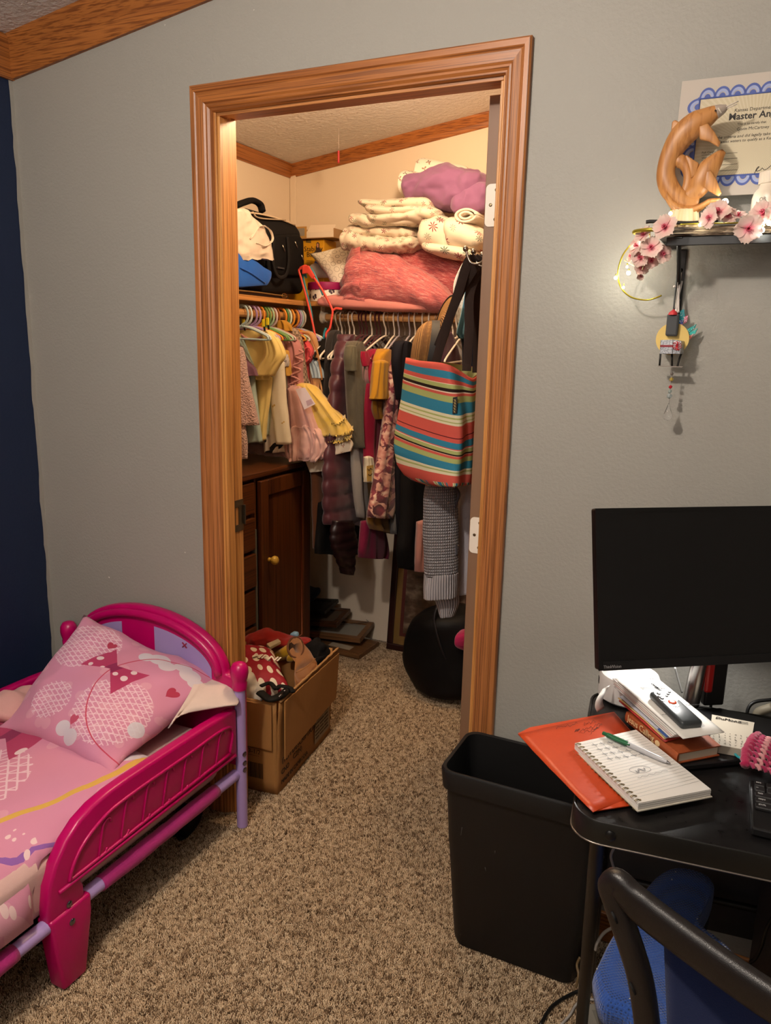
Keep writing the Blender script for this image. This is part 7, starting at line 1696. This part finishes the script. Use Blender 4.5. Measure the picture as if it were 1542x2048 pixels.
def bracket(x):
    bm = BM(); box(bm, (x, -.0025, SZ1-.105), (.016, .004, .15), bev=.001); box(bm, (x, SY/2-.002, SZ1-.0195), (.016, -SY-.01, .004), bev=.001)
    tube(bm, [V((x, -.006, SZ1-.165)), V((x, -.030, SZ1-.09)), V((x, SY+.02, SZ1-.024))], .0045, 8, 18); b_ = obj('bracket', bm, BLKM, ws, True)
    for dz in (.07, .14):
        b2 = BM(); lathe(b2, [(.004, 0), (.003, .0015), (0, .0018)], (x, -.0048, SZ1-dz), V((0, -1, 0)), 10); obj('screw', b2, plain('#3a3836', .3, 1.0), b_, True)
bracket(bkx); bracket(.34)
# certificate standing behind, leaning on the wall
cT, cB = onY(1363, 163, -.006), onY(1340, 398, -.03); 
cx0 = onY(1352, 280, -.018).x
zt, zb = cT.z, SZ1+.003
zb = onY(1352, 397, -.030).z
CHt = zt-zb; CWd = CHt*1.30
cert = thing('certificate', 'paper certificate with scalloped blue border leaning on the wall behind the shelf', 'certificate', (cx0, -.032, zb), 0, rot=(-math.atan2(.022, CHt), 0, .0))
PAPC = NT('cert_paper'); x, y, z = PAPC.sep(PAPC.tc()); 
ang = PAPC.math('ARCTAN2', PAPC.math('SUBTRACT', z, CHt*.4), PAPC.math('SUBTRACT', x, CWd*.5)); ry = PAPC.math('GREATER_THAN', PAPC.math('SINE', PAPC.math('MULTIPLY', ang, 90.0)), .2)
obj('sheet', bx((0, 0, 0), (CWd, .0006, CHt)), plain('#b9afa4', .7), cert)
mg = .021; b0_ = .037
obj('ground', bx((b0_, -.0003, b0_), (CWd-b0_, 0, CHt-b0_)), PAPC.out(PAPC.mix(PAPC.math('MULTIPLY', ry, .45), '#c2b598', '#d3c8b0'), .75), cert)
BLUE1, BLUE2 = plain('#4a5a9a', .7), plain('#9aa4c8', .7)
def cert_arc(bm, x, z, ax_, az_, r0, r1, y):
    """half-round ring opening outward along (ax_,az_)"""
    o = V((x, y, z)); A = V((ax_, 0, az_)); B = V((az_, 0, -ax_)); n = 12; v0, v1 = [], []
    for k in range(n+1):
        a = PI*k/n; d = A*math.sin(a)*1.3+B*math.cos(a); v0.append(bm.verts.new(o+d*r0)); v1.append(bm.verts.new(o+d*r1))
    for k in range(n): bm.faces.new((v0[k], v0[k+1], v1[k+1], v1[k]))
bm1, bm2 = BM(), BM(); pit = .0262
def edge_run(x0, z0, dx, dz, ax_, az_, L):
    n = int(L/pit); p = L/n
    for k in range(n):
        x, z = x0+dx*p*(k+.5), z0+dz*p*(k+.5)
        cert_arc(bm1, x, z, ax_, az_, p*.43, p*.56, -.0006); cert_arc(bm2, x, z, ax_, az_, p*.27, p*.43, -.0007); cert_arc(bm1, x, z, ax_, az_, .0, p*.22, -.0008)
        cert_arc(bm1, x+dx*p*.5, z+dz*p*.5, ax_, az_, .0, p*.12, -.0009)
edge_run(b0_, CHt-b0_, 1, 0, 0, 1, CWd-2*b0_); edge_run(b0_, b0_, 1, 0, 0, -1, CWd-2*b0_); edge_run(b0_, b0_, 0, 1, -1, 0, CHt-2*b0_); edge_run(CWd-b0_, b0_, 0, 1, 1, 0, CHt-2*b0_)
obj('border', bm1, BLUE1, cert); obj('border_fill', bm2, BLUE2, cert)
bm = BM(); q = [V((b0_, -.0005, b0_)), V((CWd-b0_, -.0005, b0_)), V((CWd-b0_, -.0005, CHt-b0_)), V((b0_, -.0005, CHt-b0_))]
for a, b in zip(q, q[1:]+q[:1]): tube(bm, [a, b], .0016, 4)
obj('border_line', bm, BLUE1, cert)
INKC = plain('#2a2624', .7)
def ctext(s, size, x, z, m=INKC, **k): return text(s, size, Matrix.Translation((x, -.0006, z)) @ Matrix.Rotation(PI/2, 4, 'X'), m, cert, world=False, depth=.0001, **k)
kx = onY(1469, 222, -.012).x-cx0
zz = lambda v: onY(1480, v, -.018).z-zb
ctext('Kansas Department of Wildlife', .0088, kx, zz(222)); ctext('Master Angler', .0175, onY(1457, 240, -.014).x-cx0, zz(238), sx=1.0, bold=.022)
ctext('This is to certify that', .0060, kx+.008, zz(250)); ctext('Gavin McCartney', .0080, kx+.008, zz(261))
ctext('the criteria and did legally take the fish', .0076, onY(1434, 275, -.018).x-cx0, zz(275), shear=.2); ctext('Kansas waters to qualify as a Kansas', .0072, onY(1436, 284, -.018).x-cx0, zz(284), shear=.1)
ctext('Fish Caught', .0055, onY(1404, 304, -.02).x-cx0, zz(303)); ctext('Waterbody', .0055, onY(1404, 314, -.02).x-cx0, zz(314))
bm = BM()
for v in (306, 317, 329, 341, 352): tube(bm, [V((onY(1404, v, -.02).x-cx0, -.0006, zz(v))), V((onY(1475, v, -.02).x-cx0, -.0006, zz(v)))], .0003, 4)
tube(bm, [V((onY(1500, 352, -.02).x-cx0, -.0006, zz(352))), V((onY(1560, 352, -.02).x-cx0, -.0006, zz(352)))], .0003, 4); obj('form_lines', bm, INKC, cert)
bm = BM(); tube(bm, [V((onY(u, v, -.02).x-cx0, -.0007, zz(v))) for u, v in ((1508, 352), (1514, 340), (1518, 338), (1512, 346), (1520, 345), (1524, 341), (1528, 345), (1534, 343), (1540, 338), (1546, 336))], .0005, 5, 50); obj('signature', bm, plain('#15131a', .6), cert)
# carved wooden dolphins on a scallop foot
CARV = oak('z', '#b98048', '#ab733c', '#9a6230', .45, .5)
DY = -.075
dl = thing('dolphin_carving', 'carved wooden sculpture of two leaping dolphins on a shell foot', 'sculpture', onY(1368, 447, DY))
dl.location.z = SZ1
def dol(P, name, flat=.75):
    """tapered body along (u,v,r_px) stations in the plane y=DY"""
    C = smooth_path([onY(u, v, DY) for u, v, r in P], 46); rr_ = smooth_path([V((r, 0, 0)) for u, v, r in P], 46); k = .00108
    bm = BM(); R_ = []
    for i, p in enumerate(C):
        d = (C[min(i+1, 45)]-C[max(i-1, 0)]).normalized(); n_ = V((0, 1, 0)); s_ = d.cross(n_).normalized(); r = max(rr_[i].x, .3)*k
        R_.append([p+s_*math.cos(a)*r+n_*math.sin(a)*r*flat for a in [2*PI*j/18 for j in range(18)]])
    rings(bm, R_); return obj(name, bm, CARV, dl, True, smooth=180)
def fin(name, pts, par, th=.007, y=DY):
    bm = BM(); prism(bm, [onY(u, v, y-th/2) for u, v in pts], (0, th, 0), .002, 2); return obj(name, bm, CARV, par, True, smooth=50)
d1 = dol([(1398, 404, 8), (1372, 402, 14), (1346, 386, 17), (1334, 364, 17), (1332, 340, 16), (1342, 308, 18), (1362, 275, 22), (1388, 250, 22), (1410, 237, 18), (1428, 226, 13), (1440, 220, 8)], 'large_dolphin')
bm = BM(); tube(bm, [onY(1433, 224, DY), onY(1446, 218, DY), onY(1454, 213, DY)], [.0125, .0085, .004], 14, 12); lab(obj('snout_cap', bm, plain('#a8998c', .25), d1, True, smooth=180), 'clear greyish cap on the snout')
bm = BM(); tube(bm, [onY(1452, 214, DY-.004), onY(1477, 202, DY-.006)], .0012, 6); tube(bm, [onY(1454, 217, DY-.004), onY(1474, 208, DY-.006)], .0010, 6); lab(obj('cap_spike', bm, plain('#c2b8ac', .3), d1, True), 'thin clear spike on the snout')
bm = BM(); tube(bm, [onY(1436, 216, DY-.013), onY(1443, 226, DY-.012)], .0016, 6); obj('cap_ring', bm, plain('#cbbfae', .3), d1, True)
fin('dorsal_fin', ((1376, 256), (1362, 246), (1350, 239), (1344, 243), (1342, 262), (1344, 282), (1352, 284), (1366, 272)), d1)
fin('flipper', ((1398, 252), (1416, 246), (1428, 262), (1441, 284), (1437, 293), (1418, 282), (1399, 278)), d1, .010, DY-.018)
bm = BM(); bmesh.ops.create_uvsphere(bm, u_segments=8, v_segments=6, radius=.0018, matrix=Matrix.Translation(onY(1431, 221, DY-.0135))); obj('eye', bm, plain('#2a1a0f', .3), d1, True)
d2 = dol([(1340, 330, 5), (1356, 322, 12), (1370, 330, 10), (1376, 350, 8), (1374, 372, 8), (1366, 392, 9)], 'tail_curl', .6)
d3 = dol([(1352, 392, 7), (1372, 393, 11), (1392, 382, 16), (1404, 362, 20), (1416, 340, 19), (1430, 322, 14), (1440, 310, 9), (1448, 302, 5)], 'small_dolphin')
fin('dorsal_fin', ((1398, 326), (1382, 316), (1372, 309), (1370, 314), (1378, 336), (1382, 356), (1392, 350)), d3, .010, DY-.006)
fin('flipper', ((1412, 342), (1422, 340), (1433, 358), (1443, 386), (1437, 392), (1418, 382), (1408, 374)), d3, .009, DY-.020)
bm = BM(); P = [onY(1332+10*0, 0, DY)] if False else [onY(u, v, DY) for u, v in ((1334, 392), (1345, 408), (1362, 420), (1386, 421), (1405, 412), (1418, 404), (1440, 401))]
C = smooth_path(P, 20); R_ = []
for i, p in enumerate(C):
    f = i/19; R_.append([p+V((0, math.sin(a)*.018*(1-.5*f), math.cos(a)*.012*(1-.6*f))) for a in [2*PI*j/14 for j in range(14)]])
rings(bm, R_); obj('wave_base', bm, CARV, dl, True, smooth=180)
bm = BM(); cz0, cz1 = SZ1+.0005, onY(1370, 420, DY).z; cxm = onY(1368, 435, DY).x; R_ = []
for z, r in ((cz0, .030), (cz0+(cz1-cz0)*.5, .027), (cz1, .023)):
    R_.append([V((cxm+math.cos(a)*r*(1+.07*math.cos(a*14)), DY+math.sin(a)*r*.75*(1+.07*math.cos(a*14)), z)) for a in [2*PI*j/84 for j in range(84)]])
rings(bm, R_); lab(obj('shell_foot', bm, plain('#d9bb90', .45), dl, True, smooth=40), 'fluted pale shell foot')
# white pill bottle
bt_ = onY(1530, 400, -.07); bot = thing('supplement_bottle', 'white supplement bottle with tapered sides at the right end of the shelf view', 'bottle', (bt_.x+.014, -.07, SZ1))
r_ = .033; BW = plastic('#d6c6b2', .35); bx0 = bt_.x+.010
zt_ = onY(1525, 345, -.07).z; hb_t = zt_-SZ1
bm = BM(); lathe(bm, [(r_*.96, .0005), (r_, .004), (r_, hb_t*.52), (r_*.93, hb_t*.62), (r_*.70, hb_t*.72), (r_*.66, hb_t*.78)], (bx0, -.07, SZ1), n=32); obj('body', bm, BW, bot, True, smooth=40)
bm = BM(); R_ = [[V((bx0+math.cos(a)*r_*k*(1+.012*math.cos(a*40)), -.07+math.sin(a)*r_*k*(1+.012*math.cos(a*40)), SZ1+z)) for a in [2*PI*j/160 for j in range(160)]] for k, z in ((.74, hb_t*.78), (.75, hb_t*.80), (.75, hb_t*.985), (.70, hb_t))]; rings(bm, R_); obj('cap', bm, BW, bot, True, smooth=40)
def bot_text(s, size, ang, z):
    q = V((bx0+math.sin(ang)*(r_+.0004), -.07-math.cos(ang)*(r_+.0004), SZ1+z)); text(s, size, basis(q, V((math.cos(ang), math.sin(ang), 0)), V((0, 0, 1))), plain('#6a5f58', .6), bot, depth=.0001)
bot_text('OR', .010, -.62, hb_t*.43)
for k in range(4): bot_text('mineral', .0042, -.75, hb_t*(.33-.05*k))
bm = BM()
for k in range(8):
    q = V((bx0+math.sin(.25)*(r_+.0003), -.07-math.cos(.25)*(r_+.0003), SZ1+hb_t*(.50-.035*k))); tube(bm, [q+V((-.010, 0, 0)), q+V((.014, .004, 0))], .0004, 4)
obj('facts_panel', bm, plain('#5a4a44', .6), bot, True)
# thin dark rod lying on the shelf front
bm = BM(); tube(bm, [onY(1292, 444, SY-.004), onY(1310, 443, SY-.002), onY(1380, 446, SY+.01), onY(1436, 440, SY+.02)], .0035, 8, 24); tag(obj('black_wire', bm, plain('#120f0d', .5), None, smooth=180), 'black wire lying along the shelf front under the shell foot', 'wire')
# ---------------------------------------------------------------- blossom garland with fairy lights
PETAL = NT('petal'); px_u = PETAL.sep(PETAL.tc('UV')); PETM = PETAL.out(PETAL.ramp(px_u[1], [(.0, '#b23a50'), (.20, '#cf6f7c'), (.42, '#d6a8a0'), (1, '#cfb8aa')]), .6, Sheen__Weight=.2, Subsurface__Weight=.0)
TRANS = PETM
FM = {}
def blossom_meshes():
    bm = BM(); L = bm.loops.layers.uv.verify(); n, m = 7, 6; rr = random.Random(3); G = []
    for i in range(n+1):
        row = []
        for j in range(m+1):
            f, s = i/n, j/m*2-1; w = .0104*math.sin(min(1, f*1.0+.05)*PI*.66)**1.25*(1.0 if f < .92 else .80)
            y = f*.021; z = .007*f**1.6+.003*abs(s)**2*f-.0055*f**3; z += .0016*math.sin(s*6+f*5)*f*f; y += .0014*math.sin(s*9+1)*f**4
            row.append(bm.verts.new((s*w, y*(1-.10*abs(s)**2), z)))
        G.append(row)
    for i in range(n):
        for j in range(m):
            f_ = bm.faces.new((G[i][j], G[i][j+1], G[i+1][j+1], G[i+1][j])); f_.smooth = True
            for lp, u in zip(f_.loops, ((j, i), (j+1, i), (j+1, i+1), (j, i+1))): lp[L].uv = (u[0]/m, u[1]/n)
    return bm
def blossom(label, loc, nrm, size=1.0, spin=0.0, cup=0.0):
    q = V(nrm).normalized().to_track_quat('Z', 'Y').to_matrix().to_4x4() @ Matrix.Rotation(spin, 4, 'Z')
    t_ = thing('blossom', label, 'flower', loc, 0, 'blossoms of the light garland'); t_.rotation_euler = q.to_euler(); t_.scale = (size,)*3
    for k in range(5):
        if 'p' not in FM:
            o = obj('petal', blossom_meshes(), PETM, t_, smooth=180); FM['p'] = o.data
        else:
            o = bpy.data.objects.new('petal', FM['p']); COL.objects.link(o); o.parent = t_
        o.rotation_euler = (cup+.12*math.sin(k*2.3), .08*math.cos(k*1.7), 2*PI*k/5)
    if 'c' not in FM:
        bm = BM(); rr = random.Random(2)
        for k in range(8):
            a = 2*PI*k/8; tube(bm, [V((0, 0, 0)), V((math.cos(a)*.0022, math.sin(a)*.0022, .006)), V((math.cos(a)*.0034, math.sin(a)*.0034, .0085))], [.0009, .0006, .0010], 5)
        o = obj('stamens', bm, plain('#c2465c', .6), t_, smooth=180); FM['c'] = o.data
    else: o = bpy.data.objects.new('stamens', FM['c']); COL.objects.link(o); o.parent = t_
    return t_
BL_ = [((1331, 455, -.150), (-.3, -1, .2), 1.25, 'big open pink blossom at the left end of the shelf edge'),
 ((1436, 425, -.125), (-.1, -.9, .5), 1.25, 'large pale blossom under the small dolphin, upper of two'), ((1420, 436, -.135), (-.5, -.8, .1), 1.05, 'pale blossom beside the shell foot'), ((1455, 432, -.12), (.3, -.9, .4), .95, 'pink-hearted blossom right of the shell foot'),
 ((1476, 432, -.12), (.2, -.5, .9), .9, 'half-open blossom standing on the shelf between carving and bottle'),
 ((1497, 457, -.150), (.1, -1, -.2), 1.35, 'large pink-hearted blossom hanging over the shelf edge before the bottle'), ((1526, 428, -.125), (-.2, -.9, .4), 1.3, 'pale blossom in front of the supplement bottle'), ((1510, 446, -.135), (.4, -.8, .5), .9, 'white blossom lit by a fairy light near the bottle'), ((1546, 436, -.13), (.4, -.9, .3), 1.1, 'blossom cut by the right picture edge on the shelf'),
 ((1288, 470, -.11), (-.4, -.8, .5), 1.0, 'blossom under the gold wire bend at the shelf end'), ((1276, 492, -.10), (-.7, -.7, .2), 1.05, 'blossom at upper left of the hanging cluster'), ((1302, 496, -.11), (.1, -1, .2), 1.15, 'biggest blossom in the hanging cluster'), ((1324, 508, -.10), (.6, -.8, .0), 1.0, 'blossom at the right of the hanging cluster'), ((1282, 514, -.10), (-.3, -.9, -.2), 1.05, 'blossom in the middle left of the hanging cluster'), ((1302, 520, -.095), (.3, -.9, -.3), .9, 'blossom low in the middle of the hanging cluster'), ((1264, 512, -.085), (-.9, -.5, .1), .8, 'small blossom at the far left of the hanging cluster'), ((1284, 535, -.09), (.1, -.9, -.5), .8, 'lowest blossom of the hanging cluster but one'), ((1282, 549, -.085), (.0, -.7, -.8), .6, 'smallest blossom at the tip of the hanging cluster')]
rr = random.Random(9)
for k, ((u, v, y), n_, s_, l_) in enumerate(BL_): blossom(l_, onY(u, v, y), n_, s_*.92, rr.uniform(0, 6), .1 if s_ > .7 else .7)
# buds petals in white light near (1450,408)
GOLD = plain('#a8962e', .35, .6)
gw = thing('garland_wire', 'gold wire of the fairy-light garland curling off the shelf end', 'wire', onY(1270, 520, -.08))
bm = BM(); tube(bm, [onY(u, v, y) for u, v, y in ((1312, 459, -.13), (1290, 460, -.125), (1270, 463, -.11), (1272, 466, -.10), (1300, 466, -.10))], .0038, 8, 36); obj('coil', bm, GOLD, gw, True, smooth=180)
bm = BM(); tube(bm, [onY(u, v, y) for u, v, y in ((1268, 482, -.085), (1246, 510, -.08), (1236, 545, -.075), (1242, 575, -.07), (1262, 594, -.065), (1290, 600, -.06), (1308, 597, -.06), (1323, 591, -.055))], .0017, 8, 60); obj('loop', bm, GOLD, gw, True, smooth=180)
bm = BM(); tube(bm, [onY(u, v, y) for u, v, y in ((1248, 520, -.08), (1262, 528, -.085), (1276, 536, -.09))], .0010, 6, 16); tube(bm, [onY(u, v, -.1) for u, v in ((1300, 463), (1298, 500), (1284, 540))], .0012, 6, 20); obj('twig', bm, plain('#b8a878', .5), gw, True, smooth=180)
bm = BM(); tube(bm, [onY(u, v, y) for u, v, y in ((1360, 449, SY-.006), (1400, 447, SY-.004), (1470, 446, SY), (1545, 442, SY))], .0014, 6, 24); obj('shelf_run', bm, GOLD, gw, True, smooth=180)
BULB = NT('fairy_bulb'); BULBM = BULB.out('#ffffff', .4, Emission__Color='#f3f6e6', Emission__Strength=38.0)
BULBW = NT('fairy_bulb_warm'); BULBWM = BULBW.out('#ffffff', .4, Emission__Color='#fff3c0', Emission__Strength=30.0)
for k, (u, v, y, w, pw) in enumerate(((1257, 546, -.060, 0, .10), (1231, 556, -.070, 1, .06), (1272, 486, -.085, 1, .12), (1254, 534, -.075, 1, .03), (1341, 427, -.135, 0, .025), (1450, 404, -.10, 0, .07), (1524, 460, -.145, 0, .06), (1247, 575, -.066, 1, .03), (1538, 446, -.135, 1, .015), (1400, 450, -.122, 1, .02))):
    p = onY(u, v, y); t_ = thing('fairy_light', ('small white fairy light inside the gold loop', 'small yellow fairy light at the far left of the gold loop', 'yellow-white fairy light beside the top of the hanging blossoms', 'tiny yellow fairy light at the left of the hanging blossoms', 'white fairy light beside the shell foot', 'bright white fairy light right of the small dolphin', 'bright fairy light on the shelf edge before the bottle', 'tiny yellow fairy light low on the gold loop', 'yellow fairy light below the supplement bottle', 'unlit-looking yellow fairy light on the shelf front')[k], 'light', p, 0, 'fairy lights of the blossom garland')
    bm = BM(); bmesh.ops.create_uvsphere(bm, u_segments=10, v_segments=8, radius=(.0042, .0032, .0045, .0022, .0034, .0062, .0048, .0024, .0045, .0030)[k]); obj('bulb', bm, BULBWM if w else BULBM, t_, smooth=180)
    bm = BM(); tube(bm, [V((0, 0, .003)), V((0, 0.002, .008))], .0012, 6); obj('socket', bm, GOLD, t_)
    l_ = lamp('fairy_light_glow', 'POINT', p+V((0, -.008, 0)), pw*1.7, (1, .96, .76) if w else (.95, 1.0, .95), .006); l_.parent = t_; l_.matrix_parent_inverse = Matrix.Translation(-p)
# ---------------------------------------------------------------- hanging ornaments
OY = -.045
og = thing('hanging_ornament', 'hanging ornament with a silver gift box on a yellow disc, white ribbons above', 'ornament', onY(1344, 640, OY))
bm = BM(); c = onY(1345, 678, OY+.006); lathe(bm, [(.0325, 0), (.0325, .003)], c, V((0, -1, 0)), 36); lab(obj('disc', bm, plain('#d8b866', .5), og, True, smooth=40), 'pale yellow round disc')
GLT = NT('glitter'); gv = GLT.n('ShaderNodeTexVoronoi', Vector=GLT.tc(), Scale=900.0); GLT.bump(gv.outputs['Color'], .8, .003); GLTM = GLT.out(GLT.mix(GLT.sep(gv.outputs['Color'])[0], '#7d8086', '#d4d6da'), .3, .6)
bm = BM(); P = [onY(u, v, OY-.020) for u, v in ((1321, 680), (1346, 679), (1345, 708), (1319, 708))]; prism(bm, P, (0, .026, 0), .001, 1); gb = obj('gift_box', bm, GLTM, og, True)
bm = BM(); P = [onY(u, v, OY-.0195) for u, v in ((1346, 679), (1363, 682), (1361, 708), (1345, 708))]; prism(bm, P, (.004, .022, 0), .001, 1); obj('gift_side', bm, GLTM, og, True)
bm = BM(); prism(bm, [onY(u, v, OY-.0205) for u, v in ((1320.4, 690), (1346, 690), (1346, 694), (1320, 694))], (0, -.0008, 0)); obj('ribbon_band', bm, plain('#8a1f2c', .5), gb, True)
bm = BM()
for k in range(9):
    a = 2*PI*k/9; c = onY(1354, 692, OY-.024); tube(bm, [c, c+V((math.cos(a)*.007, -.003, math.sin(a)*.007)), c+V((math.cos(a+.5)*.009, .0, math.sin(a+.5)*.009))], .0013, 5, 8, flat=.4)
lab(obj('bow', bm, plain('#c21822', .35), og, True), 'curly red bow')
bm = BM(); box(bm, onY(1341, 733, OY), (.048, .022, .0018), bev=.0005); obj('tray', bm, plain('#8a8078', .4), og, True)
bm = BM()
for u0, u1 in ((1321, 1319), (1344, 1344)): tube(bm, [onY(u0, 707, OY-.006), onY(u1, 732, OY-.004)], .0022, 6)
tube(bm, [onY(1363, 706, OY), onY(1358, 720, OY), onY(1355, 733, OY)], .0022, 6, 12); obj('rods', bm, plain('#15130f', .5), og, True)
bm = BM(); box(bm, onY(1345, 650, OY-.004), (.024, .010, .045), bev=.004); lab(obj('grey_body', bm, plain('#3a3c3e', .6), og, True), 'plain grey block at the top of the ornament')
bm = BM(); lathe(bm, [(0.010, 0), (.008, .005), (0, .012)], onY(1346, 630, OY-.004), n=14); lab(obj('red_cap', bm, plain('#a81f26', .6), og, True, smooth=60), 'small red cap')
for k, (a, b) in enumerate((((1351, 626), (1358, 560)), ((1354, 628), (1364, 562)), ((1350, 616), (1356, 534)), ((1357, 625), (1362, 545)))):
    bm = BM(); yb = -.02; tube(bm, [onY(a[0], a[1], OY), onY((a[0]+b[0])/2+2*(-1)**k, (a[1]+b[1])/2, (OY+yb)/2), onY(b[0], b[1], yb)], .0022, 6, 16, flat=.25); obj('ribbon', bm, plain('#c9bfb8', .6), og, True, smooth=180)
for (u, v) in ((1349, 573), (1357, 600)):
    bm = BM(); bmesh.ops.create_icosphere(bm, subdivisions=2, radius=.0028, matrix=Matrix.Translation(onY(u, v, -.035))); obj('knot', bm, plain('#c9bfb8', .6), og, True, smooth=180)
# jewelled feather ornament behind
jo = thing('jewelled_ornament', 'teal, blue and pink jewelled ornament behind the gift ornament', 'ornament', onY(1372, 650, -.022))
for k, (pts, c) in enumerate(((((1360, 622), (1368, 618), (1370, 634), (1364, 652), (1357, 648)), '#1d7f86'), (((1359, 640), (1366, 640), (1366, 655), (1358, 652)), '#28439a'), (((1368, 634), (1377, 630), (1374, 644), (1367, 648)), '#b05a6e'), (((1367, 662), (1393, 648), (1390, 656), (1372, 672)), '#1a8a84'), (((1370, 670), (1396, 656), (1390, 668), (1374, 678)), '#2fa39a'), (((1356, 650), (1366, 648), (1366, 660), (1358, 662)), '#a81f3a'), (((1374, 672), (1388, 668), (1380, 680), (1374, 680)), '#c26a5a'))):
    bm = BM(); prism(bm, [onY(u, v, -.024-.001*k) for u, v in pts], (0, .003, 0), .0005, 1); pl_ = obj('plume', bm, plain(c, .3, .3), jo, True)
    bm = BM(); cu, cv = sum(p[0] for p in pts)/len(pts), sum(p[1] for p in pts)/len(pts)
    for i in range(9): f = i % 3/3; q = pts[i % len(pts)]; u, v = cu+(q[0]-cu)*(.3+.6*f), cv+(q[1]-cv)*(.3+.6*f); bmesh.ops.create_icosphere(bm, subdivisions=1, radius=.0009, matrix=Matrix.Translation(onY(u, v, -.0255-.001*k)))
    obj('rhinestones', bm, plain('#dfe6e6', .1), pl_, True)
# beaded crystal drop
cr_ = thing('crystal_drop', 'string of beads ending in a clear crystal drop below the gift ornament', 'ornament', onY(1338, 790, OY))
bm = BM(); tube(bm, [onY(1343, 736, OY), onY(1338, 808, OY)], .0005, 5); obj('thread', bm, plain('#9a9490', .5), cr_, True)
for (u, v, r, c, tr) in ((1344, 748, .0036, '#6a625c', 0), (1343, 759, .0048, '#a8924a', 0), (1341, 774, .0042, '#a5182a', 0), (1340, 783, .0044, '#b8c8c4', 1), (1339, 792, .0062, '#c2cccc', 1)):
    bm = BM(); bmesh.ops.create_icosphere(bm, subdivisions=1, radius=r, matrix=Matrix.Translation(onY(u, v, OY))); obj('bead', bm, plain(c, .08, 0, .8, Transmission__Weight=.5 if tr else 0.0), cr_, True)
bm = BM(); c = onY(1336, 825, OY); lathe(bm, [(0, .022), (.002, .016), (.006, .004), (.0092, -.005), (.0095, -.009), (.007, -.014), (0, -.017)], c, n=9); lab(obj('teardrop', bm, plain('#ffffff', .02, 0, .8, Transmission__Weight=.95, IOR=1.45), cr_, True), 'faceted clear teardrop')
# tiny wall marks
bm = BM()
for u, v, r in ((218, 1155, .003), (370, 1105, .002), (330, 50, .002), (508, 20, .002)): lathe(bm, [(r, 0), (r*.6, .0006), (0, .0008)], onY(u, v, -.0002), V((0, -1, 0)), 7)
o = struct(obj('trim_16', bm, plain('#c9c4bc', .8)))
